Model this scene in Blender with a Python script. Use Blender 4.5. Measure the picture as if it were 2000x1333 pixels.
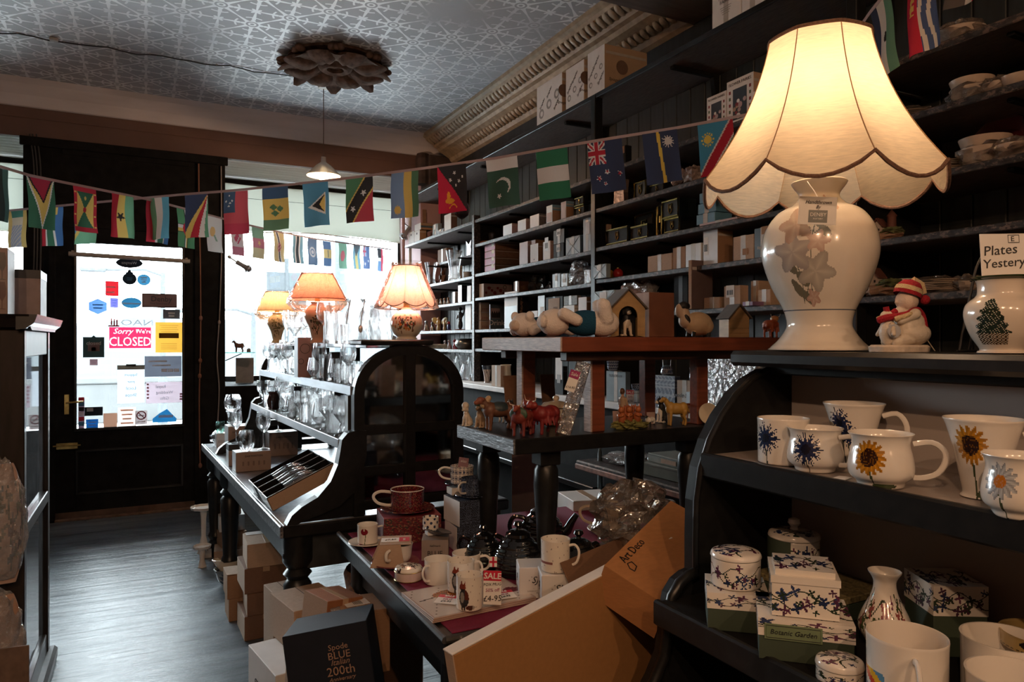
import bpy, bmesh, math, random
from math import sin, cos, pi, radians, sqrt, atan2
from mathutils import Vector, Matrix, Euler
random.seed(11)
for _o in list(bpy.data.objects): bpy.data.objects.remove(_o)
SC = bpy.context.scene
COL = SC.collection

# ------------------------------------------------------------------ camera
FPX, EYE, YAW = 1400.0,1.45, radians(27.05)
cam_d = bpy.data.cameras.new('camera'); cam_d.sensor_width = 36; cam_d.lens = 36*FPX/2000
cam_d.clip_start = 0.05; cam_d.clip_end = 400
cam = bpy.data.objects.new('camera', cam_d); COL.objects.link(cam)
cam.location = (0,0, EYE); cam.rotation_euler = (radians(90),0,-YAW)
SC.camera = cam
SC.view_settings.view_transform = 'Standard'; SC.view_settings.look = 'None'
SC.view_settings.gamma = 1; SC.view_settings.use_curve_mapping = False
SC.view_settings.exposure = 0.65
try:
    SC.cycles.use_denoising = True; SC.cycles.sample_clamp_indirect = 6
    SC.cycles.max_bounces = 14; SC.cycles.transparent_max_bounces = 24; SC.cycles.transmission_bounces = 12
    SC.cycles.caustics_reflective = False; SC.cycles.caustics_refractive = False
except Exception: pass
# ------------------------------------------------------------------ overcast daylight
W = bpy.data.worlds.new('overcast'); SC.world = W; W.use_nodes = True
_bg = W.node_tree.nodes['Background']
_bg.inputs[0].default_value = (0.86,0.94,1.0,1); _bg.inputs[1].default_value = 20.0
def portal(name, loc, sx, sz):
    l = bpy.data.lights.new(name, 'AREA'); l.shape = 'RECTANGLE'; l.size = sx; l.size_y = sz
    l.cycles.is_portal = True
    o = bpy.data.objects.new(name, l); COL.objects.link(o)
    o.location = loc; o.rotation_euler = (radians(-90),0,0)     # shines towards -Y, into the shop
portal('window_daylight', (1.62,7.75,2.05),2.0,2.1)
portal('left_window_daylight', (-1.75,7.75,2.05),1.8,2.1)
portal('door_daylight', (-0.11,7.75,1.6),0.95,1.7)

# ------------------------------------------------------------------ helpers
def ray(u, v):
    du, dv = (u-1000)/FPX, (666.5-v)/FPX
    return Vector((sin(YAW)+du*cos(YAW), cos(YAW)-du*sin(YAW), dv))
def P(u, v, X=None, Y=None, Z=None, D=None):
    d = ray(u, v)
    t = D if D is not None else X/d.x if X is not None else Y/d.y if Y is not None else (Z-EYE)/d.z
    return Vector((0,0, EYE))+d*t
def dep(p): return p[0]*sin(YAW)+p[1]*cos(YAW)
def lin(c): return tuple((x/12.92 if x <= .04045 else ((x+.055)/1.055)**2.4) for x in c)
def hx(h): return lin(tuple(int(h[i:i+2], 16)/255 for i in (0,2,4)))

def xf(vf, loc=(0,0,0), rot=(0,0,0), sc=(1,1,1)):
    m = Matrix.LocRotScale(Vector(loc), Euler(rot), Vector(sc))
    return [tuple(m @ Vector(v)) for v in vf[0]], vf[1]
def join(*parts):
    V, F = [], []
    for v, f in parts:
        n = len(V); V += list(v); F += [tuple(i+n for i in q) for q in f]
    return V, F
def cbox(sx, sy, sz, b=.002, base=True):
    hx_, hy, hz = sx/2, sy/2, sz/2; b = min(b, hx_*.5, hy*.5, hz*.5)
    V, ix = [], {}
    for i in (-1,1):
        for j in (-1,1):
            for k in (-1,1):
                ix[i, j, k] = len(V)
                V += [(i*hx_, j*(hy-b), k*(hz-b)),(i*(hx_-b), j*hy, k*(hz-b)),(i*(hx_-b), j*(hy-b), k*hz)]
    F = []
    for s in (-1,1):
        for a, mk_ in ((0, lambda p, q: (s, p, q)),(1, lambda p, q: (p, s, q)),(2, lambda p, q: (p, q, s))):
            F.append(tuple(ix[mk_(p, q)]+a for p, q in ((-1,-1),(1,-1),(1,1),(-1,1))))
    for p in (-1,1):
        for q in (-1,1):
            F.append((ix[p, q, -1], ix[p, q, 1], ix[p, q, 1]+1, ix[p, q, -1]+1))
            F.append((ix[p, -1, q], ix[p, 1, q], ix[p, 1, q]+2, ix[p, -1, q]+2))
            F.append((ix[-1, p, q]+1, ix[1, p, q]+1, ix[1, p, q]+2, ix[-1, p, q]+2))
    for k in ix.values(): F.append((k, k+1, k+2))
    if base: V = [(x, y, z+hz) for x, y, z in V]
    return V, F
def bx(x0, x1, y0, y1, z0, z1, b=.003):
    return xf(cbox(abs(x1-x0), abs(y1-y0), abs(z1-z0), b),((x0+x1)/2,(y0+y1)/2, min(z0, z1)))
def lathe(prof, seg=28, arc=None):
    V, F, rows = [], [], []
    full = arc is None; n = seg if full else seg+1
    for r, z in prof:
        if r < 1e-5: rows.append([len(V)]*n); V.append((0,0, z)); continue
        rows.append(list(range(len(V), len(V)+n)))
        for k in range(n):
            a = 2*pi*k/seg if full else arc[0]+(arc[1]-arc[0])*k/seg
            V.append((r*cos(a), r*sin(a), z))
    for a, b in zip(rows, rows[1:]):
        for k in range(seg):
            q = (a[k], a[(k+1) % n], b[(k+1) % n], b[k]); q = tuple(dict.fromkeys(q))
            if len(q) > 2: F.append(q)
    return V, F
def tube(path, r, seg=8, closed=False, flat=1.0):
    path = [Vector(p) for p in path]; n = len(path); V, F = [], []
    up = None
    for i, p in enumerate(path):
        a = path[i-1] if (i or closed) else p; b = path[(i+1) % n] if (i < n-1 or closed) else p
        t = (b-a).normalized() if (b-a).length > 1e-9 else Vector((0,0,1))
        if up is None:
            up = Vector((0,0,1)) if abs(t.z) < .9 else Vector((1,0,0))
        up = (up-t*up.dot(t)); up = up.normalized() if up.length > 1e-6 else t.orthogonal().normalized()
        s = t.cross(up); rr = r[i] if isinstance(r, (list, tuple)) else r
        for k in range(seg):
            g = 2*pi*k/seg; V.append(tuple(p+s*(cos(g)*rr*flat)+up*(sin(g)*rr)))
    for i in range(n if closed else n-1):
        for k in range(seg):
            j = (i+1) % n
            F.append((i*seg+k, i*seg+(k+1) % seg, j*seg+(k+1) % seg, j*seg+k))
    if not closed: F.append(tuple(range(seg))); F.append(tuple(range((n-1)*seg, n*seg)))
    return V, F
def prism(outl, t, plane='xz', off=0.0):
    """outline extruded by t; plane names the two axes of the outline"""
    n = len(outl); V = []
    for s in (0, t):
        for a, b in outl:
            V.append({'xz': (a, off+s, b), 'xy': (a, b, off+s), 'yz': (off+s, a, b)}[plane])
    F = [tuple(range(n)), tuple(range(n, 2*n))]+[(i, (i+1) % n, n+(i+1) % n, n+i) for i in range(n)]
    return V, F
def strip(A, B, t, plane='xz', off=0.0):
    """band between two equally long polylines A and B, extruded by t"""
    parts = []
    n = len(A); V = []; F = []
    for s in (0, t):
        for a, b in list(A)+list(B):
            V.append({'xz': (a, off+s, b), 'xy': (a, b, off+s), 'yz': (off+s, a, b)}[plane])
    m = 2*n
    for i in range(n-1):
        F += [(i, i+1, n+i+1, n+i),(m+i, m+i+1, m+n+i+1, m+n+i),(i, i+1, m+i+1, m+i),(n+i, n+i+1, m+n+i+1, m+n+i)]
    F += [(0, n, m+n, m),(n-1,2*n-1, m+2*n-1, m+n-1)]
    return V, F
def ellipsoid(c, r, rot=(0,0,0), su=14, sv=9):
    prof = [(sin(pi*i/sv),-cos(pi*i/sv)) for i in range(sv+1)]
    prof[0] = (0,-1); prof[-1] = (0,1)
    return xf(xf(lathe(prof, su), sc=r), c, rot)
def mk(name, vf, smooth=False, ang=40, recalc=True):
    me = bpy.data.meshes.new(name); me.from_pydata(vf[0], [], vf[1])
    if recalc:
        bm = bmesh.new(); bm.from_mesh(me); bmesh.ops.recalc_face_normals(bm, faces=bm.faces); bm.to_mesh(me); bm.free()
    if smooth:
        me.shade_smooth()
        if ang: me.set_sharp_from_angle(angle=radians(ang))
    me.update(); return me
def ob(name, me, mat=None, parent=None, loc=(0,0,0), rot=(0,0,0), label=None, kind=None):
    if isinstance(me, tuple): me = mk(name, me)
    o = bpy.data.objects.new(name, me); COL.objects.link(o)
    if mat is not None and not me.materials: me.materials.append(mat)
    elif mat is not None and me.materials[0] != mat:
        o.material_slots[0].link = 'OBJECT'; o.material_slots[0].material = mat
    o.location = loc; o.rotation_euler = rot
    if parent is not None: o.parent = parent
    if label: o['label'] = label
    if kind: o['kind'] = kind
    return o
def thing(name, label, cat, loc=(0,0,0), rot=(0,0,0), group=None):
    o = bpy.data.objects.new(name, None); COL.objects.link(o); o.empty_display_size = .05
    o.location = loc; o.rotation_euler = rot if isinstance(rot, (tuple, list)) else (0,0, rot)
    o['label'] = label; o['category'] = cat
    if group: o['group'] = group
    return o
def single(name, me, mat, label, cat, loc=(0,0,0), rot=(0,0,0), group=None, smooth=False):
    if isinstance(me, tuple): me = mk(name, me, smooth)
    o = ob(name, me, mat, None, loc, rot if isinstance(rot, (tuple, list)) else (0,0, rot))
    o['label'] = label; o['category'] = cat
    if group: o['group'] = group
    return o
def struct(name, me, mat, loc=(0,0,0), label=None):
    o = ob(name, me, mat, None, loc); o['kind'] = 'structure'
    if label: o['label'] = label
    return o
def copy_tree(o, loc=None, rot=None, label=None, group=None, parent=None):
    c = o.copy(); COL.objects.link(c); c.parent = parent
    if loc is not None: c.location = loc
    if rot is not None: c.rotation_euler = rot if isinstance(rot, (tuple, list)) else (0,0, rot)
    if label: c['label'] = label
    if group: c['group'] = group
    for ch in list(o.children): copy_tree(ch, parent=c)
    return c
def frame(o, xa, ya):
    """matrix that puts a flat mesh drawn in XY onto a surface"""
    xa, ya = Vector(xa).normalized(), Vector(ya).normalized(); za = xa.cross(ya)
    m = Matrix((xa, ya, za)).transposed().to_4x4(); m.translation = Vector(o); return m
def decal(parent, name, me, mat, o, xa, ya, label=None):
    q = ob(name, me, mat, parent, label=label); q.matrix_local = frame(o, xa, ya); return q
_txt = {}
def text(s, size=.02, shear=0., sx=1.0, bold=0., align='CENTER', ext=.0003):
    k = (s, size, shear, sx, bold, align)
    if k in _txt: return _txt[k]
    c = bpy.data.curves.new('lettering', 'FONT'); c.body = s; c.size = size; c.shear = shear; c.align_x = align
    c.align_y = 'CENTER'; c.extrude = ext; c.resolution_u = 2; c.offset = bold; c.space_line = .9
    o = bpy.data.objects.new('lettering', c); me = bpy.data.meshes.new_from_object(o)
    if sx != 1:
        for v in me.vertices: v.co.x *= sx
    me.materials.clear()
    bpy.data.objects.remove(o); _txt[k] = me; return me

# ------------------------------------------------------------------ materials
_m = {}
def nodes(name):
    m = bpy.data.materials.new(name); m.use_nodes = True; t = m.node_tree
    return m, t, t.nodes['Principled BSDF'], t.nodes['Material Output']
def sp(b, **k):
    for a, v in k.items():
        a = a.replace('_', ' ')
        if a in b.inputs: b.inputs[a].default_value = v
def pm(name, col, rough=.5, metal=0., var=.12, scale=22., bump=0., stretch=(1,1,1), coat=0., wear=None, wth=.62, wscale=14., spec=.5, sheen=0., trans=0., sub=0.):
    if name in _m: return _m[name]
    m, t, b, _ = nodes(name); N, L = t.nodes.new, t.links.new
    tc = N('ShaderNodeTexCoord'); mp = N('ShaderNodeMapping'); mp.inputs['Scale'].default_value = stretch
    L(tc.outputs['Object'], mp.inputs[0])
    no = N('ShaderNodeTexNoise'); no.inputs['Scale'].default_value = scale; no.inputs['Detail'].default_value = 5
    L(mp.outputs[0], no.inputs['Vector'])
    mx = N('ShaderNodeMix'); mx.data_type = 'RGBA'
    mx.inputs[6].default_value = (*[c*(1-var) for c in col], 1); mx.inputs[7].default_value = (*[min(1, c*(1+var)) for c in col], 1)
    rp = N('ShaderNodeMapRange'); rp.inputs[1].default_value = .3; rp.inputs[2].default_value = .7
    L(no.outputs[0], rp.inputs[0]); L(rp.outputs[0], mx.inputs[0]); out = mx.outputs[2]
    if wear:
        n2 = N('ShaderNodeTexNoise'); n2.inputs['Scale'].default_value = wscale; n2.inputs['Detail'].default_value = 9; n2.inputs['Roughness'].default_value = .75
        L(mp.outputs[0], n2.inputs['Vector'])
        r2 = N('ShaderNodeMapRange'); r2.inputs[1].default_value = wth; r2.inputs[2].default_value = wth+.05; L(n2.outputs[0], r2.inputs[0])
        m2 = N('ShaderNodeMix'); m2.data_type = 'RGBA'; L(r2.outputs[0], m2.inputs[0]); L(out, m2.inputs[6]); m2.inputs[7].default_value = (*wear, 1); out = m2.outputs[2]
    L(out, b.inputs['Base Color'])
    sp(b, Roughness=rough, Metallic=metal, Coat_Weight=coat, Coat_Roughness=.08, Specular_IOR_Level=spec, Sheen_Weight=sheen, Transmission_Weight=trans, Subsurface_Weight=sub)
    if sub: b.inputs['Subsurface Radius'].default_value = (.01,.006,.004)
    if bump:
        bp = N('ShaderNodeBump'); bp.inputs['Strength'].default_value = bump; bp.inputs['Distance'].default_value = .004
        L(no.outputs[0], bp.inputs['Height']); L(bp.outputs[0], b.inputs['Normal'])
    _m[name] = m; return m
def glassmat(name, tint=(1,1,1), rough=0.0, ior=1.47):
    if name in _m: return _m[name]
    m, t, b, _ = nodes(name)
    sp(b, Base_Color=(*tint, 1), Roughness=rough, Transmission_Weight=1.0, IOR=ior, Specular_IOR_Level=.5)
    N, L = t.nodes.new, t.links.new; tr = N('ShaderNodeBsdfTransparent'); tr.inputs[0].default_value = (*tint, 1); mx = N('ShaderNodeMixShader'); mx.inputs[0].default_value = .4
    L(b.outputs[0], mx.inputs[1]); L(tr.outputs[0], mx.inputs[2]); L(mx.outputs[0], t.nodes['Material Output'].inputs[0])
    _m[name] = m; return m
def thinglass(name, tint=(.97,.99,1), refl=.08, rough=.02, bump=0., bscale=20., haze=0., hcol=(.9,.92,.95)):
    """a pane or film without refraction: mostly clear, mirror gloss growing at grazing angles"""
    if name in _m: return _m[name]
    m, t, b, out = nodes(name); t.nodes.remove(b); N, L = t.nodes.new, t.links.new
    tr = N('ShaderNodeBsdfTransparent'); tr.inputs[0].default_value = (*tint, 1)
    gl = N('ShaderNodeBsdfGlossy'); gl.inputs[1].default_value = rough
    lw = N('ShaderNodeFresnel'); lw.inputs[0].default_value = 1.45
    ad = N('ShaderNodeMath'); ad.operation = 'ADD'; ad.inputs[1].default_value = refl-.03; ad.use_clamp = True; L(lw.outputs[0], ad.inputs[0])
    mx = N('ShaderNodeMixShader'); L(ad.outputs[0], mx.inputs[0]); L(tr.outputs[0], mx.inputs[1]); L(gl.outputs[0], mx.inputs[2]); o = mx.outputs[0]
    tc = N('ShaderNodeTexCoord'); no = N('ShaderNodeTexNoise'); no.inputs['Scale'].default_value = bscale; no.inputs['Detail'].default_value = 3
    L(tc.outputs['Object'], no.inputs['Vector'])
    if bump:
        bp = N('ShaderNodeBump'); bp.inputs['Strength'].default_value = bump; bp.inputs['Distance'].default_value = .02
        L(no.outputs[0], bp.inputs['Height']); L(bp.outputs[0], gl.inputs['Normal']); L(bp.outputs[0], lw.inputs['Normal'])
    if haze:
        df = N('ShaderNodeBsdfDiffuse'); df.inputs[0].default_value = (*hcol, 1)
        m2 = N('ShaderNodeMixShader'); ml = N('ShaderNodeMath'); ml.operation = 'MULTIPLY'; ml.inputs[1].default_value = haze*2; L(no.outputs[0], ml.inputs[0])
        L(ml.outputs[0], m2.inputs[0]); L(o, m2.inputs[1]); L(df.outputs[0], m2.inputs[2]); o = m2.outputs[0]
    L(o, out.inputs[0]); _m[name] = m; return m
def cloth(name, col=None, transl=.4, attr=False, weave=900., rough=.9, stretch=(1,1,1), var=.06):
    """woven fabric that lets some light through"""
    if name in _m: return _m[name]
    m, t, b, out = nodes(name); t.nodes.remove(b); N, L = t.nodes.new, t.links.new
    df = N('ShaderNodeBsdfDiffuse'); tl = N('ShaderNodeBsdfTranslucent'); mx = N('ShaderNodeMixShader'); mx.inputs[0].default_value = transl
    tc = N('ShaderNodeTexCoord'); mp = N('ShaderNodeMapping'); mp.inputs['Scale'].default_value = stretch; L(tc.outputs['Object'], mp.inputs[0])
    no = N('ShaderNodeTexNoise'); no.inputs['Scale'].default_value = weave; no.inputs['Detail'].default_value = 4; L(mp.outputs[0], no.inputs['Vector'])
    hs = N('ShaderNodeHueSaturation'); rp = N('ShaderNodeMapRange'); rp.inputs[1].default_value = .3; rp.inputs[2].default_value = .7
    rp.inputs[3].default_value = 1-var; rp.inputs[4].default_value = 1+var; L(no.outputs[0], rp.inputs[0]); L(rp.outputs[0], hs.inputs['Value'])
    if attr:
        at = N('ShaderNodeAttribute'); at.attribute_name = 'col'; L(at.outputs[0], hs.inputs['Color'])
    else: hs.inputs['Color'].default_value = (*col, 1)
    L(hs.outputs[0], df.inputs[0]); L(hs.outputs[0], tl.inputs[0]); L(df.outputs[0], mx.inputs[1]); L(tl.outputs[0], mx.inputs[2]); L(mx.outputs[0], out.inputs[0])
    _m[name] = m; return m
def paintmat(name='printed_glaze', rough=.18, coat=.6, var=.03, spec=.5, bump=0., metal=0.):
    """colours printed on the mesh (per-face attribute) under a glaze or on paper"""
    if name in _m: return _m[name]
    m, t, b, _ = nodes(name); N, L = t.nodes.new, t.links.new
    at = N('ShaderNodeAttribute'); at.attribute_name = 'col'
    tc = N('ShaderNodeTexCoord'); no = N('ShaderNodeTexNoise'); no.inputs['Scale'].default_value = 60; L(tc.outputs['Object'], no.inputs['Vector'])
    hs = N('ShaderNodeHueSaturation'); rp = N('ShaderNodeMapRange'); rp.inputs[3].default_value = 1-var; rp.inputs[4].default_value = 1+var
    L(no.outputs[0], rp.inputs[0]); L(rp.outputs[0], hs.inputs['Value']); L(at.outputs[0], hs.inputs['Color']); L(hs.outputs[0], b.inputs['Base Color'])
    sp(b, Roughness=rough, Coat_Weight=coat, Coat_Roughness=.05, Specular_IOR_Level=spec, Metallic=metal)
    if bump:
        n2 = N('ShaderNodeTexNoise'); n2.inputs['Scale'].default_value = 260; L(tc.outputs['Object'], n2.inputs['Vector'])
        bp = N('ShaderNodeBump'); bp.inputs['Strength'].default_value = bump; bp.inputs['Distance'].default_value = .003; L(n2.outputs[0], bp.inputs['Height']); L(bp.outputs[0], b.inputs['Normal'])
    _m[name] = m; return m
def emis(name, col, s):
    if name in _m: return _m[name]
    m, t, b, out = nodes(name); t.nodes.remove(b); e = t.nodes.new('ShaderNodeEmission'); e.inputs[0].default_value = (*col, 1); e.inputs[1].default_value = s
    t.links.new(e.outputs[0], out.inputs[0]); _m[name] = m; return m
class E:
    """arithmetic on shader sockets, for the patterned materials"""
    def __init__(s, t, v): s.t, s.v = t, v
    def _op(s, op, a, b=None):
        n = s.t.nodes.new('ShaderNodeMath'); n.operation = op
        for i, q in enumerate((a, b)):
            if q is None: continue
            q = q.v if isinstance(q, E) else q
            if isinstance(q, (int, float)): n.inputs[i].default_value = q
            else: s.t.links.new(q, n.inputs[i])
        return E(s.t, n.outputs[0])
    def __add__(s, o): return s._op('ADD', s, o)
    __radd__ = __add__
    def __sub__(s, o): return s._op('SUBTRACT', s, o)
    def __rsub__(s, o): return s._op('SUBTRACT', o, s)
    def __mul__(s, o): return s._op('MULTIPLY', s, o)
    __rmul__ = __mul__
    def __truediv__(s, o): return s._op('DIVIDE', s, o)
    def lt(s, o): return s._op('LESS_THAN', s, o)
    def gt(s, o): return s._op('GREATER_THAN', s, o)
    def mx(s, o): return s._op('MAXIMUM', s, o)
    def mn(s, o): return s._op('MINIMUM', s, o)
    def f(s, op, o=None): return s._op(op, s, o)
def setcol(me, cols):
    a = me.attributes.new('col', 'FLOAT_COLOR', 'FACE')
    flat = []
    for c in cols: flat += [c[0], c[1], c[2], 1.0]
    a.data.foreach_set('color', flat)

# shared finishes
BLACK = pm('black_gloss_paint', (.010,.0102,.0105),.33, spec=.32, var=.3, scale=40, bump=.08, wear=(.09,.05,.03), wth=.72, wscale=9)
BLACKM = pm('black_matt_paint', (.010,.0097,.0095),.8, spec=.1, var=.35, scale=14, bump=.15, wear=(.06,.035,.022), wth=.71, wscale=5)
EDGE = pm('worn_black_edge', (.035,.034,.035),.42, var=.6, scale=70, bump=.3, stretch=(1,.5,1), wear=(.14,.105,.09), wth=.52, wscale=60, spec=.25)
SHELFW = pm('shelf_board_brown', (.10,.07,.058),.65, var=.3, scale=20, stretch=(6,1,6), bump=.1)
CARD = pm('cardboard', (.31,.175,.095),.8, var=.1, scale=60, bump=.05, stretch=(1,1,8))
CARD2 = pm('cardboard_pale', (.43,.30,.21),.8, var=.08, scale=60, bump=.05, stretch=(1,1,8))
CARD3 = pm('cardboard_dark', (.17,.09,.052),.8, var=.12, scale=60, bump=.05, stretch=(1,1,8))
WHITEC = pm('white_card', (.72,.7,.68),.6, var=.04)
PAPER = pm('paper', (.78,.76,.73),.7, var=.03)
GLASS = glassmat('clear_crystal')
PANE = thinglass('window_pane', (.96,.985,.98),.07,0.0)
FILM = thinglass('crinkled_cellophane', (.93,.93,.93),.16,.06, bump=.9, bscale=26, haze=.10)
BRASS = pm('old_brass', (.55,.36,.12),.3,1., var=.25)
CHROME = pm('chrome', (.62,.62,.64),.25,.55, var=.1)
INK = pm('black_ink', (.012,.012,.014),.5)
CHINA = pm('white_china', (.76,.72,.66),.12, coat=.5, var=.02)
CREAM = pm('cream_china', (.7,.6,.45),.14, coat=.5, var=.03)
RED = pm('red_print', (.55,.012,.045),.5, var=.06)
PRINT = paintmat(); PRINTP = paintmat('printed_paper', .55,0., .03); FIGURE = paintmat('painted_resin', .5,.15,.12, bump=.25)
PLUSH = paintmat('plush_pile', .95,0., .10,.1, bump=.9)
FLAG = cloth('flag_polyester', None, .36, True)

# ================================================================== THE SETTING
CEIL, XW, YF, YB = 3.46,2.72,6.76,7.62       # ceiling, right wall, door plane, window glass plane
def lino():
    m, t, b, _ = nodes('slate_blue_lino'); N, L = t.nodes.new, t.links.new
    tc = N('ShaderNodeTexCoord')
    def noise(sc, stretch, det=6, rg=.6):
        mp = N('ShaderNodeMapping'); mp.inputs['Scale'].default_value = stretch; L(tc.outputs['Object'], mp.inputs[0])
        n = N('ShaderNodeTexNoise'); n.inputs['Scale'].default_value = sc; n.inputs['Detail'].default_value = det; n.inputs['Roughness'].default_value = rg; L(mp.outputs[0], n.inputs['Vector']); return n
    st = noise(2.6,(.3,4.2,1)); bl = noise(5,(.8,1.6,1),8,.7); fine = noise(60,(1,1,1),3)
    e = E(t, st.outputs[0])*.55+E(t, bl.outputs[0])*.35+E(t, fine.outputs[0])*.1
    cr = N('ShaderNodeValToRGB'); cr.color_ramp.elements[0].position = .36; cr.color_ramp.elements[0].color = (.03,.045,.06,1)
    cr.color_ramp.elements[1].position = .64; cr.color_ramp.elements[1].color = (.19,.235,.27,1); L(e.v, cr.inputs[0]); L(cr.outputs[0], b.inputs['Base Color'])
    r = E(t, bl.outputs[0])*.3+.17; L(r.v, b.inputs['Roughness'])
    bp = N('ShaderNodeBump'); bp.inputs['Strength'].default_value = .5; bp.inputs['Distance'].default_value = .025
    h = E(t, st.outputs[0])*1.0+E(t, bl.outputs[0])*.3; L(h.v, bp.inputs['Height']); L(bp.outputs[0], b.inputs['Normal'])
    sp(b, Specular_IOR_Level=.55); return m
def ceiling_paper():
    m, t, b, _ = nodes('embossed_ceiling_paper'); N, L = t.nodes.new, t.links.new
    tc = N('ShaderNodeTexCoord'); sx = N('ShaderNodeSeparateXYZ'); L(tc.outputs['Object'], sx.inputs[0])
    x, y = E(t, sx.outputs[0]), E(t, sx.outputs[1]); c = .40
    a = ((x+y)/c).f('FRACT')-.5; d = ((x-y)/c).f('FRACT')-.5
    r = (a*a+d*d).f('SQRT'); th = d.f('ARCTAN2', a)
    pet = (th*8).f('COSINE')
    flower = r.lt(pet*.05+.22)*r.gt(.135)
    core = r.lt(.09)*r.gt(.045)
    aa, ad = a.f('ABSOLUTE'), d.f('ABSOLUTE')
    diag = (aa-ad).f('ABSOLUTE').lt(.09-r*.1)*r.gt(.26)
    cross = aa.mn(ad).lt(.06-r*.09)*r.gt(.2)
    ring2 = (r-.36).f('ABSOLUTE').lt(.022)*((th*4).f('COSINE')).lt(.4)
    ca, cd = .5-aa, .5-ad; rc = (ca*ca+cd*cd).f('SQRT'); thc = cd.f('ARCTAN2', ca)
    corner = rc.lt((thc*4).f('COSINE')*.05+.09)
    pat = flower.mx(core).mx(diag).mx(cross).mx(ring2).mx(corner)
    no = N('ShaderNodeTexNoise'); no.inputs['Scale'].default_value = 1.1; no.inputs['Detail'].default_value = 5; L(tc.outputs['Object'], no.inputs['Vector'])
    rp = N('ShaderNodeMapRange'); rp.inputs[1].default_value = .3; rp.inputs[2].default_value = .42; L(no.outputs[0], rp.inputs[0])
    pat = pat*E(t, rp.outputs[0])
    n2 = N('ShaderNodeTexNoise'); n2.inputs['Scale'].default_value = .7; n2.inputs['Detail'].default_value = 6; L(tc.outputs['Object'], n2.inputs['Vector'])
    base = N('ShaderNodeValToRGB'); base.color_ramp.elements[0].position = .35; base.color_ramp.elements[0].color = (.33,.32,.34,1)
    base.color_ramp.elements[1].position = .62; base.color_ramp.elements[1].color = (.45,.48,.52,1); L(n2.outputs[0], base.inputs[0])
    mx = N('ShaderNodeMix'); mx.data_type = 'RGBA'; L(pat.v, mx.inputs[0]); L(base.outputs[0], mx.inputs[6]); mx.inputs[7].default_value = (.80,.82,.84,1)
    L(mx.outputs[2], b.inputs['Base Color']); rr = .62-pat*.22; L(rr.v, b.inputs['Roughness'])
    bp = N('ShaderNodeBump'); bp.inputs['Strength'].default_value = .25; bp.inputs['Distance'].default_value = .003; L(pat.v, bp.inputs['Height']); L(bp.outputs[0], b.inputs['Normal'])
    return m
PLASTER = pm('grey_plaster', (.62,.57,.57),.75, var=.12, scale=3, stretch=(.5,2,2), wear=(.25,.22,.21), wth=.68, wscale=5)
BROWNP = pm('brown_painted_beam', (.115,.062,.045),.6, var=.18, scale=3, bump=.05)
PINKW = pm('faded_pink_wall', (.5,.32,.33),.75, var=.12, scale=5)
DARKW = pm('dark_wall_boards', (.017,.018,.018),.5, var=.5, scale=6, stretch=(1,6,.6), bump=.2)
OLDWALL = pm('old_brown_wall', (.16,.11,.085),.75, var=.2, scale=3)
CORN = pm('cornice_ochre_plaster', (.36,.27,.17),.55, var=.25, scale=18, bump=.1)
SOFF = pm('white_plank_paint', (.62,.58,.53),.5, var=.12, scale=8, stretch=(1,14,1), wear=(.35,.3,.26), wth=.68, wscale=7)

struct('floor', bx(-3.1,2.9,-4.6, YF+.05,-.1,0,.001), lino())
cl = struct('ceiling', bx(-3.1,2.9,-4.6,6.56, CEIL, CEIL+.1,.001), ceiling_paper())
struct('wall_right', bx(XW, XW+.12,-4.6,8.0,0, CEIL, .001), DARKW)
struct('wall_left', bx(-3.1,-3.0,-4.6,8.0,0, CEIL, .001), OLDWALL)
struct('wall_back', bx(-3.1,2.9,-4.7,-4.6,0, CEIL, .001), OLDWALL)
# plaster cove between ceiling and front beam
pro = [(6.54, CEIL),(6.60, CEIL-.03),(6.68, CEIL-.095),(6.74, CEIL-.165),(YF+.02, CEIL-.175),(YF+.06, CEIL-.175),(YF+.06, CEIL+.1),(6.54, CEIL+.1)]
struct('trim_1', prism(pro, 5.8, 'yz', -3.05), PLASTER, label='plaster cove along the front of the ceiling')
struct('trim_2', join(bx(-3.05,2.5, YF, YF+.06,3.06,3.30), bx(-3.05,2.5, YF-.008, YF, 3.205,3.285)), BROWNP, label='brown painted beam over the shop front')
struct('trim_3', join(bx(2.47, XW, 6.62, YF+.1,2.95, CEIL-.18,.01), xf(lathe([(0,0),(.07,0),(.075,.25),(.06,.3),(0,.3)], 12),(2.44,6.72,3.0))), pm('sooty_brown', (.05,.032,.026),.7, var=.4, scale=12), label='sooty boxed pier in the corner under the cove')
struct('wall_front', join(bx(-3.1,2.9, YF+.06,8.0, CEIL-.3, CEIL+.1), bx(-3.1,-3.0, YF, 8,0,3.1), bx(-3.1,-.86, YF+.02, YB+.1,0,1.05,.01), bx(.62, XW, YF+.02, YB+.1,0,1.05,.01)), BLACKM, label='black stall risers and wall under the shop windows')
struct('wall_right_return', bx(2.50, XW, 6.95, YB+.1,1.0,3.1), PINKW, label='faded pink wall beside the window')
# ceiling cross beam
struct('trim_4', bx(-3.0, XW, 2.75,3.10,3.21, CEIL, .01), pm('brown_ceiling_beam', (.085,.058,.045),.6, var=.25, scale=8, stretch=(.6,5,5)), label='brown beam crossing the ceiling')
# painted plank soffits over the two window bays
for (x0, x1, nm) in ((.62,2.52, 'trim_5'),(-2.98,-.86, 'trim_6')):
    so = struct(nm, bx(x0, x1, YF+.06, YB+.12,3.09,3.2), BROWNP, label='planked soffit over the window bay')
    n = 9; w = (YB+.1-YF-.06)/n; me = mk('plank', xf(cbox(x1-x0, w*.93,.018,.004),(0,0,0)))
    for i in range(n): ob('plank', me, SOFF, so, ((x0+x1)/2, YF+.06+w*(i+.5),3.068))

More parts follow.
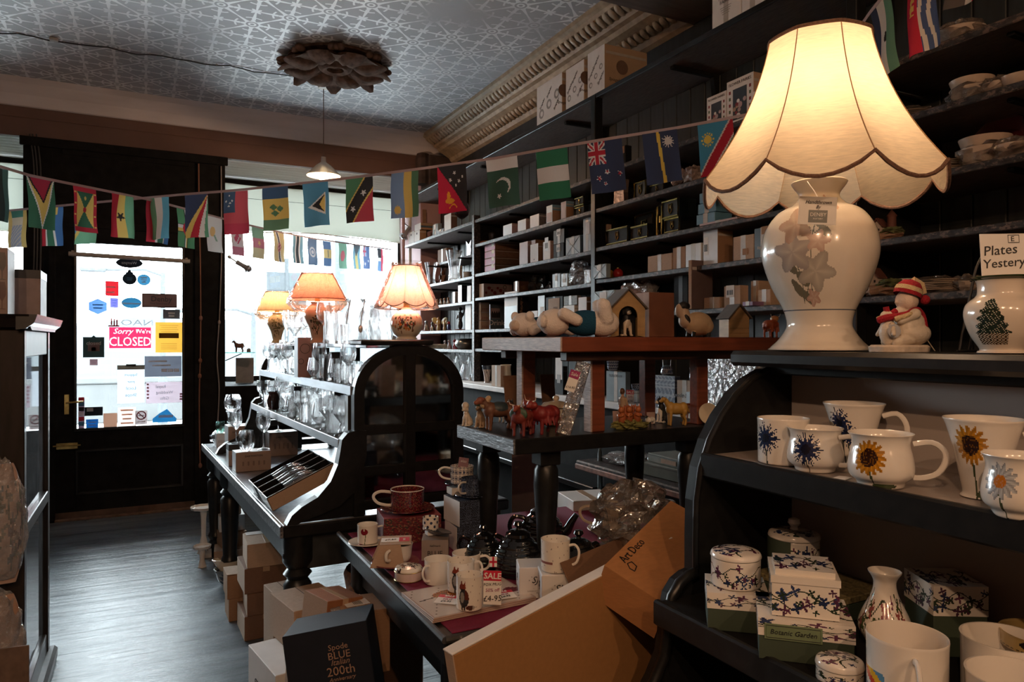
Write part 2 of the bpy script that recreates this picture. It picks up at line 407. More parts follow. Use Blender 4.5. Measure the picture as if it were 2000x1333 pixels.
# cornice on the right wall with two rows of leaf mouldings
cy0, cy1 = 3.10,6.60
cp = [(2.39, CEIL),(2.395, CEIL-.025),(2.42, CEIL-.035),(2.43, CEIL-.055),(2.50, CEIL-.095),(2.515, CEIL-.115),(2.545, CEIL-.125),(2.56, CEIL-.15),(2.60, CEIL-.165),(2.67, CEIL-.205),(2.69, CEIL-.235),(XW, CEIL-.25),(XW, CEIL)]
cor = struct('trim_7', prism([(a, b) for a, b in cp], cy1-cy0, 'xz', cy0), CORN, label='ochre plaster cornice with leaf mouldings')
def leafmesh(w, l, h):
    V, F = [], []
    for i in range(7):
        t = i/6; ww = w*.5*sin(pi*(.12+.83*t))**.7
        for j in range(5):
            s = (j-2)/2
            V.append((s*ww, (t-.5)*l, h*(sin(pi*t)**.6)*(1-.55*s*s)*(1 if j != 2 else .75)+(.25*h if t > .8 else 0)))
    for i in range(6):
        for j in range(4): a = i*5+j; F.append((a, a+1, a+6, a+5))
    return mk('leaf', (V, F), True, 60, recalc=False)
lf1, lf2 = leafmesh(.055,.085,.022), leafmesh(.05,.075,.02)
for row, (a, b, me, sp_) in enumerate((((2.428, CEIL-.055),(2.503, CEIL-.098), lf1,.062),((2.605, CEIL-.168),(2.672, CEIL-.208), lf2,.06))):
    dx, dz = b[0]-a[0], b[1]-a[1]; y = cy0+.03 if row == 0 else cy0+.03
    top = cy1-.02 if row == 0 else 6.15
    while y < top:
        o = ob('leaf', me, CORN, cor); nrm = Vector((-(-dz),0,0))
        xa, ya = Vector((0,1,0)), Vector((dx, 0, dz)).normalized(); za = xa.cross(ya)
        if za.z > 0: xa = -xa
        o.matrix_local = frame(((a[0]+b[0])/2, y, (a[1]+b[1])/2), xa, ya); y += sp_

# ------------------------------------------------------------------ door in the black shop front
dx0, dx1 = -.66,.39
sur = struct('wall_front_surround', join(bx(-.86, dx0, YF, YF+.1,0,3.06), bx(dx1,.62, YF, YF+.1,0,3.06), bx(dx0, dx1, YF+.01, YF+.09,2.40,3.06),
      bx(dx0-.03, dx1+.03, YF-.02, YF, 2.37,2.42), bx(dx0-.03, dx0+.015, YF-.02, YF, 0,2.40), bx(dx1-.015, dx1+.03, YF-.02, YF, 0,2.40),
      bx(dx0+.06, dx1-.06, YF-.004, YF+.01,2.95,3.0), bx(-.88,.64, YF-.03, YF, 2.99,3.06), bx(.595,.625, YF+.08, YB+.1,0,3.08), bx(-.865,-.835, YF+.08, YB+.1,0,3.08)), BLACKM, label='black panelled surround of the shop door')
door = struct('door_1', join(bx(dx0,-.505, YF, YF+.05,.02,2.38), bx(.283, dx1, YF, YF+.05,.02,2.38)), BLACKM, label='black shop door with a tall glass pane')
ob('rail', bx(-.505,.283, YF, YF+.05,.02,.21), BLACKM, door); ob('rail', bx(-.505,.283, YF, YF+.05,.56,.735), BLACKM, door); ob('rail', bx(-.505,.283, YF, YF+.05,2.25,2.38), BLACKM, door)
ob('panel', bx(-.505,.283, YF+.02, YF+.035,.21,.56), BLACKM, door)
ob('panel_moulding', join(bx(-.5,.28, YF-.006, YF+.02,.2,.225,.008), bx(-.5,.28, YF-.006, YF+.02,.545,.57,.008), bx(-.51,-.485, YF-.006, YF+.02,.2,.57,.008), bx(.262,.29, YF-.006, YF+.02,.2,.57,.008)), BLACK, door)
ob('glazing_bead', join(bx(-.52,.3, YF-.012, YF+.01,.715,.742,.006), bx(-.52,-.498, YF-.012, YF+.01,.72,2.26,.006), bx(.276,.298, YF-.012, YF+.01,.72,2.26,.006)), BLACK, door)
ob('pane', bx(-.505,.283, YF+.022, YF+.028,.735,2.25,.001), PANE, door)
hd = ob('handle', mk('handle', join(tube([(-.565, YF-.005,.955),(-.565, YF-.05,.955),(-.55, YF-.055,.957),(-.45, YF-.05,.962)], .0075,8)), True), BRASS, door)
ob('handle_plate', bx(-.585,-.55, YF-.008, YF, .86,1.02), BRASS, hd)
ob('bolt', join(bx(-.64,-.49, YF-.012, YF, .58,.63), xf(tube([(-.66, YF-.02,.62),(-.47, YF-.02,.62)], .006),(0,0,-.01))), BRASS, door)
ob('hinge', bx(-.675,-.655, YF-.012, YF, 1.65,1.75), BLACK, door); ob('kick_scuff', bx(dx0, dx1, YF-.003, YF, .0,.07,.001), pm('scuffed_threshold', (.09,.05,.032),.7, var=.6, scale=9), door)
struct('baseboard_front', join(bx(-.86,.62, YF-.02, YF, 0,.02)), pm('worn_threshold', (.15,.09,.06),.6, var=.5, scale=14), label='worn wooden threshold under the door')
# shop windows
for nm, x0, x1, lab in (('window_1', .62,2.52, 'large shop window to the right of the door'),('window_2', -2.98,-.86, 'large shop window to the left of the door')):
    w = struct(nm, join(bx(x0, x1, YB, YB+.06,1.05,1.10), bx(x0, x1, YB, YB+.06,3.03,3.09), bx(x0, x0+.045, YB, YB+.06,1.05,3.09), bx(x1-.045, x1, YB, YB+.06,1.05,3.09)), BLACK, label=lab)
    ob('pane', bx(x0+.04, x1-.04, YB+.025, YB+.031,1.09,3.04,.001), PANE, w)
# roller blinds
BLIND = cloth('blind_linen', (.46,.49,.42),.2, False, 500)
def blind(x0, x1, zb, lab, dip):
    V, F = [], []; nx, nz = 24,10
    for i in range(nx+1):
        for j in range(nz+1):
            s = i/nx; z = 3.0-(3.0-(zb+dip*sin(pi*s)))*j/nz
            V.append((x0+(x1-x0)*s, 7.52+.012*sin(s*9+j*.3)-(.02 if j == nz else 0), z))
    for i in range(nx):
        for j in range(nz): a = i*(nz+1)+j; F.append((a, a+1, a+nz+2, a+nz+1))
    t = thing('roller_blind', lab, 'blind', ((x0+x1)/2,7.52,2.5)); t0 = Vector(t.location)
    ob('fabric', mk('fabric', (V, F), True, None, recalc=False), BLIND, t, -t0)
    ob('roller', mk('roller', tube([(x0-.02,7.54,3.02),(x1+.02,7.54,3.02)], .026,12), True), BLACKM, t, -t0)
    ob('hem_bar', mk('hem_bar', tube([(x0,7.51, zb+.0),((x0+x1)/2,7.51, zb+dip),(x1,7.51, zb)], .006), True), SOFF, t, -t0)
    ob('seam', bx(x0, x1,7.505,7.51,2.86,2.863,.001), BLACKM, t, -t0)
blind(.68,2.46,2.52, 'pale linen roller blind half drawn in the right shop window', .04)
blind(-2.9,-.93,2.40, 'pale roller blind in the left shop window behind the bunting', .03)

# ------------------------------------------------------------------ outside: pavement, wall, sea, hills
struct('pavement_ground', bx(-40,40,7.8,30,-.25,-.15,.01), pm('pale_pavement', (.5,.5,.5),.8, var=.05), label='pale pavement and road outside')
sea = struct('sea_ground', bx(-300,300,30,300,-1.2,-.9,.01), pm('pale_sea', (.046,.051,.053),1, spec=0, var=.04, scale=.2), label='pale sea beyond the promenade')
ql = single('sea_wall', join(bx(-40,40,16,16.35,-.15,.62,.02), bx(-40,40,15.95,16.4,.62,.74,.02)), pm('white_wall_outside', (.066,.068,.068),1, spec=0, var=.08, scale=2), 'low white promenade wall seen through the shop door', 'wall')
def hill(x0, x1, y, h, nm, lab, seed):
    rnd = random.Random(seed); n = 26; out = [(x0,-1.2)]
    for i in range(n+1):
        s = i/n; out.append((x0+(x1-x0)*s, -1.0+h*(sin(pi*s)**.5)*(.7+.3*rnd.random())))
    out.append((x1,-1.2))
    # ridge given a real slope towards the viewer
    V = [(a, y, b) for a, b in out]+[(a, y-25*max(0, b+1)/h, -1.1) for a, b in out]; m = len(out)
    F = [(i, i+1, m+i+1, m+i) for i in range(m-1)]
    single('hill', (V, F), pm('hazy_hill', (.052,.06,.065),1, spec=0, var=.06, scale=.02), lab, 'hill')
hill(-150,110,200,9, 'hill', 'low hazy blue hill far across the water', 4)
def lamppost(x, y, h, lab):
    t = thing('street_lamp', lab, 'street lamp', (x, y, -.15)); g = pm('grey_lamp_post', (.058,.063,.067),1, spec=0)
    ob('pole', mk('pole', lathe([(0,0),(.09,0),(.08,.9),(.05,1.0),(.04, h),(0, h)], 10), True), g, t)
    ob('arm', mk('arm', tube([(0,0, h-.05),(-.3,0, h+.05),(-1.0,0, h+.02)], .03), True), g, t)
    ob('lantern', xf(cbox(.42,.16,.08,.03),(-1.15,0, h-.03)), g, t)
p = P(495,660, Y=14.5); lamppost(p.x, 14.5,2.15, 'grey street lamp outside beyond the yellow lamp')
p = P(318,660, Y=15.2); lamppost(p.x, 15.2,2.9, 'grey street lamp outside behind the door glass')
p = P(560,600, Y=13.5); t = thing('road_sign', 'back of a grey road sign outside the right window', 'sign', (p.x, 13.5,-.15)); g = pm('grey_sign', (.042,.046,.049),1, spec=0)
ob('pole', mk('pole', lathe([(0,0),(.04,0),(.04,3.1),(0,3.1)], 8), True), g, t); ob('sign_plate', bx(-.35,.35,-.02,.02,2.2,2.85), g, t)
p = P(668,600, Y=10.5); single('street_pole', mk('street_pole', lathe([(0,0),(.12,0),(.11,1),(.1,5.4),(0,5.5)], 12), True), pm('pale_blue_pole', (.066,.073,.078),1, spec=0), 'broad pale pole outside behind the right window', 'pole', (p.x, 10.5,-.15))

# ------------------------------------------------------------------ ceiling rose, cable, pendant lamp
rc = P(655,120, Z=CEIL); ROSE = pm('brown_plaster_rose', (.125,.08,.06),.95, spec=.05, var=.45, scale=22, bump=.2)
t = thing('ceiling_rose', 'brown moulded plaster rose with acanthus leaves on the ceiling', 'ceiling rose', (rc.x, rc.y, CEIL))
ob('backing_disc', mk('backing_disc', lathe([(0,0),(.33,0),(.335,-.02),(.22,-.035),(0,-.04)], 40), True), ROSE, t)
ob('ring', mk('ring', lathe([(.05,-.03),(.06,-.065),(.09,-.075),(.115,-.06),(.125,-.035)], 32), True), ROSE, t)
ob('boss', mk('boss', lathe([(0,-.05),(.012,-.048),(.015,-.035),(.05,-.03)], 16), True), ROSE, t)
def petal(l, w, h, curl):
    V, F = [], []
    for i in range(9):
        s = i/8; ww = w*.5*(sin(pi*(.1+.88*s))**.6)*(.55+.6*s)
        for j in range(7):
            q = (j-3)/3
            V.append((.11+l*s, q*ww, -(.03+h*sin(pi*min(1, s*1.05))**.7*(1-.75*q*q)*(1-.25*(j == 3))+curl*max(0, s-.7))))
    n0 = len(V)
    for i in range(8):
        for j in range(6): a = i*7+j; F.append((a, a+1, a+8, a+7))
    return mk('leaf', (V, F), True, 60, recalc=False)
pa, pb = petal(.265,.25,.085,.12), petal(.285,.17,.05,.25)
curl = mk('scroll', join(ellipsoid((.36,.02,-.035),(.045,.028,.025)), ellipsoid((.345,-.035,-.035),(.03,.03,.025)), ellipsoid((.375,-.01,-.045),(.025,.02,.02))), True)
for k in range(8):
    ob('leaf', pa, ROSE, t, rot=(0,0, k*pi/4+.2)); ob('small_leaf', pb, ROSE, t, rot=(0,0, k*pi/4+.2+pi/8)); ob('scroll', curl, ROSE, t, rot=(0,0, k*pi/4+.2+pi/8))
ca, cb = P(-60,51, Z=CEIL), P(590,150, Z=CEIL)
pts = [ca.lerp(cb, i/24)+Vector((0,.02*sin(i*1.3),-.006-.004*(i % 3))) for i in range(25)]
t = thing('ceiling_cable', 'thin black electric cable clipped across the patterned ceiling', 'cable', pts[12])
ob('cable', mk('cable', tube([q-pts[12] for q in pts], .0045,6), True), INK, t)
for i in (3,6,12,17,21): ob('clip', cbox(.014,.012,.012,.002), pm('clip_plastic', (.4,.38,.36),.4), t, pts[i]-pts[12])
q = P(105,73, Z=CEIL)
ob('connector', cbox(.05,.035,.02,.004), pm('clip_plastic', (.4,.38,.36),.4), t, Vector((q.x, q.y, CEIL-.024))-pts[12])

def add_bulb(parent, loc, power, col, r=.03):
    l = bpy.data.lights.new('bulb_light', 'POINT'); l.energy = power; l.color = col; l.shadow_soft_size = r
    o = bpy.data.objects.new('bulb_light', l); COL.objects.link(o); o.location = loc; o.parent = parent; return o
WARM = (1.0,.60,.30)
SHW = pm('white_lamp_glass', (.75,.68,.58),.35, var=.04, trans=.3)
BULB = emis('lit_bulb', (1,.78,.5),14)
def pendant(x, y, zb, lab, power):
    t = thing('pendant_lamp', lab, 'lamp', (x, y, CEIL))
    ob('ceiling_plate', mk('ceiling_plate', lathe([(0,0),(.045,0),(.04,-.02),(0,-.025)], 20), True), SHW, t)
    ob('flex', mk('flex', tube([(0,0,-.02),(0,0, zb+.14-CEIL)], .0035,6), True), pm('brown_flex', (.12,.08,.06),.5), t)
    s = ob('shade', mk('shade', lathe([(.018, zb+.145-CEIL),(.02, zb+.105-CEIL),(.06, zb+.075-CEIL),(.132, zb-CEIL),(.130, zb-.004-CEIL),(.056, zb+.07-CEIL),(.016, zb+.1-CEIL)], 36), True), SHW, t)
    ob('holder', mk('holder', lathe([(0,.15),(.012,.15),(.016,.1),(.016,.06),(0,.06)], 12), True), pm('brown_flex', (.12,.08,.06),.5), t, (0,0, zb-CEIL))
    ob('bulb', mk('bulb', lathe([(0,.06),(.015,.055),(.02,.03),(.036,-.005),(.034,-.03),(.02,-.045),(0,-.05)], 18), True), BULB, t, (0,0, zb-CEIL))
    add_bulb(t, (0,0, zb-.062-CEIL), power, (1,.59,.34),.02)
q = P(632,168, Z=CEIL); pendant(q.x, q.y, 2.755, 'white conical pendant lamp hanging by the window', 14)
for i, (x, y) in enumerate(((-.75,-.5),(-.3,-1.4),(.25,-2.4))):
    pendant(x, y, 2.75,('white conical pendant lamp at the near end of the shop', 'white conical pendant lamp in the middle of the shop', 'white conical pendant lamp at the rear of the shop')[i], 38)

# ================================================================== WALL SHELVING (right wall)
XS = 2.32; BAY = [6.93,5.215,3.50,1.785,.07,-1.645]
SH = {0: [2.41,2.19,1.97,1.77,1.54,1.377], 1: [2.41,2.215,1.98,1.79,1.54,1.39], 2: [2.42,2.215,1.99,1.805,1.60], 3: [2.43,2.225,2.01,1.81,1.61], 4: [2.43,2.22,2.0,1.81,1.6]}
TOPZ, CTR = 2.886,1.13
unit = thing('wall_shelving', 'tall black wall shelving with worn edges along the right wall', 'shelving', (XW, 3.5,0)); U0 = Vector((XW, 3.5,0))
def upart(n, vf, m): return ob(n, vf, m, unit, -U0)
for i, y in enumerate(BAY[:-1]):
    if i: upart('post', bx(XS-.005, XS+.05, y-.022, y+.022, CTR, 2.45 if i < 2 else 2.88), EDGE if i < 2 else BLACK)
    if i: upart('divider', bx(XS+.05, XW-.01, y-.01, y+.01, CTR, 2.40), BLACKM)
for i in range(5):
    y1, y0 = BAY[i]-.012, BAY[i+1]+.012
    for k, z in enumerate(SH[i]):
        a, b = y0, y1
        x0 = XS
        if i == 1 and k == 3: b = y1
        if i == 0 and k == 1: b = 6.35; x0 = XS+.15
        if i == 0 and k in (3,): b = 6.5
        upart('shelf', bx(x0+.012, XW, a, b, z-.022, z, .002), SHELFW)
        upart('shelf_edge', bx(x0, x0+.014, a, b, z-.024, z+.001,.003), EDGE)
    for yy in (y0+.45, y1-.5):
        for z in SH[i][:3]: upart('bracket', join(bx(XS+.06, XW, yy-.012, yy+.012, z-.035, z-.022), bx(XW-.03, XW, yy-.012, yy+.012, z-.12, z-.03)), BLACKM)
upart('top_shelf', bx(XS+.012, XW, -1.6,7.0, TOPZ-.022, TOPZ), SHELFW); upart('top_shelf_edge', bx(XS, XS+.014,-1.6,7.0, TOPZ-.026, TOPZ+.001), BLACK)
for y in (6.2,5.25,3.95,2.9,1.9,.9): upart('bracket', join(bx(XS+.08, XW, y-.015, y+.015, TOPZ-.04, TOPZ-.022), prism([(XW, TOPZ-.04),(XW-.05, TOPZ-.04),(XW-.03, TOPZ-.2),(XW, TOPZ-.25)], .03, 'xz', y-.015)), BLACKM)
upart('counter_shelf', bx(2.16, XW, -1.6,6.9, CTR-.035, CTR, .004), pm('white_lined_shelf', (.62,.58,.55),.55, var=.08)); upart('counter_front', bx(2.2,2.24,-1.6,6.9,0.0, CTR-.035), BLACKM)
# back boards, tongue-and-groove planks
me = mk('back_board', xf(cbox(.012,.112,1.73,.004),(0,0,0))); y = -1.55
BB = pm('back_board_paint', (.022,.025,.024),.42, var=.6, scale=5, stretch=(1,4,.5), bump=.1)
while y < 6.85: ob('back_board', me, BB, unit, Vector((XW-.008, y, CTR))-U0); y += .118
# long worn base counter under the shelving
t = thing('base_counter', 'long worn black counter below the wall shelving', 'counter', (2.2,1.0,0)); t0 = Vector((2.2,1.0,0))
ob('counter_top', bx(1.77,2.19,-1.6,2.82,.865,.9,.006), EDGE, t, -t0); ob('counter_lip', bx(1.765,1.79,-1.6,2.82,.86,.885,.004), pm('rubbed_brown_edge', (.2,.09,.055),.5, var=.5, scale=30), t, -t0)
ob('front_panel', bx(1.9,1.93,-1.6,2.78,0,.865), BLACKM, t, -t0); ob('end_panel', bx(1.9,2.19,2.75,2.78,0,.865), BLACKM, t, -t0)
for y in (-.5,.6,1.7): ob('leg', mk('leg', xf(lathe([(0,0),(.03,0),(.022,.1),(.035,.3),(.022,.6),(.035,.75),(.035,.86),(0,.86)], 14),(1.84, y, 0)), True), BLACK, t, -t0)
t = thing('rear_counter', 'low black counter under the shelving by the window', 'counter', (2.4,4.8,0)); t0 = Vector((2.4,4.8,0))
ob('counter_top', bx(1.95,2.19,2.95,6.6,.7,.73,.004), BLACK, t, -t0); ob('front_panel', bx(2.05,2.08,2.95,6.6,0,.7), BLACKM, t, -t0)

# ================================================================== TABLE + ARCHED GLASSWARE STAND
TZ = .75; RT = radians(2.6)
def turned(h, r):
    return lathe([(0,0),(r*.7,0),(r*.75,.04*h),(r*.5,.06*h),(r*.85,.1*h),(r*.9,.13*h),(r*.6,.16*h),(r*.95,.2*h),(r*.72,.24*h),(r*.9,.55*h),(r*.98,.72*h),(r*.7,.75*h),(r, .78*h),(r*.7,.81*h),(r*1.05,.85*h),(r*1.05, h),(0, h)], 20)
TA = Vector((.46,2.80,0))      # near aisle corner of the long table
STEEL = pm('steel_edged_top', (.24,.25,.27),.33,.5, var=.3, scale=30, wear=(.12,.12,.13), wth=.6, wscale=30)
tab = thing('glassware_table', 'long dark table with a pale steel edge under the glassware stand', 'table', TA, RT)
TL, TW = 2.5,.98
ob('table_top', bx(0, TW, 0, TL, TZ-.05, TZ-.004,.006), BLACK, tab); ob('top_covering', bx(.004, TW-.01,.01, TL-.01, TZ-.006, TZ, .002), STEEL, tab)
ob('edge_strip', bx(-.012,.002,-.006, TL, TZ-.045, TZ+.002,.005), pm('worn_metal_edge', (.25,.25,.26),.33,.7, var=.5, scale=50, wear=(.02,.02,.02), wth=.55, wscale=60), tab)
ob('apron', join(bx(.05,.07,.05, TL-.05, TZ-.19, TZ-.05), bx(.05, TW-.05,.05,.07, TZ-.19, TZ-.05), bx(.05, TW-.05, TL-.07, TL-.05, TZ-.19, TZ-.05)), pm('slate_apron', (.03,.034,.038),.4, var=.3), tab)
lm = mk('leg', turned(TZ-.05,.055), True)
for x, y in ((.07,.07),(.07, TL*.5+.55),(.07, TL-.08),(TW-.07,.07),(TW-.07, TL-.08)): ob('leg', lm, BLACK, tab, (x, y, 0))
ob('drawer_knob', mk('drawer_knob', ellipsoid((0,0,0),(.02,.02,.022)), True), BLACK, tab, (.03,.06, TZ-.13))

def arc(cx, cz, rx, rz, a0, a1, n=14): return [(cx+rx*cos(radians(a0+(a1-a0)*i/n)), cz+rz*sin(radians(a0+(a1-a0)*i/n))) for i in range(n+1)]
# stand local frame: x across (0 = aisle face of the arch), y along, z above table top
MIRR = pm('spotted_mirror', (.34,.32,.30),.06,1.0, var=.15, scale=30, wear=(.05,.035,.025), wth=.66, wscale=30)
def arch_frame(parent, y, w, h, t, bracket=True, panes=True, arch_r=.2):
    """round-topped end panel with glazing bars and the S-shaped foot on the aisle side"""
    z0 = h-arch_r; bw = .042
    outer = [(0,0),(0, z0)]+arc(w/2, z0, w/2, arch_r, 180,0,20)+[(w, 0)]
    inner = [(bw, 0),(bw, z0)]+arc(w/2, z0, w/2-bw, arch_r-bw, 180,0,20)+[(w-bw, 0)]
    e = ob('end_panel', join(strip(outer, inner, t, 'xz', y)), BLACK, parent)
    # bars
    ob('bar', bx(w/2-.022, w/2+.022, y+.002, y+t-.002,0, h-bw+.01), BLACK, parent)
    for z in (.02,.155,.32): ob('bar', bx(bw-.01, w-bw+.01, y+.003, y+t-.003, z, z+.038), BLACK, parent)
    if panes: ob('mirror_pane', bx(bw-.005, w-bw+.005, y+t*.5, y+t*.5+.004,.02, z0,.001), MIRR, parent); ob('mirror_pane', strip([(bw, z0)]+arc(w/2, z0, w/2-bw, arch_r-bw, 180,0,20)+[(w-bw, z0)], [(bw, z0-.001)]+[(q[0], z0-.001) for q in arc(w/2, z0, w/2-bw, arch_r-bw, 180,0,20)]+[(w-bw, z0-.001)], .004, 'xz', y+t*.5), MIRR, parent)
    if bracket:
        o2 = [(.05,.34),(.012,.345),(-.028,.335),(-.05,.31),(-.056,.27),(-.066,.215),(-.095,.15),(-.145,.095),(-.205,.065),(-.243,.035),(-.262,0)]
        i2 = [(.05,.33),(.05,.3),(.05,.29),(.05,.27),(.05,.24),(.03,.17),(.0,.1),(-.06,.05),(-.13,.028),(-.19,.012),(-.222,0)]
        ob('scroll_foot', strip(o2, i2, t+.01, 'xz', y-.005), BLACK, parent)
        ob('foot_panel', prism([(.05,.29),(.05,.24),(.03,.17),(0,.1),(-.06,.05),(-.13,.028),(-.19,.012),(-.22,0),(.05,0)], .006, 'xz', y+t*.4), pm('foot_panel_black', (.01,.01,.011),.25), parent)
SA = Vector((.735,2.815, TZ+.0015)); SLEN, SW, SHH = 2.0,.48,.70
st = thing('glassware_stand', 'black arched shelf stand full of glassware on the long table', 'display stand', SA, RT)
arch_frame(st, 0, SW, SHH-.015,.04); arch_frame(st, SLEN-.04, SW, SHH-.015,.04, panes=False)
ob('top_ledge', bx(.02, SW-.15,-.03,.14, SHH-.018, SHH+.004,.006), BLACK, st)
MET = pm('brushed_shelf_lip', (.55,.57,.6),.3,.8, var=.15, scale=30, stretch=(1,.2,1))
for z, x0, x1 in ((.305,-.055, SW-.04),(.515,-.005, SW-.04),(.685,.06, SW-.06)):
    ob('shelf', bx(x0+.004, x1,.035, SLEN-.035, z-.016, z, .002), thinglass('shelf_glass', (.85,.9,.88),.1,.02, haze=.25, hcol=(.5,.52,.53)), st)
    if z < .6: ob('shelf_lip', bx(x0, x0+.005,.035, SLEN-.035, z-.034, z+.003,.002), MET, st)
    else: ob('shelf_lip', bx(x0, x0+.005,.035, SLEN-.035, z-.014, z+.002,.002), MET, st)
for yy in (.6,1.3): ob('centre_post', bx(SW-.07, SW-.04, yy, yy+.03,0, SHH-.02), BLACK, st)

# ================================================================== MIDDLE TABLE AND TWO-TIER STAND
MT = thing('display_table', 'black table with a red cloth and china in the middle of the shop', 'table', (.63,1.6,0)); m0 = Vector((.63,1.6,0))
MX1 = 1.72
ob('table_top', bx(.63, MX1,1.58,2.62, TZ-.075, TZ-.004,.006), BLACK, MT, -m0)
ob('edge_moulding', mk('edge_moulding', join(tube([(.628,1.575, TZ-.006),(.628,2.625, TZ-.006)], .009,8), tube([(.628,1.577, TZ-.006),(MX1,1.577, TZ-.006)], .009,8)), True), pm('scuffed_edge', (.05,.05,.052),.35, var=.4, scale=50, wear=(.3,.28,.27), wth=.6, wscale=40), MT, -m0)
ob('red_cloth', bx(.655, MX1-.01,1.60,2.6, TZ-.005, TZ-.001,.001), pm('magenta_cloth', (.17,.008,.042),.9, var=.12, scale=200, bump=.1), MT, -m0)
for x, y in ((.70,1.66),(.70,2.54),(1.65,1.66),(1.65,2.54)): ob('leg', mk('leg', turned(TZ-.075,.045), True), BLACK, MT, Vector((x, y, 0))-m0)
ob('apron', join(bx(.68,.70,1.62,2.58, TZ-.17, TZ-.07), bx(.68,1.67,1.62,1.64, TZ-.17, TZ-.07)), BLACK, MT, -m0)

WOOD = pm('varnished_red_wood', (.17,.045,.022),.35, var=.3, scale=9, stretch=(.6,8,8), bump=.05, coat=.15)
WEND = pm('daylit_end_grain', (.42,.33,.3),.5, var=.3, scale=25, stretch=(8,1,8), bump=.2, wear=(.16,.11,.09), wth=.6, wscale=22)  # end grain and post faces, window light put into the paler colour
tier = thing('tiered_stand', 'two-tier wooden stand with a red varnished top board', 'display stand', (1.5,2.0, TZ)); t0 = Vector((1.5,2.0, TZ))
UZ, LZ = 1.462,1.17
def tp(n, vf, m): return ob(n, vf, m, tier, -t0)
tp('top_board', bx(1.055,2.04,1.75,2.29, UZ-.044, UZ, .003), WOOD); tp('board_end', bx(1.05,1.056,1.752,2.288, UZ-.043, UZ-.001,.002), WEND)
tp('batten', bx(1.10,2.0,1.80,1.84, UZ-.072, UZ-.044), pm('dark_batten', (.06,.025,.018),.5)); tp('batten', bx(1.10,2.0,2.2,2.24, UZ-.072, UZ-.044), pm('dark_batten', (.06,.025,.018),.5))
tp('lower_board', bx(.936,1.755,1.81,2.23, LZ-.045, LZ, .003), BLACK); tp('lower_board_end', bx(.93,.937,1.812,2.228, LZ-.044, LZ-.001,.002), pm('greyed_end_grain', (.1,.105,.115),.45,.2, var=.5, scale=25, stretch=(6,1,6), bump=.4, wear=(.4,.42,.45), wth=.55, wscale=40))
for x, y in ((1.235,1.86),(1.15,2.15)):
    tp('post', bx(x-.02, x+.028, y-.02, y+.02, LZ, UZ-.04), WOOD); tp('post_face', bx(x-.025, x-.019, y-.02, y+.02, LZ, UZ-.04), WEND)
for x, y in ((1.66,1.87),(1.66,2.15)): tp('post', bx(x-.02, x+.028, y-.02, y+.02, LZ, UZ-.04), WOOD)
LEGB = lathe([(0,0),(.022,0),(.026,.05),(.03,.15),(.038,.27),(.036,.315),(.028,.33),(0,.33)], 16)
for x, y in ((1.07,1.87),(1.02,2.17),(1.62,1.87),(1.62,2.17)):
    tp('leg', mk('leg', join(xf(LEGB, (x, y, TZ+.001)), bx(x-.034, x+.034, y-.03, y+.03, TZ+.33, LZ-.043)), True), BLACK)

# ================================================================== NEAR CHINA DRESSER (right foreground)
dr = thing('china_dresser', 'black arched china dresser with white backing in the foreground', 'dresser', (1.2,1.2,.0)); t0 = Vector((1.2,1.2,0))
def dp(n, vf, m, sm=False): return ob(n, mk(n, vf, sm), m, dr, -t0)
DZ1, DZ2, DTOP = 1.207,.915,1.428
arcp = [(1.43,1.388),(1.30,1.388),(1.245,1.386),(1.195,1.365),(1.15,1.333),(1.108,1.288),(1.074,1.238),(1.05,1.18),(1.038,1.11),(1.036,1.03),(1.036,.965)]
foot = [(1.036,.96),(1.02,.957),(.996,.945),(.975,.92),(.964,.88),(.962,.84),(.955,.80),(.93,.755),(.9,.715),(.87,.69)]
outl = arcp+foot+[(.87,.66),(1.43,.66)]
dp('end_panel', prism(outl, .035, 'xz', 1.175), BLACK)
dp('end_moulding', tube([(a, 1.1745, b) for a, b in arcp[1:]], .007,8), BLACK, True); dp('end_moulding', tube([(a-.004,1.172, b) for a, b in foot], .012,10), BLACK, True)
dp('top_board', bx(1.185,1.46,-.3,1.235, DTOP-.034, DTOP, .009), pm('rubbed_black_top', (.014,.013,.013),.32, var=.4, scale=30, bump=.1, wear=(.12,.06,.03), wth=.66, wscale=10))
dp('frieze', bx(1.25,1.27,-.3,1.19,1.375, DTOP-.034), BLACK)
dp('back_board', bx(1.322,1.335,-.3,1.178,.70,1.39), pm('white_backing_board', (.42,.37,.34),.6, var=.08, scale=4))
for z, x0 in ((DZ1,1.06),(DZ2,.935)):
    dp('shelf', bx(x0,1.322,-.3,1.176, z-.012, z, .002), pm('white_shelf_lining', (.36,.31,.28),.3, var=.08) if z > 1 else BLACKM)
    dp('shelf_rail', bx(x0-.012, x0+.004,-.3,1.176, z-.045, z+.006,.006), BLACK)
dp('base', bx(.86,1.43,-.3,1.21,.60,.665), BLACK); dp('plinth', bx(.93,1.43,-.3,1.18,0,.6), BLACKM)

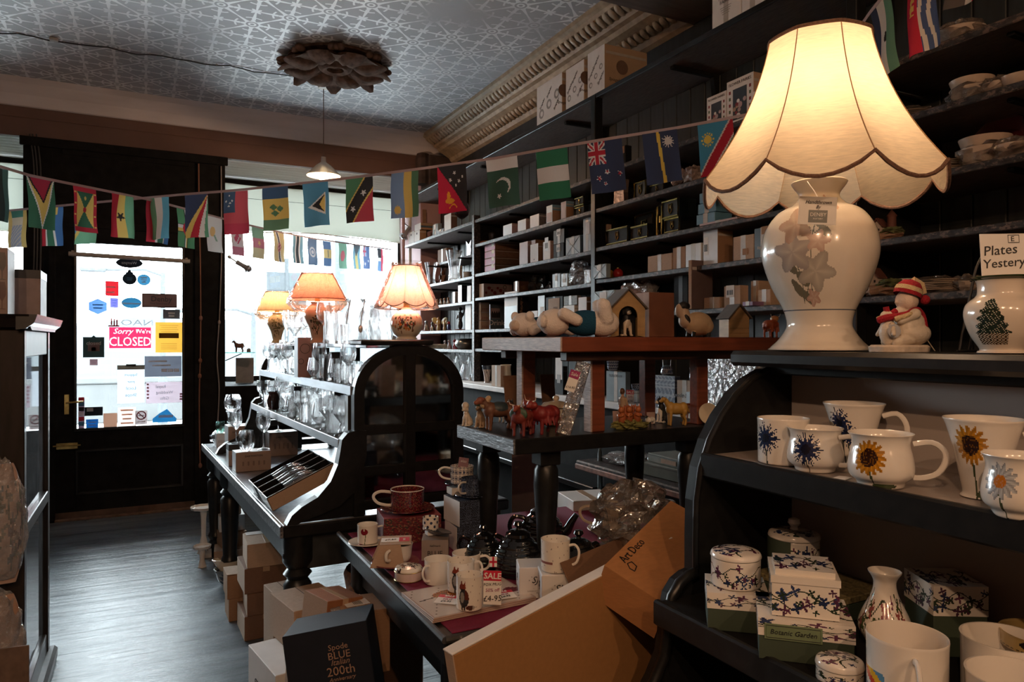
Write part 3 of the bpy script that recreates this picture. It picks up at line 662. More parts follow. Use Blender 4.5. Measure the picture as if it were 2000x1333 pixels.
# ================================================================== LEFT GLASS CABINET
gx = -.39; gc = thing('glass_cabinet', 'tall dark glazed cabinet at the left edge beside the aisle', 'cabinet', (-.8,3.5,0)); t0 = Vector((-.8,3.5,0))
DKW = pm('dark_oak', (.022,.015,.012),.5, spec=.25, var=.4, scale=12, stretch=(3,3,.5), coat=.2)
def gp(n, vf, m): return ob(n, vf, m, gc, -t0)
gp('corner_post', bx(gx-.075, gx, 3.10,3.15,0,1.49), DKW); gp('corner_post', bx(gx-.05, gx, 3.80,3.86,0,1.49), DKW); gp('corner_post', bx(-1.3,-1.24,3.10,3.15,0,1.49), DKW); gp('corner_post', bx(-1.3,-1.24,3.80,3.86,0,1.49), DKW)
gp('cornice', join(prism([(3.04,1.545),(3.06,1.53),(3.09,1.5),(3.12,1.49),(3.86,1.49),(3.89,1.5),(3.92,1.53),(3.93,1.545)], gx+1.32, 'yz', -1.30)), DKW)
gp('cornice_return', prism([(gx-.02,1.49),(gx+.01,1.495),(gx+.035,1.515),(gx+.045,1.545),(gx-.02,1.545)], .88, 'xz', 3.05), pm('steel_sheen_moulding', (.07,.075,.08),.25,.4))
gp('top_rail', bx(gx-.035, gx-.005,3.15,3.80,1.39,1.49), pm('dusty_rail', (.06,.055,.05),.5)); gp('bottom_rail', bx(gx-.035, gx-.005,3.15,3.80,0.02,.14), DKW); gp('mid_rail', bx(gx-.035, gx, 3.15,3.80,.73,.78), DKW)
gp('front_rail', join(bx(-1.24, gx-.07,3.11,3.14,1.36,1.49), bx(-1.24, gx-.07,3.11,3.14,0,.14)), DKW)
TP = thinglass('dusty_cabinet_glass', (.72,.8,.84),.12,.03, haze=.10, hcol=(.5,.55,.6))
gp('side_pane', bx(gx-.022, gx-.018,3.15,3.80,.78,1.39,.001), TP); gp('side_pane', bx(gx-.022, gx-.018,3.15,3.80,.14,.73,.001), TP); gp('front_pane', bx(-1.24, gx-.07,3.122,3.126,.14,1.36,.001), TP)
for z in (.42,.76,1.06): gp('inner_shelf', bx(-1.26, gx-.03,3.14,3.82, z, z+.008), thinglass('green_shelf_glass', (.75,.95,.88),.1))
gp('back_panel', bx(-1.28,-1.26,3.14,3.82,.02,1.48), DKW); gp('floor_panel', bx(-1.28, gx-.02,3.12,3.84,.02,.06), DKW); gp('foot_moulding', bx(gx-.02, gx+.03,3.06,3.88,0,.06,.015), DKW)

# ================================================================== modelled figures (one continuous surface each, colours by region)
_spec = {}
def blob(key, prims, voxel): _spec[key] = (prims, voxel)
def e(c, r, col, rot=(0,0,0)): return ('e', Vector(c), Vector(r if isinstance(r, (tuple, list)) else (r, r, r)), col, Euler(rot))
def t_(p, q, r0, r1, col): return ('t', Vector(p), Vector(q), r0, r1, col)
def mirror(prims):
    out = []
    for q in prims:
        if q[0] == 'e': out += [q, ('e', Vector((q[1].x, -q[1].y, q[1].z)), q[2], q[3], Euler((-q[4].x, q[4].y, -q[4].z)))]
        else: out += [q, ('t', Vector((q[1].x, -q[1].y, q[1].z)), Vector((q[2].x, -q[2].y, q[2].z)), q[3], q[4], q[5])]
    return out
def bake():
    tmp = {}
    for k, (pr, vx) in _spec.items():
        parts = []
        for q in pr:
            if q[0] == 'e': parts.append(ellipsoid(q[1], q[2], q[4], 20,14))
            else:
                n = max(3, int((q[2]-q[1]).length/(min(q[3], q[4])*.45))+1)
                for i in range(n+1):
                    r = q[3]+(q[4]-q[3])*i/n; parts.append(ellipsoid(q[1].lerp(q[2], i/n),(r, r, r), su=14, sv=10))
        o = bpy.data.objects.new('tmp', mk('tmp', join(*parts))); COL.objects.link(o)
        m = o.modifiers.new('r', 'REMESH'); m.mode = 'VOXEL'; m.voxel_size = vx
        m = o.modifiers.new('s', 'SMOOTH'); m.iterations = 3
        tmp[k] = o
    dg = bpy.context.evaluated_depsgraph_get(); out = {}
    for k, o in tmp.items():
        me = bpy.data.meshes.new_from_object(o.evaluated_get(dg)); me.name = k; pr = _spec[k][0]; cols = []
        inv = [q[4].to_matrix().inverted() if q[0] == 'e' else None for q in pr]
        for f in me.polygons:
            c = f.center; best = 9e9; bc = (1,1,1)
            for q, mi in zip(pr, inv):
                if q[0] == 'e':
                    l = mi @ (c-q[1]); d = (sqrt((l.x/q[2].x)**2+(l.y/q[2].y)**2+(l.z/q[2].z)**2)-1)*min(q[2])
                    col = q[3]
                else:
                    ab = q[2]-q[1]; s = max(0, min(1,(c-q[1]).dot(ab)/max(1e-9, ab.length_squared)))
                    d = (c-(q[1]+ab*s)).length-(q[3]+(q[4]-q[3])*s); col = q[5]
                if d < best: best = d; bc = col
            cols.append(bc)
        setcol(me, cols); me.shade_smooth(); me.materials.clear(); out[k] = me
        bpy.data.objects.remove(o)
    return out
# colours
cW, cB, cCr, cTan, cBr, cRed, cOr, cYe, cGr, cBl, cGy = (.7,.66,.6),(.012,.012,.013),(.66,.52,.38),(.5,.3,.14),(.13,.055,.03),(.17,.026,.018),(.34,.07,.02),(.42,.24,.05),(.03,.07,.04),(.015,.07,.13),(.25,.25,.26)
def quad(L, H, bw, c, ch, cl, ct=None, hz=.92, hs=1.0, horns=False, shag=0, tail=True):
    """four-legged animal facing -x"""
    ct = ct or c; g = L*.055
    pr = [e((0,0,.62*H),(.40*L, bw, .22*H), c), e((-.26*L, 0,.64*H),(.2*L, bw*.95,.25*H), c), e((.26*L, 0,.64*H),(.19*L, bw*.95,.23*H), c),
          t_((-.32*L, 0,.72*H),(-.47*L, 0, hz*H),.13*L, .1*L, c), e((-.53*L, 0,(hz+.02)*H),(.125*L*hs, .095*L*hs, .1*L*hs), ch), e((-.64*L, 0,(hz-.04)*H),(.085*L*hs, .062*L*hs, .06*L*hs), ch)]
    pr += mirror([t_((-.28*L, bw*.55,.5*H),(-.29*L, bw*.55,.22*H), g*1.35, g, cl), t_((-.29*L, bw*.55,.22*H),(-.3*L, bw*.55, g*.8), g*.9, g*.95, cl),
                  t_((.29*L, bw*.55,.52*H),(.25*L, bw*.55,.36*H), g*1.9, g*1.2, c), t_((.25*L, bw*.55,.36*H),(.33*L, bw*.55,.2*H), g*1.1, g*.8, cl), t_((.33*L, bw*.55,.2*H),(.3*L, bw*.55, g*.8), g*.8, g*.95, cl),
                  e((-.49*L, .1*L*hs, (hz+.06)*H),(.03*L, .05*L, .045*L), ch)])
    if tail: pr += [t_((.4*L, 0,.72*H),(.5*L, 0,.5*H), g*.7, g*.45, ct)]
    if horns: pr += mirror([t_((-.53*L, .06*L, (hz+.1)*H),(-.56*L, .2*L, (hz+.14)*H),.022*L, .018*L, cCr), t_((-.56*L, .2*L, (hz+.14)*H),(-.57*L, .24*L, (hz+.3)*H),.018*L, .012*L, cCr)])
    for i in range(shag):
        a = i/shag*2*pi; pr.append(t_((.33*L*cos(a*1.0), bw*.8*sin(a*2.3),.58*H),(.33*L*cos(a), bw*1.02*sin(a*2.3),.3*H), g*.9, g*.5, c))
    return pr
def sitter(H, c, ch, cf=None, chest=None, muzz=None, ears='flop'):
    """sitting dog or cat facing -x"""
    cf = cf or c; chest = chest or c; muzz = muzz or ch
    pr = [e((.12*H, 0,.22*H),(.2*H, .19*H, .21*H), c), t_((.06*H, 0,.3*H),(-.05*H, 0,.6*H),.19*H, .135*H, c), e((-.1*H, 0,.45*H),(.1*H, .11*H, .17*H), chest),
          e((-.1*H, 0,.82*H),(.15*H, .13*H, .135*H), ch), e((-.23*H, 0,.78*H),(.09*H, .07*H, .065*H), muzz), e((-.31*H, 0,.80*H),(.022*H, .03*H, .022*H), cB), t_((.28*H, 0,.06*H),(.45*H, .1*H, .05*H),.045*H, .03*H, c)]
    pr += mirror([t_((-.12*H, .1*H, .42*H),(-.15*H, .11*H, .05*H),.055*H, .05*H, cf), e((-.19*H, .11*H, .035*H),(.07*H, .05*H, .035*H), cf), e((.08*H, .16*H, .14*H),(.16*H, .07*H, .13*H), c), e((-.06*H, .19*H, .035*H),(.09*H, .05*H, .035*H), cf)])
    if ears == 'flop': pr += mirror([e((-.07*H, .14*H, .8*H),(.05*H, .03*H, .1*H), c)])
    elif ears == 'up': pr += mirror([t_((-.08*H, .08*H, .92*H),(-.07*H, .1*H, 1.02*H),.04*H, .015*H, ch)])
    elif ears == 'long': pr += mirror([t_((-.05*H, .05*H, .92*H),(.08*H, .08*H, 1.22*H),.045*H, .025*H, ch)])
    return pr
def person_fig(H, hair, top, skirt, skin=(.55,.33,.22)):
    h = H
    return [e((0,0,.2*h),(.13*h, .11*h, .22*h), skirt), t_((0,0,.36*h),(0,0,.7*h),.085*h, .095*h, top), t_((0,0,.78*h),(0,0,.84*h),.04*h, .04*h, skin), e((0,0,.905*h),(.075*h, .068*h, .09*h), skin), e((.025*h, 0,.925*h),(.078*h, .075*h, .09*h), hair)]+mirror([t_((0,.1*h, .72*h),(-.04*h, .14*h, .55*h),.04*h, .034*h, top), t_((-.04*h, .14*h, .55*h),(-.13*h, .1*h, .46*h),.032*h, .025*h, skin)])
blob('poodle', sitter(.062,(.62,.55,.45),(.66,.6,.5))+[e((-.006,0,.06),.011,(.68,.62,.52))], .0014)
blob('hat_bear', sitter(.07,(.42,.3,.19),(.45,.33,.22), ears='up')+[e((-.004,0,.068),(.017,.017,.006), cGr), e((-.004,0,.073),(.012,.012,.007), cGr)], .0014)
blob('brown_horse', quad(.1,.085,.022, cBr, (.22,.07,.04), cBr, cB)+[e((0,0,.058),(.03,.0235,.018),(.03,.05,.06)), t_((-.03,0,.085),(-.045,0,.068),.008,.009,(.45,.33,.2))], .0016)
blob('collie_cow', quad(.07,.062,.017, cB, cW, cW, cW),.0014)
blob('black_cat', sitter(.075, cB, cB, ears='up'),.0015)
blob('red_bull', quad(.085,.085,.026, cRed, (.22,.04,.02), cRed, horns=True, shag=10)+[e((-.028,0,.062),(.008,.027,.02), cGr)], .0016)
blob('red_bear', sitter(.085,(.16,.025,.018),(.2,.035,.024), ears='up'),.0016)
blob('shaggy_bull', quad(.1,.092,.033,(.19,.014,.014),(.22,.02,.016),(.17,.012,.012), horns=True, shag=22)+[e((-.05,0,.083),(.012,.02,.012),(.22,.02,.016))], .0017)
blob('orange_bull', quad(.09,.085,.027, cOr, (.5,.2,.05), cOr, horns=True, shag=14)+[e((-.04,0,.08),(.016,.018,.014),(.48,.22,.06))], .0017)
blob('yellow_dog', quad(.085,.09,.017, cYe, cYe, cYe, hz=.95),.0016)
blob('sitting_collie', sitter(.08, cB, cB, cW, cW, cW, 'up'),.0015)
blob('kennel_dog', sitter(.062, cB, cB, (.55,.45,.34),(.6,.52,.42), cW, 'flop'),.0013)
blob('deer', quad(.095,.1,.015, cBr, cBr, cBr, hz=.98, horns=True),.0016)
blob('lamb', quad(.05,.045,.014, cW, cB, cB, tail=False),.0011)
blob('small_piglet', quad(.05,.04,.014,(.45,.27,.22),(.45,.27,.22),(.45,.27,.22), tail=False),.0011)
blob('squirrel', [e((0,0,.022),(.014,.013,.022),(.3,.08,.025)), e((-.006,0,.049),(.011,.01,.011),(.33,.1,.03)), t_((.012,0,.008),(.024,0,.03),.006,.009,(.28,.07,.02)), t_((.024,0,.03),(.02,0,.055),.009,.006,(.3,.08,.025))]+mirror([t_((-.003,.007,.057),(-.002,.008,.066),.003,.0015,(.3,.08,.025)), t_((-.01,.008,.033),(-.018,.004,.03),.004,.003,(.33,.1,.03))]),.0011)
blob('boy_figure', person_fig(.085,(.10,.045,.02),(.33,.23,.15),(.20,.03,.03)),.0014)
blob('sheep', [e((.012,0,.043),(.048,.038,.038),(.62,.45,.28)), e((.03,0,.036),(.034,.034,.03),(.62,.45,.28)), e((-.036,0,.098),(.02,.018,.015), cB), e((-.052,0,.084),(.013,.014,.022),(.66,.5,.36)), t_((-.03,0,.05),(-.038,0,.09),.022,.015,(.66,.5,.36)), e((-.03,0,.055),(.011,.024,.028), cB, (0,-.5,0))]+mirror([t_((-.012,.02,.012),(-.014,.02,.004),.006,.005, cB), t_((.04,.018,.012),(.042,.018,.004),.006,.005, cB)]),.0016)
WB = (.80,.73,.68)
# lying plush bear: head towards -x, belly up
blob('plush_bear', [e((.02,0,.042),(.062,.042,.04), cBl), e((.075,0,.042),(.05,.044,.042), WB), e((-.075,0,.044),(.048,.046,.042), WB), e((-.098,0,.058),(.024,.026,.02),(.66,.54,.45)), e((-.105,0,.074),(.006,.009,.005),(.3,.12,.08)), e((-.028,.0,.068),(.012,.022,.014),(.28,.01,.02))]
     +mirror([e((-.112,.035,.046),(.014,.02,.02), WB), t_((-.012,.04,.05),(-.05,.05,.068),.018,.019, WB), t_((.08,.032,.055),(.07,.046,.092),.023,.022, WB), e((.066,.046,.1),(.018,.022,.016), WB)]),.0026)
blob('plush_bear_side', [e((0,0,.036),(.06,.036,.036), cBl), e((.06,0,.038),(.045,.04,.037), WB), e((-.07,0,.044),(.046,.042,.042), WB), e((-.108,0,.04),(.02,.024,.02),(.66,.54,.45)), e((-.024,-.03,.045),(.009,.012,.022),(.28,.01,.02))]
     +mirror([e((-.075,.04,.072),(.018,.012,.018), WB), t_((-.02,.036,.04),(-.07,.05,.022),.017,.018, WB), t_((.085,.026,.04),(.12,.04,.026),.021,.021, WB)]),.0026)
blob('hare', [e((.02,0,.04),(.05,.03,.04), cBr), t_((-.02,0,.06),(-.045,0,.09),.028,.02, cBr), e((-.055,0,.098),(.026,.018,.02), cBr)]+mirror([t_((-.045,.008,.11),(.0,.014,.155),.008,.006, cBr), t_((-.03,.02,.04),(-.055,.02,.006),.012,.009, cBr), e((.03,.03,.02),(.03,.014,.02), cBr)]),.0024)
blob('tall_hare', [t_((0,0,.02),(0,0,.09),.03,.022, cBr), e((-.008,0,.115),(.024,.02,.022), cBr)]+mirror([t_((0,.01,.13),(.01,.018,.165),.008,.006, cBr), t_((-.015,.024,.09),(-.03,.018,.06),.008,.007, cBr), e((-.015,.015,.01),(.025,.012,.01), cBr)]),.0022)
blob('grey_dog', sitter(.1, cGy, cGy, cW, cW),.002)
blob('gold_fairy', person_fig(.13,(.5,.3,.08),(.5,.36,.14),(.55,.45,.25))+mirror([e((.03,.05,.095),(.008,.05,.03),(.6,.45,.16),(.5,.0,.2))]),.0024)
blob('parrot', [e((0,0,.035),(.018,.016,.03),(.05,.07,.25)), e((-.004,0,.068),(.014,.013,.014),(.4,.02,.03)), t_((.008,0,.02),(.025,0,.002),.008,.004,(.4,.03,.03)), e((-.018,0,.066),(.006,.004,.006), cYe)], .0015)
blob('dark_figure', person_fig(.19,(.02,.02,.02),(.03,.032,.035),(.025,.028,.03),(.06,.05,.04))+[t_((0,-.03,.12),(0,-.055,.2),.008,.006,(.03,.03,.03))], .003)
blob('brown_pup', sitter(.075,(.33,.18,.1),(.36,.2,.11), cW, cW),.0018)
blob('pink_cat', sitter(.09,(.33,.05,.07),(.33,.05,.07), ears='up'),.002)
blob('clear_cat', sitter(.085,(.42,.38,.4),(.42,.38,.4), ears='up'),.002)
sk = (.64,.5,.4)
blob('snow_child', [e((.0,0,.045),(.036,.034,.045),(.66,.57,.46)), e((.006,0,.028),(.042,.04,.03),(.66,.57,.46)), e((-.006,0,.108),(.026,.025,.027), sk), e((-.03,0,.104),(.006,.006,.005), sk), t_((-.02,.0,.085),(-.052,.004,.062),.012,.008,(.66,.57,.46))]+mirror([t_((-.004,.03,.075),(-.035,.022,.06),.013,.01,(.66,.57,.46)), t_((-.01,.02,.015),(-.045,.022,.008),.014,.012,(.66,.57,.46))]),.0016)
blob('snow_penguin', [e((0,0,.032),(.02,.019,.032),(.68,.6,.5)), e((-.003,0,.07),(.015,.014,.014),(.66,.55,.42)), t_((-.014,0,.068),(-.026,0,.066),.005,.003,(.5,.35,.15))]+mirror([t_((.0,.018,.048),(-.006,.034,.026),.007,.005,(.62,.52,.4))]),.0014)
BM = bake()
def fig(key, name, label, cat, loc, rot=0, sc=1.0, mat=None, group=None):
    o = single(name, BM[key], mat or FIGURE, label, cat, loc, (0,0, rot), group); o.scale = (sc, sc, sc); return o

# ================================================================== BUNTING
R_, G_, B_, Y_, W_, K_, N_ = hx('b4122f'), hx('2f6b4f'), hx('3f7fae'), hx('dcbc62'), hx('dcd8d4'), hx('1d1b1c'), hx('263558')
SKY = hx('4f93b5'); RD = hx('a3173a')
def star(x, y, cx, cy, r, n=5, rot=0., k=.45):
    dx, dy = x-cx, y-cy; d = sqrt(dx*dx+dy*dy)
    if d > r: return False
    a = (atan2(dx, dy)+rot) % (2*pi/n); a = abs(a-pi/n)*n/pi       # 1 at a point, 0 between
    return d < r*(k+(1-k)*a**1.6)
def tri(x, y, A, B, C):
    def s(p, q, r): return (p[0]-r[0])*(q[1]-r[1])-(q[0]-r[0])*(p[1]-r[1])
    a, b, c = s((x, y), A, B), s((x, y), B, C), s((x, y), C, A)
    return not ((a < 0 or b < 0 or c < 0) and (a > 0 or b > 0 or c > 0))
def vs(*c): return lambda x, y: c[min(len(c)-1, int(x*len(c)))]
def hs(*c): return lambda x, y: c[min(len(c)-1, int(y*len(c)))]
# x runs left to right, y from the tape downwards, both 0..1
def f_guyana(x, y):
    if tri(x, y, (.05,0),(.95,0),(.5,.5)): return RD if tri(x, y, (.12,0),(.88,0),(.5,.44)) else K_
    if tri(x, y, (0,0),(1,0),(.5,1.02)): return Y_ if tri(x, y, (.06,0),(.94,0),(.5,.93)) else W_
    return G_
def f_grenada(x, y):
    if x < .13 or x > .87 or y < .1 or y > .9: return Y_ if (min(abs(x-.06), abs(x-.94)) < .03 and abs((y*4) % 1-.5) < .07) else R_
    if sqrt(((x-.5)*.7)**2+(y-.5)**2) < .055: return R_
    u, v = (x-.13)/.74,(y-.1)/.8
    if sqrt(((x-.5)*.7)**2+(y-.24)**2) < .04: return Y_
    return G_ if (abs(u-.5) < abs(v-.5)) else Y_
def f_ghana(x, y):
    if star(x, y*1.4,.5,.7,.17): return K_
    return R_ if x < .36 else Y_ if x < .64 else hx('6fae8b')
def f_sl(x, y): return hx('5f9a7c') if x < .36 else W_ if x < .68 else hx('5fb0d2')
def f_sey(x, y):
    a = atan2(1-y, 1-x) if False else (1-x)/(max(.001, y))
    return N_ if a > 1.15 else Y_ if a > .75 else R_ if a > .38 else W_ if a > .16 else hx('5a9a78')
def f_samoa(x, y):
    if x < .5 and y < .5:
        for c in ((.25,.1),(.12,.22),(.38,.22),(.25,.34),(.3,.27)):
            if star(x*1, y*1.3, c[0], c[1]*1.3,.045): return W_
        return hx('35506e')
    return hx('c04a56') if y < .75 else hx('b8304e')
def f_vincent(x, y):
    if y < .27: return hx('34567a')
    if y > .75: return hx('5a8466')
    for c in ((.38,.46),(.62,.5),(.42,.6)):
        if abs(x-c[0])/.15+abs(y-c[1])/.075 < 1: return hx('4a7a55')
    return Y_
def f_lucia(x, y):
    if tri(x, y, (.15,.55),(.88,.22),(.88,.75)):
        if tri(x, y, (.62,.5),(.85,.28),(.85,.7)): return Y_
        return K_ if tri(x, y, (.3,.52),(.82,.29),(.82,.68)) else W_
    return SKY
def f_kitts(x, y):
    d = (1-x)-(y)*1.0; d = x+y*.95-.97
    for c in ((.68,.35),(.3,.7)):
        if star(x, y*1.4, c[0], c[1]*1.4,.11): return W_
    if abs(d) < .24: return K_
    if abs(d) < .30: return Y_
    return hx('4f8a62') if d < 0 else hx('b53a4c')
def f_rwanda(x, y):
    if star(x, y*1.4,.24,.82*1.4,.15,16, k=.7): return Y_
    return hx('7d9dc4') if x < .48 else Y_ if x < .74 else hx('4f7d5c')
def f_png(x, y):
    for c in ((.58,.16),(.42,.3),(.85,.26),(.6,.42),(.72,.34)):
        if star(x, y*1.4, c[0], c[1]*1.4,.06): return W_
    if x*1.0+ (1-y)*1.0 > 0 and y > x*1.0-.02:
        if (((x-.38)/.16)**2+((y-.74)/.06)**2 < 1) or (((x-.33)/.06)**2+((y-.64)/.1)**2 < 1) or abs((x-.5)**2*4-(y-.82)) < .014 and .36 < x < .66: return hx('e9a11c')
        return hx('c3063a')
    return K_
def f_pak(x, y):
    if y < .24: return W_
    if sqrt((x-.5)**2+((y-.58)*1.4)**2) < .26 and sqrt((x-.44)**2+((y-.62)*1.4)**2) > .25: return W_
    if star(x, y*1.4,.38,.78*1.4,.09): return W_
    return hx('2c5444')
def f_nz(x, y):
    if x < .5 and y < .45:
        u, v = x/.5, y/.45
        if abs(u-.5) < .1 or abs(v-.5) < .1: return R_
        if abs(u-.5) < .17 or abs(v-.5) < .16: return W_
        d = min(abs(u-v), abs(u+v-1)); return R_ if d < .06 else W_ if d < .16 else N_
    for c, r in (((.5,.6),.075),((.26,.71),.085),((.86,.66),.085),((.42,.82),.06)):
        if star(x, y*1.4, c[0], c[1]*1.4, r): return R_ if star(x, y*1.4, c[0], c[1]*1.4, r*.62) else W_
    return N_
def f_nauru(x, y):
    if abs(x-.44-.09*y) < .045: return hx('e0c14e')
    if star(x, y*1.4,.72,.2*1.4,.19,12): return W_
    return N_
def f_nam(x, y):
    d = x*1.0+y*.95-1.08
    r = sqrt((x-.26)**2+((y-.3)*1.3)**2)
    if d < -.2 and (r < .11 or (r < .18 and r > .13 and cos(12*atan2(y-.3, x-.26)) > 0)): return hx('e6cf5a')
    if abs(d) < .15: return hx('b30d30')
    if abs(d) < .2: return W_
    return hx('3c93bd') if d < 0 else hx('34604a')
def f_sa(x, y): return R_ if x < .28 else W_ if x < .36 else G_ if x < .6 and y > .3 else W_ if x < .68 and y > .25 else (Y_ if y < .2 and x < .75 else hx('3a6ea8'))
def f_gren2(x, y): return SKY if x+y < .75 else Y_ if x+y < .9 else hx('6fae8b')
def f_dom(x, y):
    if ((x-.5)*.7)**2+(y-.5)**2 < .035: return R_
    if abs(x-.5) < .13 or abs(y-.5) < .1: return (Y_, K_, W_)[int(((x if abs(x-.5) < .13 else y)*12) % 3)]
    return hx('4c8a60')
def f_cyp(x, y): return hx('e0b878') if ((x-.4)/.2)**2+((y-.42)/.14)**2 < 1 else hx('8aa792') if abs((x-.6)-(y-.55)) < .06 and .5 < y < .68 else hx('dedbd8')
def f_can(x, y):
    if y < .22 or y > .74: return hx('cf7c92')
    return hx('c8506c') if (abs(x-.5)/.3+abs(y-.46)/.2 < 1 and (int(x*14)+int(y*16)) % 5 != 0) else hx('e3d5d8')
def f_cam(x, y): return hx('8ab8a0') if y < .34 else (hx('e2c58c') if star(x, y*1.4,.5,.7,.14) else hx('cf8496')) if y < .66 else hx('ded2a8')
def f_bru(x, y): return hx('b7657a') if ((x-.5)/.22)**2+((y-.5)/.16)**2 < 1 and (int(x*20)+int(y*20)) % 3 else hx('4f5560') if abs(x-.3-.4*y) < .07 else hx('eeeeee') if abs(x-.3-.4*y) < .14 else hx('dccb9a')
def f_bot(x, y): return hx('3c4852') if abs(x-.5) < .13 else hx('eef0f0') if abs(x-.5) < .22 else hx('7fb5d0')
def f_un(x, y):
    r = sqrt((x-.5)**2+((y-.5)*1.5)**2); return hx('c3cfdc') if (.2 < r < .3 or r < .12) else hx('6d8db4')
def f_barb(x, y): return hx('39506a') if abs(x-.5) < .05 and .35 < y < .65 else hx('d6c48a') if .33 < y < .67 else hx('5d7fae')
def f_bang(x, y): return hx('c96a78') if ((x-.5))**2+((y-.5)*1.4)**2 < .09 else hx('7fb09a')
def f_bah(x, y): return hx('5a6670') if tri(x, y, (0,0),(1,0),(.5,.45)) else hx('d9cb8a') if abs(x-.5) < .17 else hx('84b4cc')
def f_aus(x, y): return (hx('c05a74') if abs(x-.25) < .07 or abs(y-.22) < .05 else hx('a9b4d0')) if x < .5 and y < .45 else hx('dfe4ee') if star(x, y*1.4,.7,.9,.1,7) or star(x, y*1.4,.25,1.1,.12,7) else hx('5c74a4')
def f_ant(x, y): return hx('c4405c') if x > .55+.35*abs(y-.5) else (hx('dfe4ea') if y < .55 else hx('6f95c4')) if y > .4 else hx('33343c')
def f_les(x, y): return (K_ if abs(x-.62) < .07+.03*sin(y*40) and .42 < y < .58 else W_) if .3 < x < .68 else N_ if x <= .3 else hx('5c8f7a')
def f_kir(x, y):
    if x < .5: return Y_ if (abs(x-.3) < .1 and .05 < y < .55 and (int(y*30) % 3 or abs(x-.26) < .04)) else hx('c3173a')
    return W_ if ((x-.5)*9+.25*sin(y*12)) % 2 < .9 and x < .86 else hx('3b5488')
def f_dark(x, y): return hx('2a3b38') if x < .8 else hx('47706a')
def f_misc(x, y): return hx('c9b06a') if (.18 > x or x > .82) else hx('3f7f74') if y < .18 else hx('9aa3b8') if y > .4 and (int(y*30)+int(x*20)) % 4 else hx('cfc6b0')
def flagmesh(fn, w, h, ph, amp, nx=40, ny=56, shear=0.):
    V, F, C = [], [], []
    for j in range(ny+1):
        for i in range(nx+1):
            x, y = i/nx, j/ny
            V.append((x*w-w/2+shear*y*w, amp*y**.6*sin(x*5.5+ph+y*1.7)+.004*sin(y*6+ph),-y*h))
    for j in range(ny):
        for i in range(nx):
            a = j*(nx+1)+i; F.append((a, a+1, a+nx+2, a+nx+1)); C.append(tuple(.03+.9*q for q in fn((i+.5)/nx, (j+.5)/ny)))
    me = mk('flag', (V, F), True, None, recalc=False); setcol(me, C); return me
TAPE = cloth('tape_lilac', (.5,.42,.45),.3, False)
def bunting(label, ctrl, flags, fw_=.15, fh=.215):
    """ctrl: list of (u, v, depth) on the tape; flags: (u_left, u_right, fn, height factor, amp, label)"""
    pts = [P(u, v, D=d) for u, v, d in ctrl]; us = [c[0] for c in ctrl]
    def on(u):
        for i in range(len(us)-1):
            a, b = us[i], us[i+1]
            if min(a, b) <= u <= max(a, b):
                s = (u-a)/(b-a); va = ctrl[i][1]+(ctrl[i+1][1]-ctrl[i][1])*s; d = 1/((1-s)/ctrl[i][2]+s/ctrl[i+1][2]); return P(u, va, D=d)
        return pts[0]
    o0 = pts[len(pts)//2]; t = thing('bunting', label, 'bunting', o0)
    V, F = [], []; n = 60
    for i in range(n+1):
        p = on(us[0]+(us[-1]-us[0])*i/n)-o0; V += [tuple(p+Vector((0,0,.0))), tuple(p+Vector((0,-.0015,.012)))]
        V += [tuple(p+Vector((0,.002,.0))), tuple(p+Vector((0,.0015,.012)))]
    for i in range(n):
        a = i*4; F += [(a, a+1, a+5, a+4),(a+2, a+3, a+7, a+6),(a+1, a+3, a+7, a+5),(a, a+2, a+6, a+4)]
    ob('tape', mk('tape', (V, F)), TAPE, t)
    for k, (ul, ur, fn, hf, amp, lab) in enumerate(flags):
        a, b = on(ul), on(ur); w = (b-a).length
        me = flagmesh(fn, w, fh*hf, k*1.7, amp, *((40,56) if w*FPX/dep(a) > 36 else (26,34)))
        d = (b-a).normalized(); o = ob('flag', me, FLAG, t, label=lab)
        xa = Vector((d.x, d.y, d.z)); zz = (Vector((0,0,1))-xa*.25*xa.z).normalized()
        y = zz.cross(xa).normalized(); zz = xa.cross(y)
        m = Matrix((xa, y, zz)).transposed().to_4x4(); m.translation = (a+b)/2-o0; o.matrix_local = m
    return t
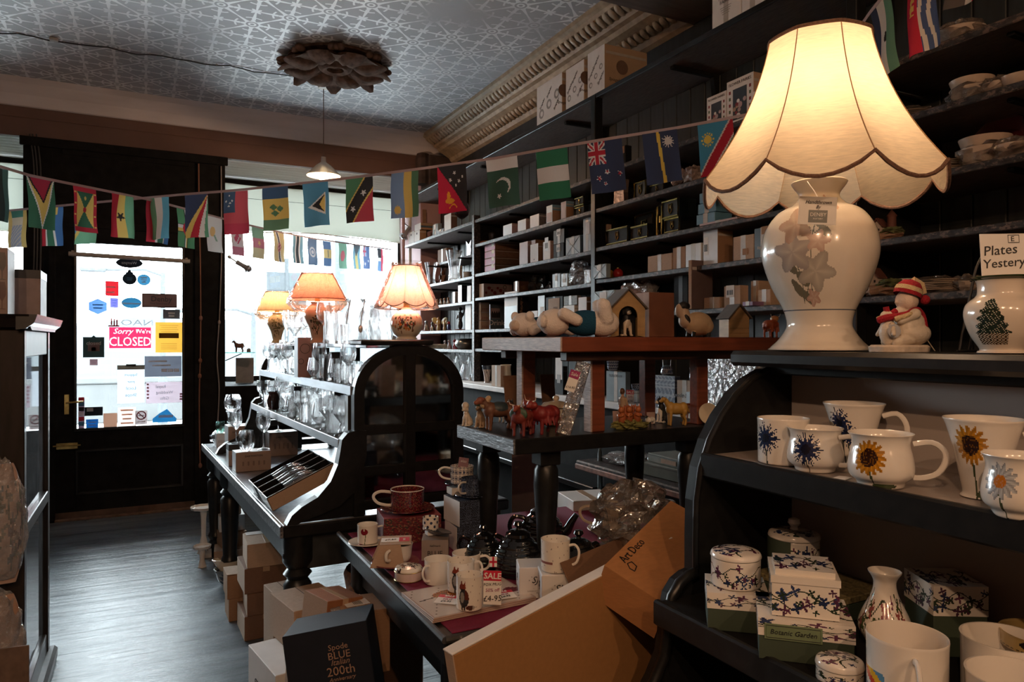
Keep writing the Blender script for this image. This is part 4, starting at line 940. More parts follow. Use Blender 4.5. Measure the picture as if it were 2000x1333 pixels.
bunting('bunting of national flags strung across the shop in front of the shelves',
  [(-60,420,4.5),(35,412,4.2),(130,403,3.95),(240,393,3.85),(360,382,3.74),(440,376,3.68),(560,364,3.6),(700,348,3.5),(830,331,3.33),(960,313,3.2),(1080,292,3.1),(1200,272,3.03),(1320,253,2.98),(1475,224,2.85),(1560,205,2.75)],
  [(15,52, f_misc, 1,.01, 'pale yellow flag with a blue crest'),(83,122, f_sa, 1,.01, 'red, white, green and blue flag'),(146,188, f_gren2,1,.008, 'blue and green flag with a yellow diagonal'),
   (287,331, f_sl, 1.02,.012, 'green, white and blue upright striped flag'),(360,405, f_sey, 1.04,.008, 'flag with rays of blue, yellow, red, white and green'),(436,483, f_samoa, 1.02,.01, 'red flag with blue corner and white stars'),
   (513,563, f_vincent, 1,.008, 'blue, yellow and green flag with three diamonds'),(591,641, f_lucia, 1,.008, 'light blue flag with black and yellow triangle'),(674,727, f_kitts, 1,.007, 'green and red flag with a black star band'),
   (764,817, f_rwanda, 1,.007, 'blue, yellow and green flag with a sun'),(855,911, f_png, 1,.007, 'red and black flag with a yellow bird'),(949,1010, f_pak, 1,.008, 'green flag with a white crescent and star'),
   (1046,1107, hs(hx('1f7350'), W_, hx('1f7350')),1,.007, 'green and white horizontal striped flag'),(1147,1214, f_nz, 1.02,.006, 'navy flag with a union jack and red stars'),(1254,1322, f_nauru, 1,.006, 'navy flag with a yellow stripe and white star'),(1362,1431, f_nam, 1,.006, 'blue and green flag with red diagonal and sun'),
   (1478,1545, hs(hx('2f6b4f'), hx('b4122f'), Y_),1,.006, 'striped flag hidden behind the big lampshade')])
bunting('bunting of national flags running from the left towards the window',
  [(-120,300,2.7),(0,328,2.95),(60,346,3.15),(190,372,3.5),(300,394,3.8),(360,410,4.1),(470,438,4.85),(545,455,5.4),(620,469,6.0),(700,480,6.8),(765,489,7.25)],
  [(-45,16, f_dark, 1.02,.01, 'dark green flag cut by the photo edge'),(53,107, f_guyana, 1.03,.006, 'green flag with a red and yellow arrowhead'),(142,187, f_grenada, .98,.006, 'red bordered flag with green and yellow triangles'),(217,259, f_ghana, 1,.02, 'red, yellow and green flag with black star'),
   (287,330, f_sa, 1,.012, 'red, green and blue flag behind another'),(346,380, f_dom, 1,.006, 'green flag with a crossed stripe'),(403,432, f_cyp, 1,.005, 'white flag with a small golden shape'),(452,475, f_can, 1,.004, 'red and white maple leaf flag'),(493,516, f_cam, 1,.004, 'green, red and yellow flag with star'),
   (534,555, f_bru, 1.02,.006, 'yellow flag with black and white diagonal'),(571,591, f_bot, 1,.005, 'light blue flag with a black stripe'),(601,619, f_un, 1,.003, 'blue flag with a round emblem'),(631,647, f_barb, 1,.003, 'blue and yellow flag with trident'),(661,676, f_bang, 1.05,.003, 'green flag with red disc'),(689,703, f_bah, 1.05,.003, 'blue and yellow flag with black triangle'),(709,722, f_aus, 1,.003, 'blue flag with stars'),(737,748, f_ant, 1.05,.003, 'red and blue flag with sun')])
bunting('bunting flags hanging at the upper right above the big lamp',
  [(1640,112,2.15),(1700,28,1.95),(1740,-22,1.85),(1830,-90,1.7),(1960,-150,1.55)],
  [(1700,1737, f_les, 1.0,.006, 'blue, white and green flag with a dark emblem'),(1768,1822, f_kir, .98,.012, 'red flag with yellow bird and blue waves'),(1855,1925, vs(hx('4a4546'), hx('4a4546'), W_, R_),.66,.008, 'dark and red flag at the top edge')])

# ================================================================== TABLE LAMPS
def lampshade(parent, loc, rt, rb, h, panels, drop, bell, mat, trim, seamm, name='lamp_shade'):
    """bell shade made of panels with a scalloped lower rim, trim cord and seams; loc = centre of the lower rim"""
    per = 8; n = panels*per; rows = 12; V, F = [], []
    def rim(a): s = (a/(2*pi)*panels) % 1; return -drop*sin(pi*s)**.8
    def rad(s, a):
        q = (a/(2*pi)*panels) % 1; r = rt+(rb-rt)*((1-s)**bell*.55+(1-s)*.45)
        return r*(1-.035*sin(pi*q)*(1 if panels < 20 else .3))
    off = pi/panels if panels < 20 else 0
    def pt(i, j, k=1.0): a = 2*pi*i/n; s = j/rows; z = rim(a)*(1-s)**2+s*h; r = rad(s, a)*k; return (r*cos(a+off), r*sin(a+off), z)
    for i in range(n):
        for j in range(rows+1): V.append(pt(i, j))
    for i in range(n):
        for j in range(rows): a = i*(rows+1)+j; b = ((i+1) % n)*(rows+1)+j; F.append((a, b, b+1, a+1))
    sh = ob(name, mk(name, (V, F), True, 50, recalc=False), mat, parent, loc)
    ob('rim_trim', mk('rim_trim', tube([pt(i, 0,1.004) for i in range(n)], .0042*rb/.25,6, True), True), trim, sh); ob('top_trim', mk('top_trim', tube([pt(i, rows, 1.004) for i in range(n)], .0042*rb/.25,6, True), True), trim, sh)
    if panels < 20:
        for k in range(panels): ob('seam', mk('seam', tube([pt(k*per, j, 1.003) for j in range(rows+1)], .0012*rb/.25,5), True), seamm, sh)
    return sh
def lathe_print(prof, seg, fn, smooth=True):
    """lathe whose faces carry print: fn(theta, z, row) -> colour"""
    V, F = lathe(prof, seg); me = mk('body', (V, F), smooth, 50, recalc=False)
    bm = bmesh.new(); bm.from_mesh(me); bmesh.ops.recalc_face_normals(bm, faces=bm.faces); bm.to_mesh(me); bm.free()
    setcol(me, [fn(atan2(p.center.y, p.center.x), p.center.z, sqrt(p.center.x**2+p.center.y**2)) for p in me.polygons]); return me
def resample(prof, n):
    L = [0]
    for a, b in zip(prof, prof[1:]): L.append(L[-1]+sqrt((a[0]-b[0])**2+(a[1]-b[1])**2))
    out = []
    for i in range(n+1):
        s = L[-1]*i/n; k = max(j for j in range(len(L)) if L[j] <= s+1e-12); k = min(k, len(L)-2); f = (s-L[k])/max(1e-9, L[k+1]-L[k])
        out.append((prof[k][0]+(prof[k+1][0]-prof[k][0])*f, prof[k][1]+(prof[k+1][1]-prof[k][1])*f))
    return out
def smoothprof(pts, n=40):
    """Catmull-Rom through profile points"""
    out = []; m = len(pts)
    for i in range(m-1):
        p0, p1, p2, p3 = pts[max(0, i-1)], pts[i], pts[i+1], pts[min(m-1, i+2)]; k = max(2, n//(m-1))
        for j in range(k):
            t = j/k; out.append(tuple(.5*((2*p1[c])+(-p0[c]+p2[c])*t+(2*p0[c]-5*p1[c]+4*p2[c]-p3[c])*t*t+(-p0[c]+3*p1[c]-3*p2[c]+p3[c])*t**3) for c in (0,1)))
    out.append(pts[-1]); return [(max(0, a), b) for a, b in out]
def camang(p): return atan2(-p[1], -p[0])
def mixc(a, b, t): return tuple(x+(y-x)*t for x, y in zip(a, b))
def dtheta(a, b): d = (a-b) % (2*pi); return d-2*pi if d > pi else d

# ---- the big foreground lamp
lp = Vector((1.302,1.083, DTOP)); LA = camang(lp)
BIG = thing('table_lamp', 'large white china table lamp with glowing scalloped cream shade', 'lamp', lp)
prof = smoothprof([(.0,.002),(.098,.002),(.100,.008),(.086,.022),(.070,.045),(.066,.062),(.074,.092),(.098,.14),(.115,.19),(.119,.222),(.112,.262),(.088,.298),(.058,.316),(.043,.33),(.042,.342),(.056,.362),(.054,.368),(.03,.37),(0,.37)], 90)
PET = [(.13,.30,.034, hx('b98a6c')),(-.42,.262,.04, hx('9a6f5c')),(-.02,.225,.024, hx('a87f72')),(-.45,.205,.045, hx('6f6a72')),(-.06,.165,.043, hx('77726c')),(-.12,.112,.02, hx('96584c'))]
def floral(th, z, r):
    d = dtheta(th, LA); x = d; base = (.72,.66,.57)
    if abs(z-.087) < .0012: return (.12,.14,.17)
    for px, pz, pr, c in PET:
        dx, dz = (x-px)*.115, z-pz; q = sqrt(dx*dx+dz*dz); a = atan2(dz, dx)
        if q < pr*(.8+.2*sin(5*a+pz*90)): return mixc(base, c, .35+.3*(q/pr)**2+.2*abs(sin(2.5*a+pz*40)))
    for x0, z0, x1, z1 in ((-.3,.105,.02,.29),(-.36,.1,-.4,.25),(-.2,.1,-.08,.15),(-.1,.24,.12,.27)):
        s = (z-z0)/(z1-z0)
        if 0 <= s <= 1 and abs(x-(x0+(x1-x0)*s+.04*sin(s*6))) < .011: return (.14,.15,.12)
    for lx, lz, lr in ((-.5,.175,.016),(-.3,.15,.019),(-.42,.128,.018),(-.2,.108,.014),(-.28,.115,.015),(.0,.262,.014),(-.2,.25,.012),(.1,.245,.015),(-.48,.14,.012)):
        dx, dz = (x-lx)*.115, z-lz
        if (dx*.8+dz*.6)**2/(lr*lr*.3)+(dz*.8-dx*.6)**2/(lr*lr) < 1: return (.16,.15,.11)
    return base
ob('china_body', lathe_print(resample(prof, 230),420, floral), PRINT, BIG)
ob('brass_fitting', mk('brass_fitting', lathe([(0,.368),(.02,.368),(.022,.376),(.012,.384),(.012,.43),(.018,.435),(.018,.47),(0,.47)], 16), True), BRASS, BIG)
SHADE = cloth('shade_silk', (.84,.70,.52),.62, False, 38., stretch=(1,1,9), var=.10)
LTRIM = pm('brown_cord_trim', (.17,.09,.06),.8, var=.3, scale=200, bump=.5); LSEAM = pm('tan_seam', (.42,.24,.12),.8)
lampshade(BIG, (0,0,.372),.106,.246,.30,8,.042,2.2, SHADE, LTRIM, LSEAM).rotation_euler = (0,0, LA)
add_bulb(BIG, (0,0,.50),7.5,(1,.68,.42),.035)
ob('bulb', mk('bulb', ellipsoid((0,0,.50),(.028,.028,.034)), True), emis('warm_bulb', (1,.68,.42),14), BIG)
flex = ob('flex', mk('flex', tube([(.06,-.06,.006),(.11,-.06,.008),(.15,-.02,.006),(.2,.06,-.0)], .004,6), True), pm('tan_flex', (.45,.33,.2),.5), BIG); flex.rotation_euler = (0,0,0)
k = (dep(lp)-.135)/FPX
tg = thing('swing_tag', 'cream handthrown tag tied round the neck of the big lamp', 'tag', P(1595,439, D=dep(lp)-.135),(radians(5),.03,-YAW))
ob('card', cbox(74*k, .0012,54*k, .0004), PAPER, tg); ob('string', mk('string', tube([(0,0,50*k),(.0,.02,66*k),(.004,.07,92*k)], .0009,5), True), PAPER, tg)
ob('printed_panel', xf(cbox(37*k, .0008,24*k, .0002),(1*k, -.0008,4*k)), pm('slate_print', (.23,.24,.23),.6), tg)
for s_, z_, y_, sh_, m_ in (('DENBY', 10,19,0, PAPER),('POTTERY', 4.5,11,0, PAPER),('Handthrown', 10,43,.3, INK),('By', 9,34,.3, INK)): decal(tg, 'lettering', text(s_, z_*k, sh_), m_, (1*k if m_ is PAPER else 0,-.0018, y_*k),(1,0,0),(0,0,1))

# ---- three lamps on the glassware stand
def speck_fn(la, cols, zc, hr, zr, base=(.72,.62,.5)):
    rn = random.Random(5); sp_ = [(rn.gauss(0,.5)*hr, zc+rn.gauss(0,.5)*zr, rn.choice(cols), rn.uniform(.25,.6)) for _ in range(90)]
    def fn(th, z, r):
        d = dtheta(th, la)
        if abs(d) > hr*1.3 or abs(z-zc) > zr*1.3: return base
        for a, b, c, s in sp_:
            if abs(d-a) < .07*s*1.6 and abs(z-b) < .006*s*1.6: return c
        return base
    return fn
def stand_pt(u, y, z):
    """point on the stand: column of the photo u, distance y along the stand"""
    d = ray(u, 666); t = (SA.y+y)/d.y; q = d*t; return Vector((q.x, q.y, z))
SZ = TZ+.0015
# round ball lamp on the near ledge
q = stand_pt(794,.075, SZ+SHH+.004); la = camang(q)
t = thing('table_lamp', 'round floral lamp with scalloped peach shade wrapped in cellophane', 'lamp', q)
ob('china_body', lathe_print(smoothprof([(0,.001),(.042,.001),(.044,.006),(.04,.012),(.055,.028),(.068,.06),(.062,.095),(.04,.118),(.022,.126),(.018,.134),(0,.134)], 60),90, speck_fn(la, [hx('a53b2e'), hx('4d5a3c'), hx('c9824a'), hx('7a5a44'), hx('5b4a52')], .065,.8,.03)), PRINT, t)
ob('fitting', mk('fitting', lathe([(0,.13),(.014,.13),(.012,.15),(.016,.16),(0,.19)], 12), True), BRASS, t)
PE = cloth('peach_shade', (.82,.42,.37),.45, False, 60., stretch=(1,1,.2), var=.1); OR2 = cloth('orange_shade', (.72,.29,.19),.4, False, 60., stretch=(1,1,.2), var=.1); YE2 = cloth('straw_shade', (.78,.54,.3),.4, False, 60., stretch=(1,1,.2), var=.1)
sh = lampshade(t, (0,0,.155),.054,.118,.155,8,.018,1.3, PE, LTRIM, LSEAM); add_bulb(t, (0,0,.215),3,(1,.7,.46),.02)
ob('cellophane', mk('cellophane', lathe([(.062,.33),(.068,.3),(.132,.15),(.137,.135),(.12,.128)], 30), True), FILM, t)
# orange lamp in the middle and straw-coloured lamp at the far end
for (u, y, lab, sm, sc_, pw, cols) in ((620,.82, 'tall vase lamp with orange cone shade among the glassware', OR2,1.0,3.2, [hx('5d4a3c'), hx('7a5540'), hx('6c6a50')]),(541,1.55, 'small lamp with straw-coloured shade at the far end', YE2,.86,2.2, [hx('7a6a4c'), hx('8a7a50')])):
    q = stand_pt(u, y, SZ+.6855); la = camang(q); t = thing('table_lamp', lab, 'lamp', q); s = sc_
    ob('china_body', lathe_print(smoothprof([(0,.001),(.036*s, .001),(.038*s, .006),(.03*s, .03*s),(.042*s, .08*s),(.062*s, .125*s),(.063*s, .155*s),(.045*s, .185*s),(.03*s, .198*s),(.035*s, .208*s),(0,.21*s)], 60),80, speck_fn(la, cols, .11*s, .6,.05,(.66,.42,.3) if s == 1 else (.7,.55,.34))), PRINT, t)
    ob('fitting', mk('fitting', lathe([(0,.2*s),(.014,.2*s),(.012,.24*s),(0,.25*s)], 12), True), BRASS, t)
    lampshade(t, (0,0,.222*s),.072*s, .136*s, .125*s, 36,.001,1.0, sm, sm, LSEAM); add_bulb(t, (0,0,.285*s), pw, (1,.7,.46),.02)
    ob('cellophane', mk('cellophane', lathe([(.078*s, .36*s),(.082*s, .345*s),(.146*s, .225*s),(.15*s, .2*s),(.11*s, .16*s)], 26), True), FILM, t)

# ================================================================== GLASSWARE
def gl(outer, inner): return mk('glass_body', lathe(outer+inner, 26), True, 35)
GP = {
 'wine': gl([(0,0),(.034,0),(.033,.003),(.009,.008),(.004,.018),(.004,.088),(.012,.098),(.033,.122),(.039,.15),(.033,.2)], [(.0318,.2),(.0376,.15),(.0318,.124),(.010,.104),(0,.102)]),
 'balloon': gl([(0,0),(.036,0),(.035,.003),(.009,.008),(.004,.018),(.004,.078),(.02,.087),(.048,.11),(.056,.145),(.05,.18),(.042,.2)], [(.0408,.2),(.0487,.18),(.0546,.145),(.0466,.112),(.018,.092),(0,.089)]),
 'flute': gl([(0,0),(.032,0),(.031,.003),(.008,.008),(.004,.018),(.0045,.075),(.012,.095),(.026,.13),(.029,.16),(.022,.225)], [(.0208,.225),(.0277,.16),(.0245,.132),(.010,.101),(0,.096)]),
 'tumbler': gl([(0,0),(.032,0),(.034,.004),(.039,.095)], [(.0375,.095),(.0325,.016),(0,.014)]),
 'highball': gl([(0,0),(.029,0),(.031,.004),(.034,.14)], [(.0325,.14),(.0295,.018),(0,.016)]),
 'stemless': gl([(0,0),(.024,0),(.034,.012),(.045,.045),(.042,.085),(.036,.108)], [(.0348,.108),(.0406,.085),(.0436,.046),(.032,.014),(0,.008)]),
 'nosing': gl([(0,0),(.022,0),(.022,.006),(.01,.014),(.018,.022),(.033,.045),(.031,.065),(.022,.115)], [(.0208,.115),(.0297,.065),(.0317,.046),(.016,.027),(0,.024)]),
 'goblet': gl([(0,0),(.034,0),(.033,.004),(.012,.012),(.009,.03),(.013,.04),(.009,.05),(.016,.06),(.038,.09),(.04,.12),(.037,.15)], [(.0355,.15),(.0385,.12),(.0365,.092),(.014,.066),(0,.063)]),
 'flared_vase': gl([(0,0),(.05,0),(.054,.012),(.05,.03),(.054,.045),(.048,.06),(.044,.08),(.05,.14),(.075,.27)], [(.073,.27),(.048,.14),(.042,.08),(.04,.03),(0,.02)]),
 'jug': gl([(0,0),(.045,0),(.05,.006),(.05,.1),(.042,.14),(.03,.165),(.03,.18),(.045,.2)], [(.0435,.2),(.0285,.18),(.0285,.166),(.0405,.14),(.0485,.1),(.0485,.012),(0,.012)]),
 'decanter': gl([(0,0),(.045,0),(.052,.01),(.05,.08),(.03,.11),(.016,.13),(.016,.16),(.024,.17)], [(.022,.17),(.0145,.16),(.0145,.132),(.028,.112),(.048,.08),(.05,.014),(0,.012)]),
 'bowl': gl([(0,0),(.03,0),(.03,.008),(.025,.012),(.05,.03),(.07,.06)], [(.0685,.06),(.0485,.032),(.02,.018),(0,.016)]),
}
def swirl():
    V, F = lathe(smoothprof([(0,0),(.04,0),(.044,.005),(.052,.05),(.055,.11),(.046,.15),(.05,.165)], 40)+[(.046,.165),(.042,.15),(.05,.11),(.047,.05),(.038,.012),(0,.01)], 64)
    out = []
    for x, y, z in V:
        r = sqrt(x*x+y*y)
        if r > .03 and .006 < z < .15: a = atan2(y, x); k = 1+.03*sin(10*a+z*90); x, y = x*k, y*k
        out.append((x, y, z))
    return mk('glass_body', (out, F), True, 30)
GP['cut_vase'] = swirl()
_prot = {}
def glass(kind, loc, label, group, sc=1.0, mat=None, rot=None, cat='glass', name=None):
    o = single(name or {'flared_vase': 'glass_vase', 'jug': 'glass_jug', 'decanter': 'glass_decanter', 'cut_vase': 'cut_glass_vase', 'bowl': 'glass_bowl', 'tumbler': 'tumbler', 'highball': 'highball_glass', 'balloon': 'gin_glass', 'flute': 'champagne_flute', 'nosing': 'whisky_glass', 'stemless': 'stemless_glass', 'goblet': 'goblet'}.get(kind, 'wine_glass'), GP[kind], mat or GLASS, label, cat, loc, rot or (0,0, random.random()*6), group); o.scale = (sc,)*3; return o
def SP(x, y, z): return SA+Vector((x*cos(RT)-y*sin(RT), x*sin(RT)+y*cos(RT), z))
KN = {'wine': 'stemmed wine glass', 'balloon': 'round-bowled gin glass', 'flute': 'champagne flute', 'tumbler': 'straight tumbler', 'highball': 'tall straight glass', 'nosing': 'tulip whisky glass', 'goblet': 'short crystal goblet', 'stemless': 'stemless wine glass', 'jug': 'waisted glass jug', 'decanter': 'glass decanter'}
def row(seq, x, z, y0, y1, where, sc=1.0):
    n = len(seq)
    for i, k in enumerate(seq):
        y = y0+(y1-y0)*(i+.5)/n
        glass(k, SP(x+random.uniform(-.008,.008), y+random.uniform(-.01,.01), z), 'clear %s on the %s of the black stand' % (KN[k], where), 'every %s on the %s' % (KN[k], where), sc*random.uniform(.96,1.03))
# lower shelf
row(['goblet', 'tumbler', 'goblet', 'nosing', 'highball', 'tumbler', 'goblet', 'tumbler', 'nosing', 'goblet', 'wine', 'tumbler', 'highball', 'tumbler', 'goblet'], .0,.306,.10,1.88, 'lower shelf', .98)
row(['tumbler', 'goblet', 'highball', 'tumbler', 'decanter', 'goblet', 'tumbler', 'highball', 'goblet', 'tumbler', 'decanter', 'highball'], .12,.306,.14,1.86, 'lower shelf', 1.0)
row(['highball', 'tumbler', 'goblet', 'decanter', 'tumbler', 'goblet', 'highball', 'tumbler'], .25,.306,.14,1.8, 'lower shelf', 1.0)
# upper shelf
row(['wine', 'tumbler', 'nosing', 'highball', 'wine', 'nosing'], .022,.516,.10,.78, 'upper shelf', .9)
row(['nosing', 'tumbler', 'wine', 'flute', 'wine', 'tumbler', 'flute', 'wine'], .022,.516,1.02,1.88, 'upper shelf', .82)
row(['nosing', 'tumbler', 'highball', 'tumbler', 'stemless', 'highball', 'tumbler', 'highball', 'nosing', 'highball'], .13,.516,.12,1.85, 'upper shelf', .82)
row(['highball', 'nosing', 'tumbler', 'highball', 'tumbler', 'highball'], .26,.516,.12,1.8, 'upper shelf', .82)
# top shelf
TSZ = SZ+.6865
def top(u, y, k, lab, sc=1.0, g=None, cat='glass'): 
    q = stand_pt(u, y, TSZ); return glass(k, q, lab, g, sc, cat=cat)
top(744,.22, 'cut_vase', 'swirl-cut crystal vase beside the round lamp', 1.0, cat='vase')
for u, y, lab in ((694,.36, 'waisted glass jug with a hanging spoon on the top shelf'),(722,.30, 'waisted glass jug next to the cut crystal vase')):
    q = stand_pt(u, y, TSZ); t = thing('glass_jug', lab, 'jug', q); ob('glass_body', GP['jug'], GLASS, t); ob('handle', mk('handle', tube([(.04,0,.19),(.07,0,.18),(.078,0,.12),(.052,0,.06)], .005,8), True), GLASS, t)
    sp_ = ob('spoon', mk('spoon', join(tube([(-.03,-.03,.195),(-.047,-.04,.12),(-.05,-.04,.08)], .0022,6), ellipsoid((-.052,-.041,.065),(.01,.005,.017))), True), CHROME, t)
top(665,.50, 'highball', 'tall straight glass on the top shelf before the orange lamp', 1.02); top(648,.46, 'highball', 'tall square-based glass beside the orange lamp', 1.06)
top(633,.62, 'wine', 'swirl-patterned wine glass in front of the orange lamp', .98); top(655,.95, 'decanter', 'glass decanter behind the orange lamp', 1.0, cat='decanter'); top(576,1.0, 'goblet', 'crystal goblet left of the orange lamp', .9); top(588,1.25, 'balloon', 'round gin glass left behind the orange lamp', .85); top(600,1.05, 'wine', 'thin wine glass touching the orange lampshade', .85)
top(680,.12, 'tumbler', 'low tumbler at the near edge of the top shelf', .85); top(560,1.2, 'flute', 'champagne flute between the two far lamps', .8)

# gift boxes among the glasses
def gbox(loc, s, mat, label, cat='box', rot=RT, extra=None, name='gift_box', lid=True):
    t = thing(name, label, cat, loc, rot if isinstance(rot, (tuple, list)) else (0,0, rot)); b = min(.002, min(s)*.06)
    ob('body', cbox(s[0], s[1], s[2], b), mat, t)
    if lid: ob('lid_seam', xf(cbox(s[0]+.0012, s[1]+.0012, max(.0015, s[2]*.012),.0003),(0,0, s[2]*.80)), INK, t)
    if extra: extra(t, s)
    return t
PINKG = pm('mauve_gift_card', (.38,.24,.25),.5, var=.05); PALEB = pm('pale_blue_card', (.55,.66,.72),.45, var=.04)
def pinkprint(t, s):
    ob('side_panel', xf(cbox(.001, s[1], s[2], .0003),(-s[0]/2-.0008,0,0)), PALEB, t)
    for (a, b, r) in ((.0,.62,.024),(-.02,.30,.013),(.018,.2,.01)): ob('printed_ring', mk('printed_ring', xf(tube([(a+r*cos(k*pi/8),-s[1]/2-.0006, b*s[2]+r*sin(k*pi/8)) for k in range(16)], .0012,5, True),(0,0,.02))), INK, t)
q = SP(.018,.91,.516); gbox(q, (.07,.075,.2), PINKG, 'tall mauve gift box with printed circles on the upper shelf', extra=pinkprint, lid=False)
gbox(SP(.075,.76,.516),(.05,.08,.15), INK, 'black whisky glass box with pale edge on the upper shelf', extra=lambda t, s: ob('pale_side', xf(cbox(.001, s[1], s[2], .0003),(-s[0]/2-.0008,0,0)), PALEB, t))
gbox(SP(.10,.62,.516),(.05,.05,.13), INK, 'second black gift box behind the gin glasses on the upper shelf')
gbox(SP(.02,.085,.306),(.05,.04,.17), INK, 'black and pale box at the near end of the lower shelf', extra=lambda t, s: ob('pale_side', xf(cbox(.001, s[1], s[2], .0003),(-s[0]/2-.0008,0,0)), PALEB, t))
gbox(SP(.07,1.28,.306),(.05,.06,.14), INK, 'black gift box in the middle of the lower shelf')
single('brown_jar', mk('brown_jar', lathe(smoothprof([(0,0),(.025,0),(.036,.03),(.038,.06),(.03,.085),(.034,.1),(.03,.102),(0,.095)], 30),22), True), pm('brown_glaze', (.06,.025,.018),.15, coat=.5), 'small dark brown pottery jar among the lower shelf glasses', 'jar', SP(-.01,1.5,.306))
CARDG = pm('slate_card', (.10,.11,.11),.6)
for i, (y, z, r, lab) in enumerate(((.75,.33,.5, 'slate card leaning behind the lower shelf glasses'),(.45,.55,.4, 'slate card leaning behind the upper shelf glasses'))):
    o = single('display_card', cbox(.004,.16,.2,.001), CARDG, lab, 'card', SP(.36, y, z-.02),(r*.5,-.2, RT))

# boxed glasses standing on the table top
def near(u, v, Z, sx, sy, sz, mat, label, rot=RT, extra=None, name='gift_box', lid=False, cat='box'):
    """box placed by the foot of its nearest upright edge"""
    c = P(u, v, Z=Z); m = Matrix.Rotation(rot, 3, 'Z'); ctr = c+m @ Vector((sx/2, sy/2,0)); ctr.z = Z+.0006
    return gbox(ctr, (sx, sy, sz), mat, label, cat, rot, extra, name, lid)
BROWNB = pm('taupe_gift_card', (.33,.24,.2),.45, var=.05); GREYB = pm('grey_card_and_glare', (.55,.56,.57),.35, var=.05)
def dart(word):
    def f(t, s):
        ob('side_panel', xf(cbox(.001, s[1]-.001, s[2]-.001,.0003),(-s[0]/2-.0008,0,.0005)), GREYB, t)  # side panel puts a bright window reflection into the card colour
        if word: decal(t, 'lettering', text(word, min(.014, s[0]*.12), sx=1.0), INK, (0,-s[1]/2-.0012, s[2]*.78),(1,0,0),(0,0,1))
        for k in range(5): ob('printed_glass', xf(cbox(s[0]*.05,.0006, s[2]*.22,.0002),(s[0]*(k-2)*.15,-s[1]/2-.0006, s[2]*.3)), pm('taupe_print', (.2,.14,.12),.5), t)
    return f
b1 = near(446,886, TZ, .14,.15,.165, BROWNB, 'tall taupe glass box with a reflection painted on its side at the far end of the table', extra=dart('DARTINGTON'))
b2 = near(447,912, TZ, .07,.09,.12, BROWNB, 'small black-topped glass box at the table edge', extra=lambda t, s: (dart('')(t, s), ob('black_band', xf(cbox(s[0]+.003, s[1]+.003,.035,.001),(0,0, s[2]-.034)), INK, t)))
b3 = near(461,924, TZ, .18,.12,.105, BROWNB, 'low taupe glass box in front of the presentation boxes', extra=dart('DARTINGTON'))
b4 = near(526,893, TZ, .17,.12,.145, BROWNB, 'taupe glass box under the lower shelf lip', extra=dart('DARTINGTON'))
b5 = near(423,875, TZ, .06,.1,.09, GREYB, 'small silver box at the far corner of the table', extra=dart(''))
def on(b, h, k, lab, dx=0, dy=0, sc=1.0): glass(k, Vector(b.location)+Vector((dx, dy, h+.001)), lab, None, sc)
on(b1,.165, 'balloon', 'large gin glass standing on the tall taupe box', -.03,.03,.95); on(b1,.165, 'flared_vase', 'small clear vase standing on the tall taupe box', -.045,.05,.32); on(b1,.165, 'highball', 'tall clear glass on the far corner of the taupe box', .0,.055,.75)
on(b2,.12, 'wine', 'wine glass standing on the small black-topped box', .01,0,.88); on(b3,.105, 'stemless', 'stemless wine glass standing on the low taupe box', -.03,-.02,1.0); on(b3,.105, 'wine', 'slim wine glass on the right of the low taupe box', .06,0,1.02); on(b4,.145, 'flute', 'tulip flute standing on the box under the shelf lip', -.02,0,1.05)
glass('bowl', P(405,872, Z=TZ)+Vector((.02,0,.05)), 'glass bowl tipped on its side at the far table corner', None, .75, cat='bowl', rot=(radians(80),0,1.2))
glass('stemless', Vector(b5.location)+Vector((0,0,.091)), 'small greenish glass on the silver box', None, .7, glassmat('pale_green_glass', (.75,.92,.86)))
# four black presentation boxes with flutes, tilted
FLAT = mk('lying_flute', xf(lathe([(0,.0),(.006,.0),(.012,.02),(.026,.055),(.029,.085),(.022,.15),(.0208,.15),(.0277,.085),(.0245,.057),(0,.03)], 20), rot=(0, radians(-90),0)), True, 35)
LINER = pm('black_box_liner', (.008,.008,.009),.85, spec=.08); SHINE = thinglass('polished_flute', (.7,.72,.74),.3,.02); WS = pm('white_box_side', (.62,.62,.62),.3, var=.04)
for i in range(4):
    c = P(536,1000, Z=TZ)+Vector((-.004*i-.006,.112*i, .002)); L, w, h = .30,.1,.062
    t = thing('presentation_box', ('open black presentation box of two flutes nearest the scrolled foot', 'second open black presentation box of flutes', 'third open black presentation box of flutes', 'farthest open black presentation box of flutes')[i], 'box', c, (0, radians(-24), RT))
    ob('tray', join(bx(0, L, 0, w, 0,.004,.001), bx(0,.003,0, w, 0, h, .001), bx(L-.003, L, 0, w, 0, h, .001), bx(0, L, 0,.003,0, h, .001), bx(0, L, w-.003, w, 0, h, .001), bx(.003, L-.003,.003, w-.003,.02,.024,.001)), LINER, t)
    ob('white_end', bx(-.0015,0,.001, w-.001,.002, h-.006,.0003), WS if i != 2 else LINER, t); ob('brown_side', bx(.002, L-.002,-.0012,0,.001, h-.004,.0003), CARD2 if i == 0 else LINER, t)
    [ob('rim', bx(*r_, h, h+.0012,.0003), WS, t) for r_ in ((-.001,.003,0, w),(0, L, 0,.002),(L-.003, L, 0, w))]  # white rims paint a highlight along the tray edges
    for k in (0,1):
        if i != 3: ob('flute', FLAT, SHINE, t, (L*.78, w*(.3+.4*k),.05))
    ob('ribbon', mk('ribbon', tube([(.02, w*.5,.03),(.03, w*.45,.05),(.05, w*.5,.035)], .0025,5), True), CHROME, t)
for k in range(7): glass('tumbler', TA+Vector((.26+.05*(k % 3),.22+.05*(k//3), TZ+.001)), 'ribbed small tumbler behind the presentation boxes', 'tumblers behind the presentation boxes', .62)

